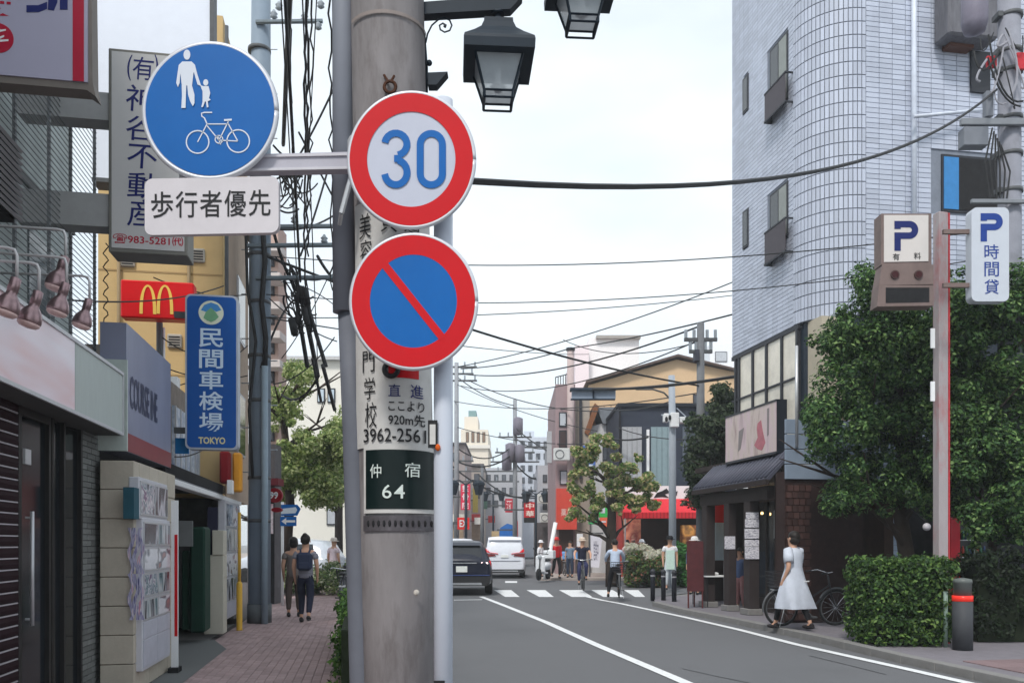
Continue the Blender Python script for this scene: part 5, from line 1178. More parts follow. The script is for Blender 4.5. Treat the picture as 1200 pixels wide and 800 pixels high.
# trees on the right
bark = mat('dark_bark', lin(70, 60, 54, .8), .95, var=.3, scale=14, bump=.6, stretch=(1, 1, .4))
def branchy(m, base, pts, r0, kids, seed):
    rnd = random.Random(seed); m.tube(pts, [r0*(1-.5*i/(len(pts)-1)) for i in range(len(pts))], 9)
    tips = []
    for i in range(kids):
        k_ = rnd.uniform(.45, 1); j = min(int(k_*(len(pts)-1)), len(pts)-2); s = Vector(pts[j]).lerp(Vector(pts[j+1]), rnd.random())
        a = rnd.uniform(0, 6.28); L = rnd.uniform(.7, 1.5)*base; e = s+Vector((math.cos(a)*L, math.sin(a)*L, rnd.uniform(.3, 1.1)*base))
        mid = s.lerp(e, .5)+Vector((0, 0, .12*base)); m.tube([s, mid, e], [r0*.38, r0*.25, r0*.1], 6); tips.append(e)
        for _ in range(2):
            a2 = a+rnd.uniform(-1, 1); e2 = e+Vector((math.cos(a2), math.sin(a2), rnd.uniform(.2, .9)))*L*.5; m.tube([mid.lerp(e, .6), e2], [r0*.18, r0*.05], 5); tips.append(e2)
    return tips
dk = leaf_mat('evergreen_leaves', [lin(26, 44, 28), lin(42, 70, 40), lin(64, 100, 54), lin(94, 130, 70), lin(138, 166, 100)])
def crown_px(boxes, D, dd, n, rr, seed):
    """clumps that fill pixel rectangles at a distance D with depth spread dd"""
    g = np.random.default_rng(seed); out = []
    tot = sum((b[2]-b[0])*(b[3]-b[1]) for b in boxes)
    for b in boxes:
        k = int(n*(b[2]-b[0])*(b[3]-b[1])/tot)
        for _ in range(k):
            d = D+g.uniform(-dd, dd); p = Pt(g.uniform(b[0], b[2]), g.uniform(b[1], b[3]), d); r = rr*g.uniform(.6, 1.3)
            out.append((tuple(p), (r, r, r*.75), int(260*(r/rr)**2)))
            if g.random() < .6: o_ = g.normal(size=3); o_ /= np.linalg.norm(o_); s_ = r*g.uniform(.25, .5); out.append((tuple(np.array(p)+o_*r*1.15), (s_, s_, s_*.8), int(170*(s_/rr)**1.3)))
    return out
tr1 = thing('evergreen_tree', 'broad dark evergreen tree behind the box shaped parking sign', 'tree', tuple(G(1064, 738)))
b0 = G(1064, 738); m = MB()
tips = branchy(m, 1.0, [b0-Vector((0, 0, .1)), b0+Vector((.02, 0, 1.0)), b0+Vector((-.1, .1, 2.1)), b0+Vector((0, .1, 3.6))], .17, 12, 3); obj('trunk', m, bark, tr1)
bx = [(1080, 330, 1130, 600), (962, 395, 1100, 570), (975, 355, 1095, 420), (1000, 320, 1060, 365), (948, 440, 975, 530), (965, 560, 1010, 600), (1010, 560, 1100, 590)]
leaves('crown', crown_px(bx, 14.3, .7, 260, .26, 8), .036, dk, tr1, 11, up=.7)
tr2 = thing('evergreen_tree', 'dark evergreen tree at the right edge behind the rounded parking sign', 'tree', tuple(G(1165, 735)))
b0 = G(1165, 735); m = MB(); tips = branchy(m, 1.0, [b0-Vector((0, 0, .1)), b0+Vector((.02, 0, 1.2)), b0+Vector((.1, .1, 2.4)), b0+Vector((.3, .1, 3.8))], .16, 12, 5); obj('trunk', m, bark, tr2)
bx = [(1112, 340, 1260, 560), (1125, 318, 1160, 380), (1175, 310, 1270, 380), (1118, 540, 1290, 632), (1095, 345, 1125, 560)]
leaves('crown', crown_px(bx, 13.55, .42, 300, .25, 9), .036, dk, tr2, 12, up=.7)
# low dark planting at the foot of the recess
t = thing('shade_bush', 'low dark bush in shade right of the reflector bollard', 'bush', (8.2, 13.2, 0))
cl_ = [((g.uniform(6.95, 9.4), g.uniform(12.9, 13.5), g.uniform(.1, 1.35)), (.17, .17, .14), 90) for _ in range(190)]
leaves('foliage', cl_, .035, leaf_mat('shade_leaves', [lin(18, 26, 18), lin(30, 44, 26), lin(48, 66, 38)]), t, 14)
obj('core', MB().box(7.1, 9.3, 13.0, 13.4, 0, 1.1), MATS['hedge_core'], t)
# ================================================================== FAR STREET (far walls coloured lighter to stand in for haze)
def Qx(px_, D): return (px_-600)*D/1000
def Qz(py, D): return 1.5+(636-py)*D/1000
def bbox(name, px0, px1, pya, pyb, D, dp, ma, par=None, bev=0, **kw):
    """block whose near face fills the given window of the view at distance D (pyb None: down to the ground)"""
    m = MB(); m.box(Qx(px0, D), Qx(px1, D), D, D+dp, 0 if pyb is None else Qz(pyb, D), Qz(pya, D), bev)
    return obj(name, m, ma, par, **kw)
def win(par, px0, px1, pya, pyb, D, gm=None, fm=None, bars=1):
    x0, x1, z0, z1 = Qx(px0, D), Qx(px1, D), Qz(pyb, D), Qz(pya, D)
    fr = obj('window', MB().box(x0, x1, D-.06, D-.01, z0, z1), fm or wfm, par)
    w_ = (x1-x0)/bars
    for i in range(bars): obj('pane', MB().box(x0+w_*i+.05, x0+w_*(i+1)-.05, D-.075, D-.06, z0+.06, z1-.06), gm or glass('far_glass', (.09, .10, .12)), fr)
    return fr
def bthing(label, px0, px1, D, name='building', cat='building', **kw): return thing(name, label, cat, (Qx((px0+px1)/2, D), D, 0), **kw)
# tan gabled building
D = 45; t = bthing('tan building with a wide gable roof behind the dark storefront', 690, 860, D)
tan = mat('tan_wall', lin(222, 190, 152, .92), .9, var=.05, scale=.6, dirt=.1)
m = MB(FC(D)); m.prism([(Qx(690, D), 0), (Qx(862, D), 0), (Qx(862, D), Qz(436, D)), (Qx(793, D), Qz(421, D)), (Qx(690, D), Qz(451, D))], -9, 0); obj('wall', m, tan, t)
m = MB(FC(D)); m.prism([(Qx(686, D), Qz(450, D)), (Qx(793, D), Qz(419, D)), (Qx(868, D), Qz(437, D)), (Qx(868, D), Qz(435, D)), (Qx(793, D), Qz(416.5, D)), (Qx(686, D), Qz(448, D))], -9, .4); obj('roof', m, mat('roof_brown', lin(92, 78, 72), .7), t)
m = MB()
for a in range(700, 860, 8): m.box(Qx(a, D)-.03, Qx(a, D)+.03, D-.02, D, 6, Qz(475, D))
obj('cladding_joints', m, mat('tan_joint', lin(175, 140, 108), .8), t, kind='stuff')
win(t, 812, 822, 462, 478, D)
D = 43; t2 = bthing('grey gabled annex with brown roof edge left of dark storefront', 690, 727, D)
m = MB(FC(D)); m.prism([(Qx(690, D), 0), (Qx(727, D), 0), (Qx(727, D), Qz(496, D)), (Qx(705, D), Qz(496, D)), (Qx(690, D), Qz(500, D))], -3, 0); obj('wall', m, mat('white_wall', lin(214, 214, 216, .9), .8, var=.06), t2)
m = MB(FC(D)); m.prism([(Qx(698, D), Qz(478, D)), (Qx(727, D), Qz(478, D)), (Qx(727, D), Qz(497, D)), (Qx(706, D), Qz(497, D))], -3, .3); obj('roof', m, mat('slate_roof', lin(112, 116, 122), .7), t2)
m = MB(FC(D)); m.prism([(Qx(684, D), Qz(508, D)), (Qx(696, D), Qz(474, D)), (Qx(701, D), Qz(478, D)), (Qx(689, D), Qz(512, D))], -3, .5); obj('barge_board', m, mat('brown_board', lin(128, 82, 52), .7), t2)
win(t2, 706, 713, 512, 540, D); win(t2, 715, 724, 512, 545, D)
# dark storefront building with red awning
D = 38; t = bthing('dark navy clad building above the red awning shop', 725, 862, D)
nav = mat('navy_cladding', lin(52, 58, 72, .9), .6, var=.12, scale=1)
bbox('wall', 725, 862, 474, 585, D, 7, nav, t)
bbox('cornice', 724, 863, 472, 476, D-.15, 7.2, mat('cornice_dark', lin(36, 40, 48)), t)
for a, b, c, d, cc in ((729, 752, 500, 568, (176, 178, 182)), (763, 788, 500, 570, (140, 160, 166)), (800, 815, 500, 540, (96, 104, 116)), (822, 850, 495, 560, (70, 80, 94))):
    fr = bbox('shutter_panel', a, b, c, d, D-.08, .1, mat('panel_%d' % a, lin(*cc, .9), .5, var=.08), t)
    m = MB()
    for i in range(1, 4): m.box(Qx(a+(b-a)*i/4, D)-.02, Qx(a+(b-a)*i/4, D)+.02, D-.1, D-.08, Qz(d, D), Qz(c, D))
    obj('panel_ribs', m, mat('rib_%d' % a, lin(*[int(v_*.9) for v_ in cc], .9)), fr, kind='stuff')
bbox('white_post', 758, 761, 503, 570, D-.2, .2, white_p, t)
bbox('drain_pipe', 725.5, 727.5, 476, 580, D-.2, .15, mat('pipe_dark', lin(30, 30, 36)), t)
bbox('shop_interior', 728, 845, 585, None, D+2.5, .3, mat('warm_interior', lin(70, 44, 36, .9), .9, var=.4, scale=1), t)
bbox('left_pier', 725, 730, 585, None, D, 2.6, mat('red_pier', lin(170, 70, 66, .9), .6, var=.1), t)
bbox('right_pier', 845, 862, 585, None, D, 2.6, nav, t)
pk = bbox('pink_stall_panel', 731, 751, 608, 645, D-.1, .1, ramp_mat('stall_print', [lin(190, 90, 80), lin(220, 140, 110), lin(150, 50, 45), lin(230, 190, 160)], 1.8, .6), t)
bbox('counter_goods', 800, 822, 615, 642, D+.5, .6, ramp_mat('orange_goods', [lin(190, 110, 50), lin(110, 60, 30), lin(225, 160, 80), lin(60, 40, 30)], 1.5, .6), t)
D = 36.5; t = thing('shop_signboard', 'white signboard with black brush strokes above the red awning', 'shop sign', (Qx(780, D), D, Qz(586, D)))
bbox('board', 733, 832, 569, 586, D, .3, white_p, t)
m = MB(FC(D)); 
for pts in (((766, 583), (770, 577), (776, 575), (781, 572), (785, 577), (779, 579), (784, 583), (776, 582)), ((788, 578), (794, 575), (793, 580), (789, 582)), ((802, 583), (812, 574), (815, 576), (806, 584)), ((756, 580), (762, 577), (762, 580))):
    m.prism([(Qx(a, D), Qz(b, D)) for a, b in pts], .0, .02)
obj('brush_strokes', m, ink, t, kind='stuff')
D = 35.5; t = thing('red_awning', 'wide bright red fabric awning over the open shop front', 'awning', (Qx(780, D), D, Qz(608, D)))
red_f = mat('awning_red', lin(214, 48, 58, .95), .7, var=.08)
m = MB(); a, b = Qx(729, 35.2), Qx(829, 35.2); z0, z1, z2 = Qz(607, 35), Qz(600, 35), Qz(584, 36.4)
m.face([(a, 35, z1), (b, 35, z1), (b-.1, 36.5, z2), (a+.3, 36.5, z2)]); m.box(a, b, 34.97, 35.0, z0, z1); m.face([(a, 35, z0), (a, 35, z1), (a+.3, 36.5, z2)]); obj('canopy', m, red_f, t)
m = MB()
for i in range(24): x = a+(b-a)*(i+.5)/24; m.box(x-.02, x+.02, 34.955, 34.969, z0, z1)
obj('valance_folds', m, mat('awning_dark_red', lin(170, 30, 40)), t, kind='stuff')
m = MB(); m.tube([(a+.1, 35, z0), (a+.1, 35, 0)], .03, 6); obj('prop', m, alu, t)
t = thing('red_awning', 'small red awning between the restaurant eave and the pale pole', 'awning', (Qx(824, 30), 30, Qz(596, 30)))
m = MB(); a, b = Qx(808, 30), Qx(838, 30); m.face([(a, 29.3, Qz(592, 29.3)), (b, 29.3, Qz(592, 29.3)), (b, 30.5, Qz(583, 30.5)), (a, 30.5, Qz(583, 30.5))]); m.box(a, b, 29.28, 29.3, Qz(598, 29.3), Qz(592, 29.3)); obj('canopy', m, mat('awning_crimson', lin(205, 30, 60), .7), t)
# pinkish brown block with column
D = 42; t = bthing('pinkish brown narrow building with a round chimney column on its roof', 651, 691, D)
pkb = mat('pink_brown_wall', lin(160, 138, 140, .92), .9, var=.1, scale=.8, dirt=.2)
bbox('wall', 651, 674, 450, None, D, 9, pkb, t); bbox('side_wall', 674, 691, 456, None, D+.6, 8, mat('beige_side', lin(176, 164, 152, .9), .9, var=.08), t)
m = MB(); x = Qx(668.5, D); m.tube([(x, D-.05, Qz(600, D)), (x, D-.05, Qz(410, D))], .17, 14); obj('column', m, mat('column_pink', lin(190, 172, 170, .9), .8, var=.1), t)
m = MB(); m.tube([(x, D-.05, Qz(411, D)), (x, D-.05, Qz(408, D))], .22, 14); obj('column_cap', m, wfm, t)
win(t, 655, 664, 483, 500, D, mat('pale_pane', lin(180, 184, 190), .3)); win(t, 655, 664, 504, 532, D, mat('dark_pane', lin(70, 56, 56), .4)); win(t, 656, 665, 551, 568, D, mat('pale_pane', (1, 1, 1)))
m = MB()
for i in range(6): a = 651+i*3; m.tube([(Qx(a, D), D, Qz(450, D)), (Qx(a, D), D, Qz(438+(1-i/5)*4, D))], .025, 5)
m.tube([(Qx(651, D), D, Qz(442, D)), (Qx(666, D), D, Qz(438, D))], .03, 5); obj('roof_railing', m, dark_steel, t, kind='stuff')
bbox('red_shopfront', 652, 676, 572, 620, D-.6, .6, mat('orange_red_sign', lin(214, 78, 62, .92), .5, var=.08), t)
m = MB(FC(D-.6)); m.glyph('薬局', Qx(664, D-.6), Qz(600, D-.6), .55, .35, .01, .01); obj('shop_name', m, mat('pale_sign_text', lin(235, 200, 190)), t, kind='stuff', fix=False)
bbox('doorway', 655, 672, 620, None, D-.1, .1, mat('doorway_brown', lin(62, 44, 36), .7), t)
bbox('side_duct', 679, 682, 466, 560, D+.4, .2, wfm, t)
# pale block behind
D = 62; t = bthing('very pale pink building rising behind the gable roof', 666, 750, D)
bbox('wall', 674, 690, 404, None, D, 12, mat('pale_pink', lin(240, 225, 228, .95), .9, var=.03), t); bbox('right_wall', 690, 749, 396, None, D+1, 12, mat('pale_white', lin(240, 236, 236, .95), .9, var=.03), t)
bbox('parapet', 699, 751, 392.5, 396, D+.6, 13, mat('parapet_grey', lin(160, 154, 148)), t); bbox('roof_box', 712, 724, 440, 452, D-1, 2, mat('pale_white', (1, 1, 1)), t)
D = 75; t = bthing('distant white building peeking over the gable between pole and tiles', 832, 872, D)
bbox('wall', 832, 880, 403, None, D, 10, mat('pale_white2', lin(236, 238, 242, .95), .9, var=.03), t); win(t, 838, 852, 412, 424, D, mat('pale_pane', (1, 1, 1)))
# centre grey block far away
D = 90; t = bthing('pale grey white apartment block closing the far end of street', 572, 650, D)
gw = mat('far_white', lin(196, 202, 212, .95), .9, var=.08, scale=.25)
bbox('wall', 566, 612, 548, None, D-8, 14, mat('far_grey', lin(188, 190, 196, .95), .9, var=.15, scale=.3), t); bbox('tower', 606, 648, 512, None, D, 14, gw, t); bbox('roof_house', 614, 626, 505, 513, D+2, 4, gw, t)
for r_ in range(6):
    for c in range(4):
        a = 610+c*9; b = 517+r_*14; win(t, a, a+5, b, b+7, D, bars=2)
for r_ in range(3):
    for c in range(4): win(t, 570+c*9, 575+c*9, 556+r_*15, 564+r_*15, D-8)
D = 100; t = bthing('beige stepped roof building high on far left of the street', 545, 574, D)
bg_ = mat('far_beige', lin(230, 220, 204, .92), .9, var=.06)
bbox('wall', 540, 572, 503, None, D, 12, bg_, t); bbox('penthouse', 544, 560, 488, 503, D+2, 6, bg_, t); bbox('tank', 549, 558, 481, 488, D+3, 3, mat('teal_tank', lin(120, 150, 150)), t); bbox('ledge', 539, 574, 521, 525, D-.3, 12, mat('ledge_white', lin(220, 215, 205)), t)
for c in range(4): win(t, 546+c*6.4, 549.5+c*6.4, 506, 518, D, mat('brown_pane', lin(130, 105, 85), .5))
# left row of shops beyond the crossing
rows = [(498, 545, 520, 62, (168, 156, 154), 'grey brown shop building behind the pink vertical sign'), (540, 566, 545, 74, (186, 176, 168), 'low beige grey shop building beyond the pink vertical sign'), (563, 588, 560, 84, (150, 146, 148), 'small dark grey shop building near the far street end')]
for i, (a, b, top, D, cc, lab) in enumerate(rows):
    t = bthing(lab, a, b, D); bbox('wall', a, b, top, None, D, 10, mat('row_wall_%s' % 'abc'[i], lin(*cc, .85), .9, var=.15, scale=.5, dirt=.3), t)
    bbox('roof', a-1, b+1, top-2, top, D-.3, 10.5, mat('row_roof', lin(90, 88, 92)), t)
    for r_ in range(2):
        for c in range(2):
            x = a+(b-a)*(.15+.45*c); y = top+10+r_*20
            win(t, x, x+(b-a)*.25, y, y+9, D)
    bbox('shop_window', a+2, b-2, 612, 632, D-.1, .1, mat('lit_shop', lin(150, 130, 110), .6, var=.4, scale=1.5), t)
    bbox('fascia', a, b, 602, 611, D-.5, .5, mat('row_fascia_%s' % 'abc'[i], lin(*((205, 200, 190), (200, 60, 60), (190, 170, 120))[i]), .6, var=.1), t)
def vsign(px0, px1, pya, pyb, D, cc, txt, tcol, lab, dp=.25):
    t = thing('vertical_sign', lab, 'shop sign', (Qx((px0+px1)/2, D), D, Qz(pyb, D)))
    bbox('box', px0, px1, pya, pyb, D, dp, mat('vs_%d_%d' % (px0, pya), lin(*cc), .45, var=.06), t)
    m = MB(FC(D)); n = len(txt); h_ = (pyb-pya)/max(n, 1)
    for i, ch in enumerate(txt): m.glyph(ch, Qx((px0+px1)/2, D), Qz(pya+h_*(i+.5), D), (px1-px0)*.7*D/1000, h_*.75*D/1000, .02, .015)
    if n: obj('lettering', m, mat('vt_%d%d%d' % tcol, lin(*tcol), .5), t, kind='stuff', fix=False)
    m = MB(); z_ = Qz((pya+pyb)/2, D); m.box(Qx(px0, D)-1.2, Qx(px0, D), D+.05, D+.12, z_-.05, z_+.05); obj('bracket', m, dark_steel, t); return t
vsign(540, 551, 567, 597, 48, (222, 50, 84), '整骨院', (250, 225, 230), 'pink red vertical sign with white characters left of far street')
t = thing('red_sign', 'small square red sign with white lettering low on far left', 'shop sign', (Qx(543, 47), 47, Qz(620, 47)))
bbox('box', 536, 550, 606, 620, 47, .3, mat('ex_red', lin(222, 44, 40), .4), t); m = MB(FC(47)); m.glyph('EX', Qx(543, 47), Qz(613, 47), .42, .38, .02, .02); obj('lettering', m, white_p, t, kind='stuff', fix=False); bbox('bracket', 530, 536, 611, 614, 47.1, .1, dark_steel, t)
vsign(614, 628, 588, 606, 52, (200, 28, 36), '中華', (250, 230, 220), 'red vertical sign with black foot right of the far street')
bbox('black_foot', 614, 628, 606, 612, 52, .25, mat('sign_black', (.02, .02, .02)), None, label='black lower box of characters under the red vertical sign', cat='sign')
vsign(592, 601, 584, 600, 60, (190, 40, 60), '酒', (240, 220, 220), 'small dark red sign hanging over the middle of far street')
vsign(603, 607, 610, 631, 58, (215, 50, 70), '薬', (245, 230, 230), 'thin red and white upright flag by blue tarpaulin')
vsign(641, 651, 505, 542, 46, (178, 182, 186), '', (172, 176, 180), 'blank pale grey vertical box sign on pink brown building')
t = thing('blue_tarpaulin', 'bright blue tarpaulin sheet over a stall in far street', 'tarpaulin', (Qx(596, 60), 60, 0))
m = MB(); a, b = Qx(583, 60), Qx(606, 60); m.prism([(a, Qz(631, 60)), (b, Qz(631, 60)), (b-.1, Qz(616, 60)), ((a+b)/2, Qz(613, 60)), (a+.2, Qz(618, 60))], 0, 2); m.b.transform(Matrix(((1, 0, 0, 0), (0, 0, 1, 60), (0, 1, 0, 0), (0, 0, 0, 1)))); obj('sheet', m, mat('tarp_blue', lin(36, 104, 180), .6, var=.15), t)
for xx in (a+.1, b-.1): m = MB(); m.tube([(xx, 60, 0), (xx, 60, Qz(630, 60))], .04, 6); obj('pole', m, alu, t)
bbox('parcel_stack', 576, 585, 622, 634, 55, .8, mat('cardboard', lin(205, 180, 140), .8), None, label='tan cardboard stack left of the blue tarpaulin', cat='boxes')
for i, (a, b, c, d, D, cc, lab) in enumerate(((554, 560, 572, 600, 66, (214, 190, 90), 'thin mustard vertical sign in far left row'), (566, 571, 576, 596, 76, (90, 130, 110), 'thin green vertical sign in far left row'), (632, 637, 566, 584, 60, (200, 204, 210), 'thin white vertical sign over the far right row'), (572, 580, 604, 612, 80, (200, 60, 60), 'tiny red sign near far street end'), (643, 649, 560, 585, 50, (52, 96, 160), 'thin blue vertical sign on the brown block'), (556, 566, 606, 614, 64, (225, 222, 215), 'small white board low in far left row'))):
    t = thing('street_sign', lab, 'shop sign', (Qx((a+b)/2, D), D, Qz(d, D))); bbox('box', a, b, c, d, D, .2, mat('far_sign_%d' % i, lin(*cc), .5, var=.1), t); bbox('bracket', a-5, a, (c+d)/2-.5, (c+d)/2+.5, D+.05, .08, dark_steel, t)
for i, (a, c, D) in enumerate(((533, 575, 61.5), (552, 585, 73.5), (568, 590, 83.5), (637, 590, 54.5), (658, 540, 41.5), (640, 612, 54))):
    t = thing('air_conditioner', ['air conditioner box on the grey brown shop', 'air conditioner box on the low beige grey shop', 'air conditioner box on the far dark grey shop', 'air conditioner box on narrow grey building', 'air conditioner box high on pinkish brown block', 'air conditioner box low on narrow grey building'][i], 'air conditioner', (Qx(a, D), D, Qz(c, D))); w_ = .4
    m = MB(); m.box(Qx(a, D)-w_, Qx(a, D)+w_, D-.3, D, Qz(c, D), Qz(c, D)+.6, .03); obj('casing', m, mat('aircon_white', lin(205, 206, 204), .6, var=.08), t); m = MB(); m.torus((Qx(a, D)-.1, D-.31, Qz(c, D)+.3), .2, .02, 'y', 16, 5); obj('fan_ring', m, dark_steel, t)
# right side of far street
D = 55; t = bthing('narrow grey building with round white panels right of far street', 628, 652, D)
bbox('wall', 630, 652, 545, None, D, 10, mat('narrow_grey', lin(180, 182, 190, .95), .9, var=.15, scale=.6), t)
for r_ in range(3): win(t, 636, 641, 556+r_*16, 565+r_*16, D)
bbox('dark_shop', 626, 652, 612, None, D-.4, .4, mat('dark_shopfront', lin(84, 78, 80), .6, var=.3), t)
# traffic signal pole seen from behind
D = 29; p = Vector((Qx(788, D), D, 0))
t = thing('signal_pole', 'pale grey traffic signal pole with long arm over the road', 'signal pole', tuple(p))
sg = mat('signal_grey', lin(176, 184, 194, .92), .5, var=.06)
m = MB(); m.tube([(p.x, p.y, -.05), (p.x, p.y, Qz(500, D)), (p.x-.03, p.y, Qz(440, D))], [.13, .12, .11], 18); obj('shaft', m, sg, t)
m = MB(); m.tube([Pt(787, 452, D), Pt(740, 455, D), Pt(722, 455.5, D)], [.05, .045, .04], 10); obj('arm', m, dark_steel, t)
m = MB(); m.tube([Pt(784, 466, D), Pt(778, 460, D), Pt(765, 456, D), Pt(745, 456, D)], .03, 8); obj('brace', m, dark_steel, t)
t2 = thing('traffic_signal', 'horizontal vehicle traffic signal seen from behind on its arm', 'traffic signal', tuple(Pt(695, 468, D)))
bbox('housing', 670, 721.5, 455.5, 467.5, D-.1, .12, mat('signal_back', lin(150, 164, 182, .9), .4, var=.08), t2, bev=.02)
bbox('top_hood', 668.5, 722, 454, 456.8, D-.25, .4, mat('signal_dark', lin(48, 60, 74)), t2); bbox('bottom_lip', 669, 721, 466.6, 468.2, D-.12, .15, MATS['signal_dark'], t2)
for a in (679, 695.5, 712):
    m = MB(); m.tube([(Qx(a, D), D+.02, Qz(461.5, D)), (Qx(a, D), D+.25, Qz(461.5, D))], .15, 16, cap=False); obj('visor', m, MATS['signal_dark'], t2)
m = MB(FC(D-.1)); m.prism([(Qx(694, D), Qz(467, D)), (Qx(696, D), Qz(467, D)), (Qx(696, D), Qz(456, D)), (Qx(694, D), Qz(456, D))], 0, .03); obj('seam', m, MATS['signal_dark'], t2)
t3 = thing('signal_cluster', 'cluster of white signal heads clamped on the pale pole', 'traffic signal', tuple(Pt(790, 502, D)))
for a, b, c, d in ((778, 784, 484, 494), (786, 796, 483, 500), (797, 806, 488, 495)):
    bbox('head', a, b, c, d, D-.3, .25, white_p, t3, bev=.02)
for a, b in ((781, 491), (785, 489)): m = MB(); m.ball(tuple(Pt(a, b, D-.32)), (.05, .03, .09)); obj('lamp_visor', m, black_m, t3)
m = MB(); m.tube([Pt(793, 478, D), Pt(808, 492, D)], .02, 6); m.tube([Pt(775, 486, D-.1), Pt(812, 491, D-.1)], .025, 6); obj('bracket', m, sg, t3, kind='stuff')
# other poles
def upole(px_, top, D, r, col, lab, arms=(), base=0):
    x = Qx(px_, D); t = thing('utility_pole', lab, 'utility pole', (x, D, 0))
    m = MB(); m.tube([(x, D, -.1), (x, D, Qz(top, D))], [r, r*.75], 12); obj('shaft', m, mat('pole_col_%d' % col, (col/255*.6, col/255*.63, col/255*.68), .7, var=.15), t)
    for (py, w_) in arms:
        m = MB(); m.box(x-w_, x+w_, D-.06, D+.04, Qz(py, D)-.05, Qz(py, D)+.05); ar = obj('cross_arm', m, dark_steel, t)
        for k in (-.9, -.4, .4, .9): m = MB(); m.tube([(x+w_*k, D, Qz(py, D)+.05), (x+w_*k, D, Qz(py, D)+.3)], .05, 6); obj('insulator', m, mat('porcelain', (1, 1, 1)), ar)
    return t
t = upole(821, 378, 26, .15, 62, 'dark slim utility pole in front of the gable roof', ((398, .5), (412, .35)))
m = MB(); m.box(Qx(813, 26), Qx(818, 26), 25.8, 26.1, Qz(424, 26), Qz(411, 26)); obj('equipment_box', m, mat('box_dark', lin(70, 72, 82)), t)
t = upole(603.5, 468, 56, .17, 110, 'tall utility pole standing up in the middle of the far street', ((512, 1.1), (530, 1.3), (541, 1.6)))
for a, b in ((598, 530), (609, 532), (594, 541), (607, 500)): m = MB(); m.lathe([(.05, -.6), (.32, -.55), (.32, .5), (.1, .6)], (Qx(a, 56), 55.7, Qz(b, 56)), 12); obj('transformer', m, mat('transformer_grey', lin(116, 112, 124), .6), t)
t = upole(535, 425, 50, .16, 120, 'utility pole with stacked cross arms just right of white sign post', ((430, 1.2), (438, 1.0), (446, 1.2), (540, 1.0)))
t = upole(641, 520, 58, .2, 70, 'dark utility pole in front of the narrow grey building', ((560, 1.0), (575, 1.2)))
t = upole(565, 545, 60, .14, 60, 'thin dark pole beside the low beige grey shop', ((552, 2.8), (564, 2.6)))
# repeated street lanterns further down the street
def slamp(px_, py, D, lab):
    x = Qx(px_, D); t = thing('lamp_post', lab, 'street lamp', (x, D, 0), 0, 'lantern lamp posts along the far street')
    z = Qz(py, D); m = MB(); m.tube([(x, D, 0), (x, D, z)], .07, 8); obj('shaft', m, iron, t)
    for s_ in (-1, 1):
        m = MB(); m.tube([(x, D, z-.1), (x+s_*.3, D, z+.15), (x+s_*.6, D, z+.1)], .03, 6); m.lathe([(.15, -.5), (.26, -.05), (.30, -.02), (.28, .06), (.1, .2)], (x+s_*.6, D, z-.05), 4, smooth=False); ln_ = obj('lantern', m, iron, t)
        m = MB(); m.lathe([(.12, -.47), (.22, -.08)], (x+s_*.6, D-.03, z), 4, smooth=False); obj('lantern_glass', m, lens_m, ln_)
slamp(546, 566, 40, 'lantern lamp post close behind the white sign post'); slamp(628, 578, 52, 'lantern lamp post above the red vertical sign with black foot'); slamp(578, 578, 62, 'lantern lamp post farthest down the street')
# left side background seen between steel pole and concrete pole
D = 40; t = bthing('large plain white building behind the street trees on left', 318, 430, D)
bbox('wall', 322, 455, 420, None, D, 5, mat('cream_white_wall', lin(236, 232, 222, .95), .9, var=.03, scale=.5, dirt=.08), t)
bbox('roof_edge', 320, 456, 417, 421, D-.3, 5, mat('roof_edge_grey', lin(190, 190, 190)), t)
for a in (338, 372, 384): win(t, a, a+9, 455, 472, D, mat('pale_blue_pane', lin(190, 205, 215), .3))
win(t, 383, 394, 585, 615, D, mat('pale_pane', (1, 1, 1)))
D = 27; t = bthing('pinkish brown narrow block with stacked balconies behind the steel pole', 300, 327, D)
bbox('wall', 296, 326, 262, None, D, 1, mat('pinkish_block', lin(188, 162, 152, .9), .9, var=.1), t)
for i in range(9):
    py = 285+i*34; bbox('balcony', 297, 328, py, py+9, D-.7, .7, mat('balcony_pale', lin(206, 196, 192, .9), .7, var=.06), t, bev=.01)
    win(t, 312, 322, py+13, py+28, D)
D = 21; t = bthing('low dark shop building just beyond the steel pole', 294, 326, D)
bbox('wall', 290, 322, 520, None, D, .6, mat('low_shop_wall', lin(120, 116, 118, .7), .9, var=.2), t); bbox('awning', 300, 326, 560, 568, D-.5, .5, mat('maroon_awning', lin(110, 36, 46), .6), t); bbox('dark_door', 312, 321, 580, None, D-.04, .05, dark_in, t); bbox('poster', 313, 320, 590, 625, D-.06, .02, ramp_mat('pink_poster', [lin(200, 160, 170), lin(230, 220, 225), lin(150, 90, 110)], 3), t)
# round red 99 sign
D = 17.5; t = thing('round_shop_sign', 'round dark red sign with white 99 projecting past steel pole', 'shop sign', tuple(Pt(322, 590, D)))
m = MB(FC(D)); disc(m, Qx(322, D), Qz(580, D), .15, .15, -.1, 0, 28); obj('disc', m, mat('dark_red', lin(140, 20, 36), .4), t)
m = MB(FC(D)); m.glyph('99', Qx(321, D), Qz(580, D), .17, .14, .004, .02); obj('lettering', m, white_p, t, kind='stuff', fix=False)
m = MB(FC(D)); disc(m, Qx(324, D), Qz(597, D), .11, .05, -.1, 0, 20); obj('lower_lobe', m, mat('dark_red', (1, 1, 1)), t)
bbox('bracket', 312, 318, 578, 581, D+.03, .05, dark_steel, t)
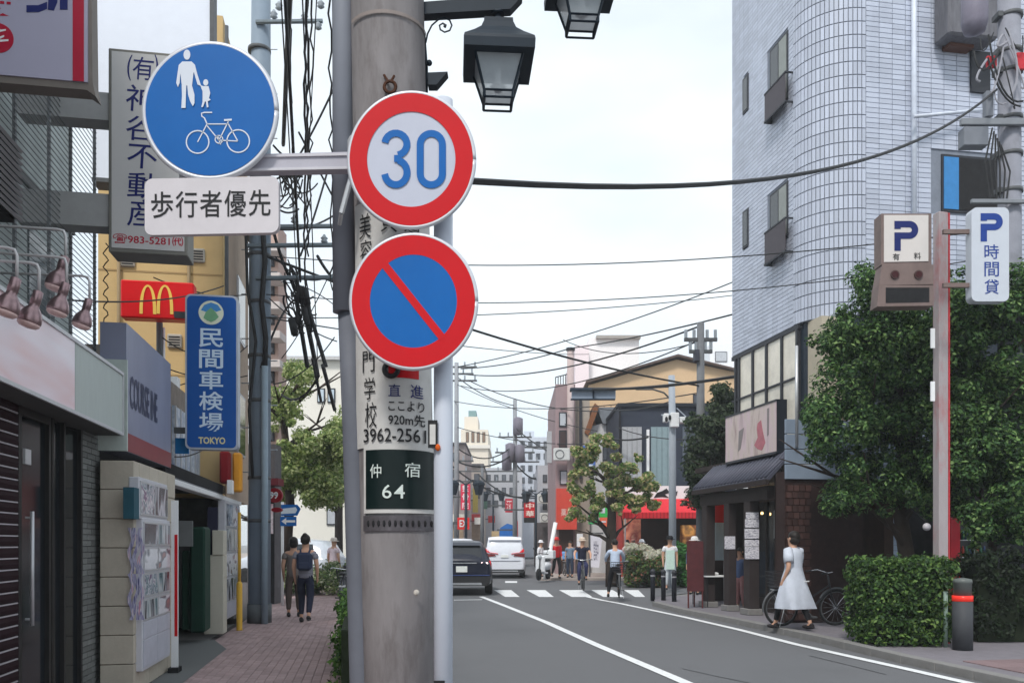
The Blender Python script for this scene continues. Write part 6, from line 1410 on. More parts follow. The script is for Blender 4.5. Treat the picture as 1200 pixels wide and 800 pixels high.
# blue direction signs on white post
D = 20.5; t = thing('direction_sign', 'white post with blue one way arrow sign under a blue white plate', 'traffic sign', tuple(G(332, 705)))
x = Qx(331, D); m = MB(); m.tube([(x, D, 0), (x, D, Qz(588, D))], .035, 10); obj('post', m, white_p, t)
m = MB(FC(D-.05)); m.prism([(Qx(a, D), Qz(b, D)) for a, b in ((330, 591), (349, 591), (353, 596), (349, 604), (330, 604))], -.01, 0); up_ = obj('upper_plate', m, blue, t)
m = MB(FC(D-.05)); m.prism([(Qx(a, D), Qz(b, D)) for a, b in ((330, 596), (347, 594), (349, 597), (347, 601), (330, 602))], 0, .004); obj('white_patch', m, mat('patch_white', lin(205, 215, 225)), up_)
m = MB(FC(D-.05)); m.prism([(Qx(a, D), Qz(b, D)) for a, b in ((329, 605), (348, 605), (348, 616), (329, 616))], -.01, 0); ar = obj('arrow_plate', m, blue, t)
m = MB(FC(D-.05)); m.prism([(Qx(a, D), Qz(b, D)) for a, b in ((330.5, 610.5), (336, 606.5), (336, 609.2), (346.5, 609.2), (346.5, 611.8), (336, 611.8), (336, 614.5))], 0, .004); obj('white_arrow', m, white_p, ar)
# A frame board on the left walkway
p = G(320, 704); t = thing('folding_board', 'dark folding pavement board leaning beside the white direction post', 'board', tuple(p))
Mt = Matrix.Translation(p) @ Matrix.Rotation(R(60), 4, 'Z')
m = MB(Mt @ Matrix.Rotation(R(-14), 4, 'X')); m.box(-.3, .3, -.02, .02, .05, 1.15); obj('front_panel', m, black_m, t)
m = MB(Mt @ Matrix.Translation((0, .55, 0)) @ Matrix.Rotation(R(14), 4, 'X')); m.box(-.3, .3, -.02, .02, .0, 1.13); obj('back_panel', m, black_m, t)
# leaning white post beside scooter
t = thing('leaning_post', 'white sign post leaning by the parked scooter at the crossing', 'post', tuple(G(639, 678)))
m = MB(); m.tube([G(638.5, 678)-Vector((0, 0, .02)), Pt(651, 612, 36)], .085, 10); obj('post', m, white_p, t); m = MB(); m.tube([Pt(643, 654, 36.05), Pt(645, 646, 36.05)], .095, 10); obj('band', m, dark_steel, t)
# cloth banner between riders
t = thing('standing_banner', 'white cloth banner with grey lettering standing between the cyclists', 'banner', tuple(G(704, 674)))
D = 38; m = MB(FC(D)); m.prism([(Qx(a, D), Qz(b, D)) for a, b in ((692, 626), (706, 627), (702, 665), (692.5, 664))], -.04, 0); obj('cloth', m, mat('banner_cloth', lin(218, 216, 226), .8, var=.05), t)
m = MB(FC(D)); m.glyph('営業中', Qx(698.5, D), Qz(645, D), .22, .9, .004, .01); obj('lettering', m, mat('banner_grey', lin(120, 118, 135)), t, kind='stuff', fix=False)
m = MB(); m.tube([(Qx(691, D), D, 0), (Qx(690.5, D), D, Qz(624, D)), (Qx(707, D), D, Qz(624.5, D))], .04, 6); obj('pole', m, dark_steel, t)
bbox('white_board', 676, 683, 625, 640, 40, .1, white_p, None, label='small white notice board left of the cloth banner', cat='board')
# blue white decorations behind the autumn tree
for (a, b, c, d, cc, lab) in ((683, 693, 522, 538, (70, 110, 190), 'upper blue and white hanging sign behind the autumn tree'), (688, 698, 540, 556, (90, 120, 185), 'lower blue hanging sign behind the autumn tree'), (702, 712, 590, 606, (60, 190, 90), 'bright green upper sign among tree branches'), (690, 700, 602, 614, (60, 170, 100), 'bright green lower sign left of tree trunk'), (703, 713, 606, 617, (225, 110, 80), 'orange small sign beneath the bright green one')):
    t = thing('hanging_sign', lab, 'shop sign', (Qx((a+b)/2, 39), 39, Qz(d, 39)))
    bbox('box', a, b, c, d, 39, .25, mat('hs_%d' % a, lin(*cc), .45, var=.1), t, bev=.02); bbox('pale_patch', a+2, b-3, c+4, d-5, 38.98, .02, mat('patch_white', (1, 1, 1)), t)
    bbox('hanger', (a+b)/2-.5, (a+b)/2+.5, c-6, c, 39.1, .05, dark_steel, t)
# planting behind the bollards
def bush(lab, boxes, D, dd, n, rr, size, cols, seed, name='flower_bush', cat='bush', nm='bush_leaves'):
    t = thing(name, lab, cat, (Qx((boxes[0][0]+boxes[0][2])/2, D), D, 0)); leaves('foliage', crown_px(boxes, D, dd, n, rr, seed), size, leaf_mat(nm, cols), t, seed, up=.5); return t
t = bush('wide green bush with pale flowers behind the three bollards', [(742, 655, 790, 682), (738, 662, 765, 684)], 31, .7, 40, .3, .06, [lin(50, 75, 38), lin(80, 110, 55), lin(105, 120, 70), lin(150, 100, 80)], 21, nm='flower_leaves')
leaves('blossom', crown_px([(735, 640, 765, 658), (745, 648, 785, 662)], 31, .5, 22, .22, 22), .05, leaf_mat('blossom', [lin(225, 225, 215), lin(190, 195, 170), lin(235, 215, 205)]), t, 23)
t = bush('rounded bright green bush right of the pale signal pole', [(793, 640, 808, 684)], 31, .6, 26, .32, .06, [lin(45, 90, 40), lin(70, 130, 55), lin(90, 160, 80)], 24, name='round_bush', nm='bright_leaves')
t = bush('low green planting beyond the walking woman on the left', [(325, 668, 405, 690), (385, 660, 415, 690)], 25, .8, 45, .3, .05, [lin(60, 80, 40), lin(90, 120, 60), lin(140, 150, 100), lin(200, 200, 180)], 25, name='low_planting', nm='left_planting')
# trees
def tree(lab, base, tpts, r0, boxes, D, dd, n, rr, size, cols, seed, nm, kids=9, scale=1.0, trans=.35, name='street_tree', shell=.4):
    t = thing(name, lab, 'tree', tuple(base)); m = MB(); branchy(m, scale, [Vector(base)-Vector((0, 0, .1))]+[Pt(a, b, D) for a, b in tpts], r0, kids, seed); obj('trunk', m, bark, t)
    leaves('crown', crown_px(boxes, D, dd, n, rr, seed+1), size, leaf_mat(nm, cols, trans), t, seed+2, up=.3, shell=shell); return t
au = [lin(74, 108, 50), lin(112, 146, 66), lin(140, 164, 92), lin(190, 168, 120), lin(208, 196, 156), lin(92, 136, 58)]
tree('autumn tinted street tree with thick dark trunk in front of red awning', G(717, 684), [(716, 640), (717, 600), (716, 565)], .24, [(662, 565, 700, 610), (668, 522, 700, 575), (692, 512, 722, 560), (722, 535, 752, 592), (735, 550, 766, 600), (700, 560, 730, 596)], 32, 1.5, 105, .22, .065, au, 31, 'autumn_leaves', 14, .8, shell=.1)
tree('small dark tree between restaurant eave and the slim pole', G(845, 690), [(848, 620), (845, 560)], .14, [(828, 450, 862, 500), (812, 490, 850, 560), (806, 555, 840, 590), (840, 480, 866, 540)], 25.5, .7, 70, .33, .06, [lin(24, 36, 24), lin(40, 60, 34), lin(70, 88, 56), lin(100, 110, 90)], 41, 'dark_tree_leaves', 8, .9)
pale = [lin(84, 108, 56), lin(124, 146, 76), lin(162, 174, 110), lin(196, 202, 150)]
tree('sparse pale leaved street tree with leaning trunk beyond the steel pole', G(334, 692), [(336, 640), (340, 590), (335, 520), (330, 470)], .17, [(318, 470, 350, 500), (325, 520, 365, 575), (350, 500, 385, 560), (318, 545, 350, 590), (355, 545, 400, 590), (330, 430, 360, 470), (380, 500, 410, 560)], 24, 1.3, 85, .32, .055, pale, 51, 'pale_leaves', 9, 1.0, shell=.2)
tree('street tree with upright trunk close to the concrete pole', G(397, 676), [(397, 610), (398, 565), (400, 520)], .2, [(368, 500, 415, 560), (375, 540, 420, 585), (385, 480, 415, 520)], 36, 1.5, 45, .42, .075, pale, 61, 'pale_leaves', 10, 1.2, shell=.2)
# ================================================================== VEHICLES
tyre = mat('tyre_rubber', (.02, .02, .021), .85); rimm = mat('wheel_rim', (.35, .36, .38), .35, metal=.6)
def wheel(t, x, y, r, w_, M, name='wheel'):
    m = MB(M); m.lathe([(r*.62, -w_/2), (r*.92, -w_/2), (r, -w_*.3), (r, w_*.3), (r*.92, w_/2), (r*.62, w_/2)], (x, y, r), 22, 'x'); wh = obj(name, m, tyre, t)
    m = MB(M); m.lathe([(r*.62, -w_*.42), (r*.60, -w_*.44), (r*.15, -w_*.36), (r*.15, w_*.36), (r*.60, w_*.44), (r*.62, w_*.42)], (x, y, r), 22, 'x'); obj('rim', m, rimm, wh)
def car(lab, cat, loc, rz, L, W, H, prof, paint, roofline, lamps='band', plate='', group=None, name='parked_car'):
    """body lofted from cross-sections along y (0 = rear). prof: rows (y, z_sill, z_belt, z_roof, half width, half roof width)"""
    t = thing(name, lab, cat, loc, rz, group); M = WM[t].copy(); rings = []; mb = MB(M)
    for (y, zs, zb, zr, hw, hr) in prof:
        zm = (zs+zb)/2
        half = [(hw*.86, zs), (hw*.97, zs+.08), (hw, zm), (hw*.985, zb-.05), (hw*.95, zb), (hr+(hw*.95-hr)*.35, zb+(zr-zb)*.62), (hr, zr-.07), (hr*.86, zr-.015), (hr*.4, zr+.012)]
        ring = [(x, y, z) for x, z in half]+[(-x, y, z) for x, z in half[::-1]]
        rings.append([mb.b.verts.new(p) for p in ring])
    for a, b in zip(rings, rings[1:]):
        for i in range(len(a)-1): mb.b.faces.new((a[i], a[i+1], b[i+1], b[i])).smooth = True
        mb.b.faces.new((a[-1], a[0], b[0], b[-1]))
    mb.b.faces.new(rings[0]); mb.b.faces.new(rings[-1][::-1])
    obj('body', mb, paint, t)
    return t, M
def rear_quad(t, M, name, pts, ma, dy=0, par=None, th=.02):
    """slab on the tail: pts (x, z, y)"""
    m = MB(M); a = [m.b.verts.new((x, y-th+dy, z)) for x, z, y in pts]; b = [m.b.verts.new((x, y+.05, z)) for x, z, y in pts]; n = len(a)
    m.b.faces.new(a); m.b.faces.new(b[::-1])
    for i in range(n): m.b.faces.new((a[i], a[(i+1) % n], b[(i+1) % n], b[i]))
    return obj(name, m, ma, par or t)
cg_ = mat('car_glass', (.02, .024, .03), .12, var=.25, spec=.4)
tail = mat('tail_lamp', lin(190, 20, 30), .2, emit=.15); chrome = mat('chrome_strip', (.55, .56, .58), .2, metal=.8); plate_m = mat('number_plate', lin(225, 228, 225), .5)
bumper = mat('bumper_black', (.025, .025, .027), .6)
suv_p = mat('dark_navy_paint', lin(14, 19, 40), .3, var=.03, coat=.25, spec=.35)
D = 25.9; loc = Vector((Qx(541, D), D, ZR)); rz = math.atan(.03)
prof = [(0.0, .42, .98, 1.05, .80, .60), (.06, .32, 1.00, 1.12, .89, .66), (.35, .30, 1.02, 1.52, .925, .62), (.7, .28, 1.02, 1.64, .93, .61), (1.5, .26, 1.02, 1.68, .93, .62), (2.6, .26, 1.0, 1.66, .93, .62), (3.3, .26, .98, 1.30, .93, .62), (3.7, .27, .97, 1.05, .92, .60), (4.5, .34, .82, .88, .86, .60), (4.7, .42, .66, .70, .76, .5)]
t, M = car('dark navy sport utility car stopped at the crossing, seen from behind', 'car', loc, rz, 4.7, 1.85, 1.68, prof, suv_p, None)
rear_quad(t, M, 'rear_window', [(-.62, 1.12, .10), (.62, 1.12, .10), (.56, 1.50, .30), (-.56, 1.50, .30)], cg_)
rear_quad(t, M, 'roof_spoiler', [(-.62, 1.53, .22), (.62, 1.53, .22), (.58, 1.62, .40), (-.58, 1.62, .40)], suv_p)
for s_ in (-1, 1):
    lp = rear_quad(t, M, 'tail_lamp', [(s_*.42, .93, .03), (s_*.90, .90, .10), (s_*.88, 1.07, .16), (s_*.44, 1.02, .06)], tail)
    m = MB(M)
    for q_ in (.62, .76): m.ball((s_*q_, .02, .985), (.045, .02, .04), 10, 6)
    obj('lamp_core', m, mat('lamp_core', (1, .75, .75), .3, var=0, emit=.7), lp)
    wheel(t, s_*.82, .85, .36, .24, M); wheel(t, s_*.82, 3.75, .36, .24, M)
    m = MB(M); m.face([(s_*.935, .8, 1.06), (s_*.935, 2.9, 1.05), (s_*.70, 2.8, 1.50), (s_*.70, .9, 1.50)]); m.b.transform(Matrix.Identity(4)); obj('side_window', m, cg_, t)
rear_quad(t, M, 'chrome_strip', [(-.60, .985, -.0), (.46, .985, -.0), (.46, 1.01, .0), (-.60, 1.01, .0)], chrome)
rear_quad(t, M, 'number_plate', [(-.17, .72, .0), (.17, .72, .0), (.17, .90, .0), (-.17, .90, .0)], plate_m)
rear_quad(t, M, 'rear_bumper', [(-.80, .30, .0), (.80, .30, .0), (.88, .58, .0), (-.88, .58, .0)], bumper, dy=-.03)
rear_quad(t, M, 'bumper_strip', [(-.62, .33, -.04), (.62, .33, -.04), (.60, .40, -.04), (-.60, .40, -.04)], chrome)
rear_quad(t, M, 'bumper_line', [(-.85, .62, -.01), (.85, .62, -.01), (.85, .635, -.01), (-.85, .635, -.01)], mat('line_blue', lin(70, 90, 150), .3))
van_p = mat('white_car_paint', lin(222, 226, 234), .3, var=.02, coat=.5)
D = 38.5; loc = Vector((Qx(591.5, D), D, ZR)); rz = math.atan(.005)
prof = [(0.0, .38, 1.05, 1.12, .82, .70), (.05, .30, 1.10, 1.70, .90, .74), (.2, .26, 1.12, 1.84, .925, .75), (1.2, .24, 1.10, 1.90, .925, .76), (3.0, .24, 1.08, 1.88, .925, .76), (3.8, .25, 1.05, 1.45, .92, .72), (4.3, .28, 1.0, 1.08, .90, .66), (4.85, .36, .82, .88, .80, .55)]
t, M = car('white minivan driving away beyond the crossing, seen from behind', 'van', loc, rz, 4.9, 1.85, 1.9, prof, van_p, None, name='minivan')
rear_quad(t, M, 'rear_window', [(-.74, 1.16, .03), (.74, 1.16, .03), (.66, 1.66, .10), (-.66, 1.66, .10)], cg_)
rear_quad(t, M, 'window_surround', [(-.84, 1.12, .06), (.84, 1.12, .06), (.72, 1.72, .14), (-.72, 1.72, .14)], bumper)
rear_quad(t, M, 'roof_spoiler', [(-.74, 1.74, -.02), (.74, 1.74, -.02), (.74, 1.86, .12), (-.74, 1.86, .12)], van_p)
for s_ in (-1, 1):
    rear_quad(t, M, 'tail_lamp', [(s_*.30, 1.10, .0), (s_*.88, 1.20, .03), (s_*.86, 1.36, .06), (s_*.66, 1.18, .02), (s_*.3, 1.13, .0)][:5], tail, dy=-.03)
    rear_quad(t, M, 'lower_lamp', [(s_*.40, 1.02, .0), (s_*.90, .96, .03), (s_*.90, 1.14, .05), (s_*.46, 1.10, .01)], mat('lamp_smoke', lin(110, 30, 30), .2), dy=-.02)
    wheel(t, s_*.82, .8, .34, .22, M); wheel(t, s_*.82, 3.8, .34, .22, M)
rear_quad(t, M, 'number_plate', [(-.17, .95, .0), (.17, .95, .0), (.17, 1.07, .0), (-.17, 1.07, .0)], plate_m, dy=-.02)
rear_quad(t, M, 'crease', [(-.7, .80, .0), (.7, .80, .0), (.7, .815, .0), (-.7, .815, .0)], mat('crease_grey', lin(150, 155, 165)), dy=-.01)
rear_quad(t, M, 'rear_bumper', [(-.86, .26, .0), (.86, .26, .0), (.88, .42, .0), (-.88, .42, .0)], bumper, dy=-.03)
rear_quad(t, M, 'bumper_strip', [(-.60, .32, -.04), (.60, .32, -.04), (.60, .37, -.04), (-.60, .37, -.04)], chrome)
D = 34; loc = Vector((Qx(534, D), D, ZR))
prof = [(0, .4, 1.0, 1.06, .8, .6), (.06, .3, 1.0, 1.12, .87, .66), (.4, .28, 1.02, 1.66, .9, .64), (1.5, .26, 1.02, 1.78, .9, .64), (2.8, .26, 1.0, 1.72, .9, .62), (3.6, .28, .98, 1.1, .88, .6), (4.4, .36, .8, .86, .78, .5)]
t, M = car('white car ahead of the navy car, only its roof and back window showing', 'car', loc, 0, 4.4, 1.8, 1.78, prof, van_p, None)
rear_quad(t, M, 'rear_window', [(-.64, 1.14, .10), (.64, 1.14, .10), (.58, 1.56, .36), (-.58, 1.56, .36)], cg_)
for s_ in (-1, 1): rear_quad(t, M, 'tail_lamp', [(s_*.6, .85, .04), (s_*.86, .85, .08), (s_*.86, 1.05, .12), (s_*.6, 1.02, .06)], tail); wheel(t, s_*.8, .8, .33, .2, M); wheel(t, s_*.8, 3.5, .33, .2, M)
# silver car on the left side street
D = 33; loc = Vector((Qx(396, D), D, ZR)); 
t, M = car('silver car parked across the left walkway behind pedestrians', 'car', loc, R(75), 4.4, 1.8, 1.6, prof, mat('silver_paint', lin(190, 196, 204), .25, coat=.6), None)
for s_ in (-1, 1):
    wheel(t, s_*.8, .8, .33, .2, M); wheel(t, s_*.8, 3.5, .33, .2, M)
    m = MB(M); m.face([(s_*.91, .5, 1.06), (s_*.91, 2.9, 1.05), (s_*.70, 2.7, 1.56), (s_*.70, .7, 1.56)]); obj('side_window', m, cg_, t)
# ================================================================== BICYCLES
def bicycle(lab, loc, rz, col, basket=True, group=None, lean=0, rear_basket=False, ladies=True):
    t = thing('bicycle', lab, 'bicycle', loc, rz, group); M = WM[t] @ Matrix.Rotation(lean, 4, 'Y'); r = .33
    fm = mat('bicycle_frame_%d_%d_%d' % col, lin(*col), .35, spec=.5)
    for y in (-.53, .53):
        m = MB(M); m.torus((0, y, r), r-.018, .019, 'x', 28, 6); wh = obj('tyre', m, tyre, t)
        m = MB(M); m.torus((0, y, r), r-.045, .010, 'x', 28, 5); obj('rim', m, dark_steel, wh)
        m = MB(M)
        for k in range(14):
            a = 2*math.pi*k/14; m.tube([(0, y, r), (0, y+(r-.05)*math.cos(a), r+(r-.05)*math.sin(a))], .0022, 3, cap=False)
        obj('spokes', m, chrome, wh, kind='stuff')
        m = MB(M); m.torus((0, y, r), r+.025, .020, 'x', 18, 5, R(20) if y > 0 else R(10), R(150) if y > 0 else R(190)); obj('mudguard', m, dark_steel, t)
    bb = (0, -.08, .30); st = (0, -.22, .80); hd = (0, .38, .82); hb = (0, .42, .60)
    m = MB(M)
    m.tube([bb, st], .016, 8); m.tube([(0, .40, .66), (0, .1, .36), bb] if ladies else [hb, bb], .018, 8); m.tube([(0, .39, .74), (0, .05, .52), (0, -.15, .52)] if ladies else [(0, .39, .78), (0, -.2, .72)], .015, 8)
    for s_ in (-.05, .05): m.tube([bb, (s_, -.53, r)], .009, 6); m.tube([(0, -.2, .68), (s_, -.53, r)], .008, 6); m.tube([(s_*.7, .44, .55), (s_, .53, r)], .010, 6)
    m.tube([(0, .45, .52), (0, .36, .92)], .017, 8); obj('frame', m, fm, t, kind='stuff')
    m = MB(M); m.tube([(-.28, .18, .98), (-.25, .30, 1.0), (0, .37, .96), (.25, .30, 1.0), (.28, .18, .98)], .011, 7); obj('handlebar', m, chrome, t)
    for s_ in (-1, 1): m = MB(M); m.tube([(.28*s_, .19, .98), (.285*s_, .08, .97)], .016, 8); obj('grip', m, black_m, t)
    m = MB(M); m.tube([(0, -.22, .78), (0, -.24, .88)], .013, 6); m.ball((0, -.27, .90), (.09, .13, .035)); obj('saddle', m, black_m, t)
    m = MB(M); m.lathe([(.08, -.01), (.08, .01)], (.03, -.08, .30), 16, 'x'); m.tube([(.06, -.08, .30), (.08, .04, .18)], .01, 5); m.tube([(-.04, -.08, .30), (-.08, -.2, .42)], .01, 5); m.box(.06, .16, .0, .09, .165, .19); m.box(-.16, -.06, -.25, -.16, .41, .435); obj('cranks', m, dark_steel, t, kind='stuff')
    bm = mat('basket_dark', (.03, .03, .034), .6)
    def bask(y0, y1, z0, z1, w0, w1):
        m = MB(M)
        for k in range(5):
            f = k/4; z = z0+(z1-z0)*f; w_ = w0+(w1-w0)*f; ya, yb = y0-.03*f, y1+.03*f
            cs = [(-w_, ya, z), (w_, ya, z), (w_, yb, z), (-w_, yb, z), (-w_, ya, z)]
            for a, b in zip(cs, cs[1:]): m.tube([a, b], .005, 4)
        for k in range(9):
            f = -1+k/4; m.tube([(w0*f, y0, z0), (w1*f, y0-.03, z1)], .004, 3); m.tube([(w0*f, y1, z0), (w1*f, y1+.03, z1)], .004, 3)
        for s_ in (-1, 1):
            for k in range(6): y = y0+(y1-y0)*k/5; m.tube([(w0*s_, y, z0), (w1*s_, y, z1)], .004, 3)
        m.box(-w0, w0, y0, y1, z0-.005, z0); obj('basket', m, bm, t, kind='stuff')
    if basket: bask(.48, .72, .72, .98, .15, .19)
    if rear_basket: bask(-.72, -.42, .72, .98, .17, .22)
    m = MB(M); m.box(-.06, .06, -.72, -.34, .66, .675); m.tube([(0, -.7, .66), (0, -.56, .34)], .007, 4); obj('rear_rack', m, alu, t)
    m = MB(M); m.tube([(.05, -.5, .33), (.12, -.62, .0)], .008, 5); obj('kickstand', m, alu, t)
    return t
# ================================================================== PEOPLE
skin = mat('skin', lin(205, 160, 135, .9), .6, var=.05); hair_m = mat('dark_hair', (.018, .014, .012), .5, var=.3, scale=30)
shoe_m = mat('dark_shoe', (.02, .02, .02), .5)
def skinned(name, pts, edges, rad, ma, t, sub=1, root=0, kind=None):
    me = bpy.data.meshes.new(name); me.from_pydata([tuple(p) for p in pts], edges, []); o = bpy.data.objects.new(name, me); COL.objects.link(o); o.parent = t; WM[o] = WM[t]
    sk = o.modifiers.new('skin', 'SKIN'); sk.use_smooth_shade = True; sk.branch_smoothing = .6
    for v, r in zip(me.skin_vertices[0].data, rad): v.radius = r if isinstance(r, tuple) else (r, r); v.use_root = False
    me.skin_vertices[0].data[root].use_root = True
    sb = o.modifiers.new('smooth', 'SUBSURF'); sb.levels = sub; sb.render_levels = sub
    me.materials.append(ma); return o
WALK = dict(legs=(((-.055, .10, .285), (-.055, .06, .045)), ((.055, -.02, .285), (.055, -.17, .08))), arms=(((-.128, -.03, .64), (-.125, .04, .50)), ((.128, .0, .64), (.125, .06, .51))))
STAND = dict(legs=(((-.06, .01, .285), (-.06, -.01, .045)), ((.06, .01, .285), (.065, -.01, .045))), arms=(((-.13, -.01, .63), (-.128, .03, .49)), ((.13, -.01, .63), (.128, .03, .49))))
RIDE = dict(legs=(((-.07, .20, .46), (-.07, .12, .21)), ((.07, .17, .37), (.07, .10, .12))), arms=(((-.16, .10, .68), (-.15, .26, .60)), ((.16, .10, .68), (.15, .26, .60))), seat=1)
def person(lab, loc, rz, H, pose, top, bottom, hair='short', sleeve=.5, bag=None, hat=None, lean=0, dress=None, detail=False, shoes=None, turn=0, z0=0, apron=None, skirt=None):
    t = thing('person', lab, 'person', loc, rz); V = lambda x, y, z: Vector((x*H, (y+lean*max(0, z-.5))*H, z*H+z0))
    up = lambda n, c, r=.8, **k: mat('cloth_%s_%d_%d_%d' % ((n,)+c), lin(*c), r, var=.12, scale=14, bump=.15, **k)
    (kl, al), (kr, ar) = pose['legs']; (el, wl_), (er, wr) = pose['arms']
    P = []; E = []; Rd = []
    def add(p, r, prev=None):
        P.append(V(*p)); Rd.append(r if not isinstance(r, tuple) else (r[0]*H, r[1]*H)); 
        if not isinstance(Rd[-1], tuple): Rd[-1] = (Rd[-1]*H,)*2
        if prev is not None: E.append((prev, len(P)-1))
        return len(P)-1
    pel = add((0, 0, .53), (.086, .064)); wst = add((0, 0, .61), (.074, .056), pel); ch = add((0, 0, .72), (.088, .064), wst); nb = add((0, 0, .80), (.068, .05), ch)
    nk = add((0, .005, .848), .034, nb); h1 = add((0, .012, .875), (.045, .052), nk); h2 = add((0, .012, .93), (.047, .056), h1); h3 = add((0, .008, .972), (.036, .042), h2)
    for s_, e_, w_ in ((-1, el, wl_), (1, er, wr)):
        a = add((s_*.102, 0, .795), .034, nb); b = add(e_, .026, a); c = add(w_, .0155, b)
        d = Vector(w_)-Vector(e_); d.normalize(); pw = Vector(w_)+d*.035; q_ = add(tuple(pw), (.019, .012), c)
        if detail:
            for k in range(4):
                off = (k-1.5)*.009; f1 = pw+d*.022+Vector((0, off, 0)); f2 = f1+d*(.020-.004*abs(k-1.5))+Vector((-s_*.008, 0, 0)); i1 = add(tuple(f1), .0058, q_); add(tuple(f2), .0048, i1)
            th = Vector(w_)+d*.02+Vector((-s_*.004, .018, 0)); i1 = add(tuple(th), .006, c); add(tuple(th+d*.02+Vector((0, .006, 0))), .005, i1)
        else: add(tuple(pw+d*.035), (.014, .009), q_)
    for s_, k_, a_ in ((-1, kl, al), (1, kr, ar)):
        hp = add((s_*.052, 0, .49), .047, pel); kn = add(k_, .034, hp); an = add(a_, .021, kn)
        ft = (a_[0], a_[1]+.055, max(a_[2]-.028, .018)); add(ft, (.020, .015), an)
    skinned('body', P, E, Rd, skin, t, 1, 0)
    # top
    Mw = WM[t]
    def cloth(name, nodes, ma, sub=1):
        P2 = []; E2 = []; R2 = []
        for p, r, pr in nodes:
            P2.append(V(*p)); r = r if isinstance(r, tuple) else (r, r); R2.append((r[0]*H, r[1]*H))
            if pr is not None: E2.append((pr, len(P2)-1))
        return skinned(name, P2, E2, R2, ma, t, sub, 0)
    tm = up('top', top)
    nd_ = [((0, 0, .60), (.092, .072), None), ((0, 0, .50), (.102, .080), 0), ((0, 0, .72), (.102, .076), 0), ((0, 0, .79), (.082, .060), 2), ((0, .0, .828), (.046, .042), 3)]
    for s_, e_ in ((-1, el), (1, er)):
        a = Vector((s_*.1, 0, .795)); mid = a.lerp(Vector(e_), .55); nd_.append((tuple(a), .043, 3)); i = len(nd_)-1; nd_.append((tuple(mid), .042, i))
        if sleeve > .6: nd_.append((e_, .029, len(nd_)-1)); w2 = Vector(e_).lerp(Vector(wl_ if s_ < 0 else wr), .85); nd_.append((tuple(w2), .022, len(nd_)-1))
    if dress is None: cloth('shirt', nd_, tm)
    if dress is None:
        bmx = up('bottom', bottom)
        nd_ = [((0, 0, .54), (.094, .072), None), ((0, 0, .60), (.084, .064), 0)]
        for s_, k_, a_ in ((-1, kl, al), (1, kr, ar)):
            nd_.append(((s_*.055, 0, .49), .062, 0)); i = len(nd_)-1; nd_.append((k_, .046, i)); a2 = Vector(k_).lerp(Vector(a_), .88); nd_.append((tuple(a2), .030, i+1))
        cloth('trousers', nd_, bmx)
    else:
        m = MB(Mw); prof = [(.225, .215), (.220, .26), (.185, .40), (.142, .52), (.115, .60), (.106, .64), (.108, .72), (.106, .77), (.085, .805), (.045, .835)]; n = 28; rings = []
        for r_, z_ in prof:
            ring = []
            for k in range(n):
                a = 2*math.pi*k/n; fold = 1+(.13*math.sin(a*5+z_*5)+.07*math.sin(a*9-z_*12+1))*max(0, (.64-z_)*2.4); sway = .16*max(0, .5-z_)
                ring.append(m.b.verts.new(V(r_*fold*math.cos(a)*(1 if z_ < .7 else 1.05)+sway, r_*.68*fold*math.sin(a), z_)))
            rings.append(ring)
        for a, b in zip(rings, rings[1:]):
            for k in range(n): m.b.faces.new((a[k], a[(k+1) % n], b[(k+1) % n], b[k])).smooth = True
        m.b.faces.new(rings[-1]); dm = mat('dress_cloth', lin(*dress), .8, var=.1, scale=9, bump=.3); obj('dress', m, dm, t)
        nd_ = [((0, 0, .785), (.092, .068), None), ((0, 0, .74), (.100, .072), 0)]
        for s_, e_ in ((-1, el), (1, er)):
            a = Vector((s_*.085, 0, .805)); e2_ = a.lerp(Vector(e_), .72); m = MB(Mw); m.tube([V(*(a+Vector((-s_*.03, 0, .008)))), V(*a), V(*a.lerp(e2_, .5)), V(*e2_)], [.034*H, .048*H, .052*H, .050*H], 14)
            f_ = V(s_*.085, 0, .79); m.ball((f_.x, f_.y, f_.z), (.05*H, .048*H, .04*H)); obj('sleeve', m, dm, t)
        m = MB(Mw); pk = V(.07, -.085, .50); m.box(pk.x-.07, pk.x+.06, pk.y-.045, pk.y-.03, pk.z-.02, pk.z+.0); obj('pocket_flap', m, mat('pocket_white', (.8, .8, .8)), t)
        bmx = up('bottom', bottom); 
        nd_ = [((0, 0, .5), (.07, .05), None)]
        for s_, k_, a_ in ((-1, kl, al), (1, kr, ar)):
            nd_.append(((s_*.05, 0, .45), .045, 0)); i = len(nd_)-1; nd_.append((k_, .036, i)); a2 = Vector(k_).lerp(Vector(a_), .9); nd_.append((tuple(a2), .027, i+1))
        cloth('trousers', nd_, bmx)
    for a_ in (al, ar):
        f = V(a_[0], a_[1]+.03, max(a_[2]-.026, .018)); m = MB(Mw); m.ball((f.x, f.y, f.z), (.026*H, .078*H, .022*H), 12, 8); f2 = V(a_[0], a_[1]-.01, max(a_[2]-.012, .03)); m.ball((f2.x, f2.y, f2.z), (.024*H, .03*H, .028*H), 10, 6); obj('shoe', m, up('shoe', shoes) if shoes else shoe_m, t)
    hc = V(0, .008, .945)
    if hair:
        m = MB(Mw); m.ball((hc.x, hc.y-.016*H, hc.z+.006*H), (.056*H, .064*H, .058*H), 16, 10)
        if hair == 'bob': m.ball((hc.x, hc.y-.022*H, hc.z-.03*H), (.058*H, .052*H, .055*H), 14, 8)
        if hair == 'bun': m.ball((hc.x, hc.y-.05*H, hc.z+.045*H), (.03*H,)*3, 12, 8); m.ball((hc.x, hc.y-.03*H, hc.z-.02*H), (.05*H, .04*H, .04*H), 12, 8)
        obj('hair', m, hair_m, t)
    m = MB(Mw); nz_ = V(0, .066, .925); m.ball((nz_.x, nz_.y, nz_.z), (.008*H, .012*H, .013*H), 8, 6)
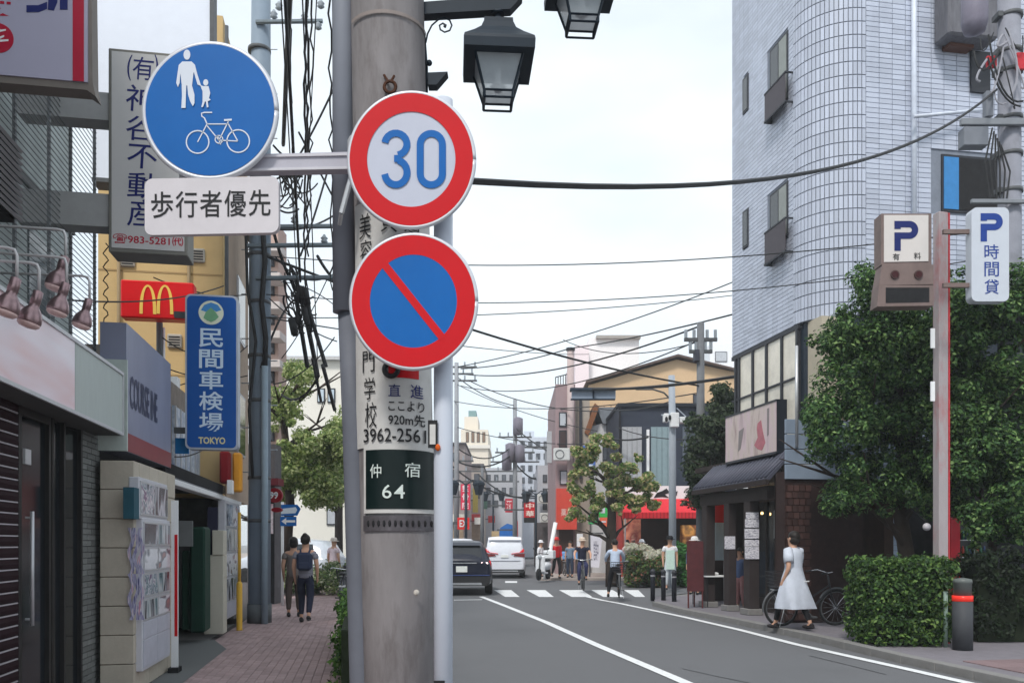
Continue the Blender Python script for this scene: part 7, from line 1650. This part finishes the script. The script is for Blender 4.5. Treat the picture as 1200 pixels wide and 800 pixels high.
    for s_ in (-1, 1): e = V(s_*.052, .006, .925); m.ball((e.x, e.y, e.z), (.006*H, .012*H, .017*H), 8, 6)
    obj('face', m, skin, t, kind='stuff')
    m = MB(Mw)
    for s_ in (-1, 1): e = V(s_*.019, .060, .938); m.ball((e.x, e.y, e.z), (.008*H, .004*H, .005*H), 8, 6)
    obj('eyes', m, mat('eye_dark', (.02, .015, .012), .3), t, kind='stuff')
    if hat:
        hm = up('hat', hat); m = MB(Mw); m.lathe([(.064*H, -.01*H), (.062*H, .03*H), (.045*H, .055*H), (.01*H, .062*H)], (hc.x, hc.y-.004*H, hc.z+.008*H), 18); m.lathe([(.10*H, -.014*H), (.098*H, -.008*H), (.06*H, 0)], (hc.x, hc.y, hc.z+.008*H), 18); obj('hat', m, hm, t)
    if bag:
        bmm = up('bag', bag); m = MB(Mw); p = V(0, -.095, .70); m.box(p.x-.085*H, p.x+.085*H, p.y-.045*H, p.y+.045*H, p.z-.105*H, p.z+.10*H, .03*H); bk = obj('backpack', m, bmm, t)
        for s_ in (-1, 1): m = MB(Mw); m.tube([V(s_*.045, -.06, .79), V(s_*.055, -.02, .835), V(s_*.06, .045, .80), V(s_*.065, .06, .70)], .011*H, 6); obj('strap', m, bmm, bk)
        m = MB(Mw); p = V(0, -.145, .66); m.box(p.x-.06*H, p.x+.06*H, p.y-.012*H, p.y+.012*H, p.z-.05*H, p.z+.03*H, .01*H); obj('front_pocket', m, bmm, bk)
    if apron:
        m = MB(Mw); am = up('apron', apron); p = V(0, .075, .56); m.box(p.x-.08*H, p.x+.08*H, p.y-.005*H, p.y+.008*H, p.z-.18*H, p.z+.18*H, .004); obj('apron', m, am, t)
    return t
BACK = math.pi*0
striped = mat('cloth_top_128_128_138', lin(128, 128, 138), .8, var=.25, scale=8, stretch=(.2, .2, 5))
p = G(358, 729); person('woman walking away in grey striped tee with navy backpack', p, R(6), 1.66, WALK, (128, 128, 138), (34, 38, 56), 'bun', .5, (42, 50, 72), detail=True)
p = G(344, 722); person('companion in grey tee and tan sleeves half hidden left of the backpack woman', p, R(10), 1.62, dict(legs=STAND['legs'], arms=WALK['arms']), (120, 112, 108), (90, 78, 72), 'bob')
p = G(333, 692); person('person in black shirt beside the white direction sign post', p, R(170), 1.70, STAND, (26, 24, 28), (30, 28, 32), 'short')
p = G(391, 692); q_ = p
person('person in white shirt and dark trousers near parked bicycles on left', p, R(-30), 1.66, STAND, (225, 205, 212), (50, 52, 62), None, hat=(215, 205, 195))
bl = bicycle('dark city bicycle with basket parked by the kerb hedge', tuple(G(403, 724)), R(8), (60, 62, 70), True, 'bicycles parked along the kerb hedge')
dup(bl, G(409, 704), R(-4), 'second parked city bicycle farther along the kerb hedge'); dup(bl, G(404, 712)+Vector((.35, 0, 0)), R(14), 'parked bicycle squeezed between the other two by kerb hedge')
# white dress
p = G(930, 737)
person('woman in long pale grey dress walking along the pavement, seen from behind', p, R(34), 1.70, dict(legs=(((-.05, .13, .285), (-.05, .19, .045)), ((.05, -.06, .285), (.05, -.17, .06))), arms=(((-.135, -.05, .64), (-.14, .02, .50)), ((.135, .05, .64), (.14, .14, .55)))), (205, 212, 222), (26, 26, 30), 'bob', .5, dress=(196, 202, 214), detail=True, shoes=(40, 36, 38))
bicycle('black bicycle parked behind the woman in the long dress', (5.36, 15.45, 0), R(-80), (34, 36, 42), False, lean=R(3), rear_basket=True)
# crossing people
p = G(652, 677); person('person in bright red jacket and black trousers beside white scooter', p, R(200), 1.74, WALK, (228, 36, 48), (28, 26, 30), 'short', .9, hat=(225, 60, 60))
p = G(661, 677)+Vector((.3, .6, 0)); person('person in muted blue top behind the red jacket', p, R(160), 1.6, STAND, (110, 130, 150), (50, 60, 80), 'short')
m = MB(Matrix.Translation(G(665, 674)+Vector((.1, 0, .75)))); m.box(-.36, .36, -.25, .25, 0, .36, .03); cr_ = obj('crate', m, mat('crate_blue', lin(110, 160, 215), .6), None, 'light blue plastic crate on bicycle right of the red jacket', 'crate')
bicycle('bicycle carrying the light blue crate', tuple(G(665, 675)), R(190), (80, 84, 92), False)
# scooter
p = G(637, 679); t = thing('scooter', 'white motor scooter parked at the corner by the leaning post', 'scooter', tuple(p), R(160)); M = WM[t]
sw = mat('scooter_white', lin(225, 228, 232), .3, coat=.4)
wheel(t, 0, -.6, .24, .11, M); wheel(t, 0, .62, .24, .11, M)
m = MB(M); m.ball((0, -.45, .58), (.17, .42, .20)); m.box(-.16, .16, -.15, .35, .24, .32, .03); obj('rear_body', m, sw, t)
m = MB(M); m.prism([(-.2, .3), (.2, .3), (.22, .9), (.12, 1.02), (-.12, 1.02), (-.22, .9)], -.48, -.38); m.b.transform(Matrix.Identity(4)); m2 = MB(M); m2.box(-.2, .2, .38, .48, .3, 1.0, .05); m.b.free(); obj('leg_shield', m2, sw, t)
m = MB(M); m.ball((0, -.45, .80), (.14, .36, .06)); obj('seat', m, black_m, t)
m = MB(M); m.tube([(-.3, .3, 1.05), (0, .42, 1.08), (.3, .3, 1.05)], .018, 6); obj('handlebar', m, black_m, t)
m = MB(M); m.ball((0, .52, .95), (.09, .05, .09)); obj('headlight', m, lens_m, t)
m = MB(M); m.box(-.22, .22, -1.0, -.6, .85, 1.2, .03); obj('top_box', m, sw, t)
for s_ in (-1, 1): m = MB(M); m.tube([(s_*.22, .33, 1.06), (s_*.3, .3, 1.25)], .008, 5); m.ball((s_*.3, .3, 1.28), (.06, .02, .04)); obj('mirror', m, black_m, t)
m = MB(M); m.tube([(0, .45, 1.0), (0, .62, .24)], .03, 6); obj('fork', m, dark_steel, t)
p = G(634, 676)+Vector((0, .5, 0)); person('person in white rain jacket standing behind the scooter', p, R(-120), 1.62, STAND, (222, 222, 226), (190, 190, 196), 'short', .9, hat=(225, 225, 228))
# riders
p = G(683, 691); b1 = bicycle('bicycle ridden toward the camera by the cyclist in navy top', tuple(p), R(178), (50, 52, 60), False)
person('cyclist in dark navy top and pale cap riding toward the camera', p+Vector((-.0, .22, 0)), R(178), 1.62, RIDE, (30, 34, 52), (46, 50, 84), None, .5, hat=(205, 190, 175), z0=.05)
p = G(725, 699); bicycle('bicycle with black rear basket ridden away over the crossing', tuple(p), R(-6), (40, 42, 46), False, rear_basket=True)
person('cyclist in loose pale blue shirt leaning forward, seen from behind', p+Vector((-.12, -.2, 0)), R(-4), 1.6, dict(legs=(((-.09, .06, .28), (-.12, .0, .05)), ((.07, .17, .37), (.07, .10, .12))), arms=RIDE['arms']), (178, 192, 212), (24, 24, 28), 'short', .9, lean=.28, z0=.0)
# helmets/hats group near the awning
for (a, b, top, hat, lab, D) in ((735, 634, (225, 190, 190), None, 'person with dark hair and pink top at the awning stall', 35.8), (742, 633, (230, 226, 232), (170, 120, 110), 'person in white top with brown hat beside pink top', 35.2), (752, 630, (236, 236, 240), (235, 235, 240), 'person in white with white cap behind pale flowers', 34.6)):
    person(lab, Vector((Qx(a, D), D, 0)), R(random.choice((20, 160, 200))), 1.64, STAND, top, (60, 60, 70), 'short', .7, hat=hat)
D = 27.5; person('person in white tee and pale shorts with black cap behind the bollards', Vector((Qx(785, D), D, 0)), R(176), 1.72, STAND, (226, 226, 230), (206, 214, 220), 'short', .5, hat=(30, 30, 34), apron=(200, 225, 215))
D = 25; person('person with white cap and dark patterned top by the dark red board', Vector((Qx(814, D), D, 0)), R(150), 1.68, STAND, (70, 80, 110), (120, 40, 48), 'short', .7, hat=(225, 222, 220))
D = 20.6; person('person in blue and pink seated glimpse between restaurant posts', Vector((Qx(868, D), D, -.1)), R(120), 1.5, STAND, (90, 110, 150), (190, 140, 140), 'bob')
# ================================================================== CABLES
def cable(p0, D0, p1, D1, sag, r=.012, lab=None, grp='overhead cables', n=24, name='overhead_cable', wob=0, ma=None):
    a, b = Pt(*p0, D0), Pt(*p1, D1); pts = []
    for i in range(n+1):
        u = i/n; q_ = a.lerp(b, u); q_.z -= sag*4*u*(1-u)
        if wob: q_ += Vector((random.uniform(-wob, wob), 0, random.uniform(-wob, wob)))
        pts.append(q_)
    m = MB(); m.tube(pts, r, 5); return obj(name, m, ma or cable_m, None, lab, 'cable', grp if grp else None)
random.seed(3)
cable((470, 206), 4.25, (1168, 105), 13.7, .55, .019, 'thick black cable sweeping from the concrete pole to the right utility pole', None)
wires = [((312, 300), 15.9, (1170, 268), 13.7, .35, .010), ((312, 345), 15.9, (1170, 300), 13.7, .4, .009), ((312, 372), 15.9, (1000, 325), 22, .3, .010),
 ((312, 300), 15.9, (821, 452), 26, .3, .028), ((540, 438), 46, (820, 382), 26, .6, .03), ((540, 432), 48, (668, 408), 42, .2, .03), ((668, 408), 42, (860, 368), 26, .1, .028), ((540, 452), 46, (820, 398), 26, .8, .022),
 ((550, 446), 48, (700, 482), 40, .4, .026), ((535, 500), 50, (690, 520), 40, .3, .022), ((532, 470), 50, (820, 460), 30, .5, .022), ((660, 398), 40, (820, 400), 26, .5, .018), ((312, 372), 15.9, (690, 415), 42, .2, .014),
 ((534, 440), 50, (603, 475), 56, .3, .03), ((603, 512), 56, (641, 525), 58, .3, .03), ((535, 450), 50, (700, 505), 40, .3, .02), ((603, 530), 56, (535, 540), 50, .6, .05), ((603, 541), 56, (641, 560), 58, .5, .05), ((530, 520), 50, (603, 520), 56, .9, .04), ((530, 546), 50, (645, 575), 58, 1.0, .05), ((690, 508), 38, (760, 512), 37, .2, .04), ((722, 500), 37, (860, 510), 26, .3, .02), ((690, 456), 29, (868, 440), 22, .1, .045), ((786, 470), 29, (700, 478), 40, .2, .02), ((603, 500), 56, (690, 545), 42, .4, .04), ((560, 555), 60, (640, 580), 58, .8, .05), ((535, 430), 50, (860, 330), 40, .4, .03)]
WL = ['high thin cable crossing sky just above mid height of the no parking sign', 'thin cable from no parking sign level toward the rounded parking sign', 'faint cable below it ending on the rounded tiled corner', 'cable falling from no parking sign across gable roof to restaurant', 'cable rising from far cross arms to top of slim dark pole', 'cable from far cross arms up to the brown chimney column', 'cable rising from chimney column to the tiled building edge', 'second cable rising to slim dark pole just under the first', 'cable dropping from far cross arms to the grey gabled annex', 'low cable from left lantern height to the brown shop sign level', 'long cable sagging behind the traffic signal arm', 'cable from roof column top running right to slim dark pole', 'thin cable above roof parapet of the pale pink building', 'cable linking cross arm pole and tall mid street pole', 'short cable from tall mid street pole to the narrow grey building', 'thin cable slanting down before the pinkish brown block', 'heavy cable linking transformer height poles at far left', 'heavy cable from transformers right to the dark pole', 'sagging cable low between left edge pole and transformers', 'lowest sagging cable across the whole far street', 'short cable over the grey annex in front of storefront', 'cable across dark navy cladding to the small dark tree', 'thick cable joining signal arm to the tiled building side', 'thin cable from signal pole left to the annex roof', 'cable from transformers to the pinkish brown block wall', 'low sagging cable above the lantern lamp posts', 'faint upper cable rising right across pale sky']
for i, (a, d0, b, d1, sg_, r) in enumerate(wires): cable(a, d0, b, d1, sg_, r, WL[i])
labL = 'black cable of the dense bundle between steel pole and cable guard'
gl = 'cables bundled between the steel pole and the concrete pole'
# runs passing nearly overhead: they come down toward the far cluster
for i, (x0, x1, y1, wob, r) in enumerate(((331, 352, 330, .0, .030), (336, 345, 260, .03, .012), (342, 332, 170, 0, .05), (358, 357, 345, .02, .022), (361, 360, 300, .03, .022), (386, 389, 340, .03, .016), (390, 393, 330, 0, .020), (352, 372, 420, 0, .012), (366, 364, 250, .03, .016), (326, 350, 360, 0, .012), (374, 358, 260, 0, .01))):
    cable((x0, -60), 9, (x1, y1), 16, .0, r*.75, labL, gl, 26, wob=wob)
for (a, b, sg_, r) in (((300, 262), (392, 252), .2, .02), ((320, 170), (395, 178), .35, .02), ((322, 300), (395, 318), .3, .012), ((352, 300), (392, 170), .1, .02), ((330, 330), (395, 360), -.1, .01), ((326, 200), (372, 215), .3, .016), ((318, 262), (352, 345), .2, .03), ((306, 430), (346, 350), -.2, .022), ((316, 350), (395, 400), .1, .012), ((330, 420), (395, 300), .15, .010), ((320, 450), (392, 395), .2, .012), ((352, 345), (372, 440), -.05, .05), ((358, 350), (382, 430), -.0, .04), ((346, 345), (360, 430), 0, .045), ((366, 420), (376, 470), 0, .03), ((378, 428), (392, 480), 0, .04), ((374, 440), (330, 462), .25, .022), ((395, 95), (330, 215), .1, .02), ((350, 155), (395, 240), 0, .02), ((372, 300), (395, 330), .05, .03), ((306, 210), (345, 190), .15, .02), ((310, 225), (350, 245), .2, .02)):
    cable(a, 15.9, b, 15.9+random.uniform(0, 2), sg_, r, 'short black cable crossing the dense bundle beyond the steel pole', gl, 14)
t = thing('splice_cluster', 'knot of black splice sleeves on the cable bundle beyond the steel pole', 'cable cluster', tuple(Pt(352, 380, 16)))
for i in range(9):
    a = Pt(random.uniform(340, 362), random.uniform(335, 380), 16+random.uniform(-.3, .3)); m = MB(); m.tube([a, a+Vector((.04, .1, -.28))], .055, 10); obj('splice_sleeve', m, cable_m, t)
for i in range(26):
    a = Pt(random.uniform(332, 362), random.uniform(300, 360), 16); b = Pt(random.uniform(338, 372), random.uniform(345, 400), 16); c_ = (a+b)/2+Vector((random.uniform(-.35, .35), 0, random.uniform(-.6, .3)))
    m = MB(); m.tube([a*(1-u)**2+c_*2*u*(1-u)+b*u*u for u in [j/8 for j in range(9)]], random.uniform(.010, .02), 5); obj('cable_loop', m, cable_m, t)
for i in range(12):
    a = Pt(random.uniform(322, 356), random.uniform(195, 212), 15.9); b = Pt(random.uniform(322, 372), random.uniform(205, 250), 15.9); c_ = (a+b)/2+Vector((random.uniform(-.3, .3), 0, random.uniform(-.5, 0)))
    m = MB(); m.tube([a*(1-u)**2+c_*2*u*(1-u)+b*u*u for u in [j/8 for j in range(9)]], .014, 5); obj('cable_loop', m, cable_m, t)
m = MB(); m.box(Qx(325, 15.9), Qx(352, 15.9), 15.8, 16.1, Qz(203, 15.9), Qz(197, 15.9)); obj('tray', m, dark_steel, t)
for i, (a, da, b, db) in enumerate((((60, 350), 8, (262, 335), 14.5), ((190, 395), 13.5, (255, 415), 14.5), ((192, 430), 13.5, (290, 440), 16), ((196, 455), 13.6, (290, 405), 16), ((180, 325), 13.5, (292, 345), 16), ((205, 535), 12, (262, 505), 14))):
    cable(a, da, b, db, .12, .010, ['long wire from the gooseneck lamps past the golden arches sign', 'upper short wire from the dark mast across yellow wall', 'middle wire from the dark mast toward the steel pole', 'wire rising from the mast foot to the steel pole', 'wire running above the blue lettered sign', 'low wire over the open shop gutter'][i], 'service wires on the yellow building')
# wavy wire beside the yellow wall
pts = [Pt(124+3.2*math.sin(i*1.6), 285+i*4, 9.2) for i in range(36)]; m = MB(); m.tube(pts, .007, 5); obj('curly_wire', m, cable_m, None, 'curly black wire hanging between wire screen and yellow wall', 'wire')

# ================================================================== AIR
hz_ = bpy.data.materials.new('haze_air'); hz_.use_nodes = True; n_ = hz_.node_tree.nodes; n_.remove(n_['Principled BSDF'])
pv = n_.new('ShaderNodeVolumePrincipled'); pv.inputs['Color'].default_value = (.92, .96, 1, 1); pv.inputs['Density'].default_value = .0016; pv.inputs['Anisotropy'].default_value = .2
hz_.node_tree.links.new(pv.outputs[0], n_['Material Output'].inputs['Volume'])
obj('haze', MB().box(-305, 305, -65, 605, -1.2, 22), hz_, kind='stuff')
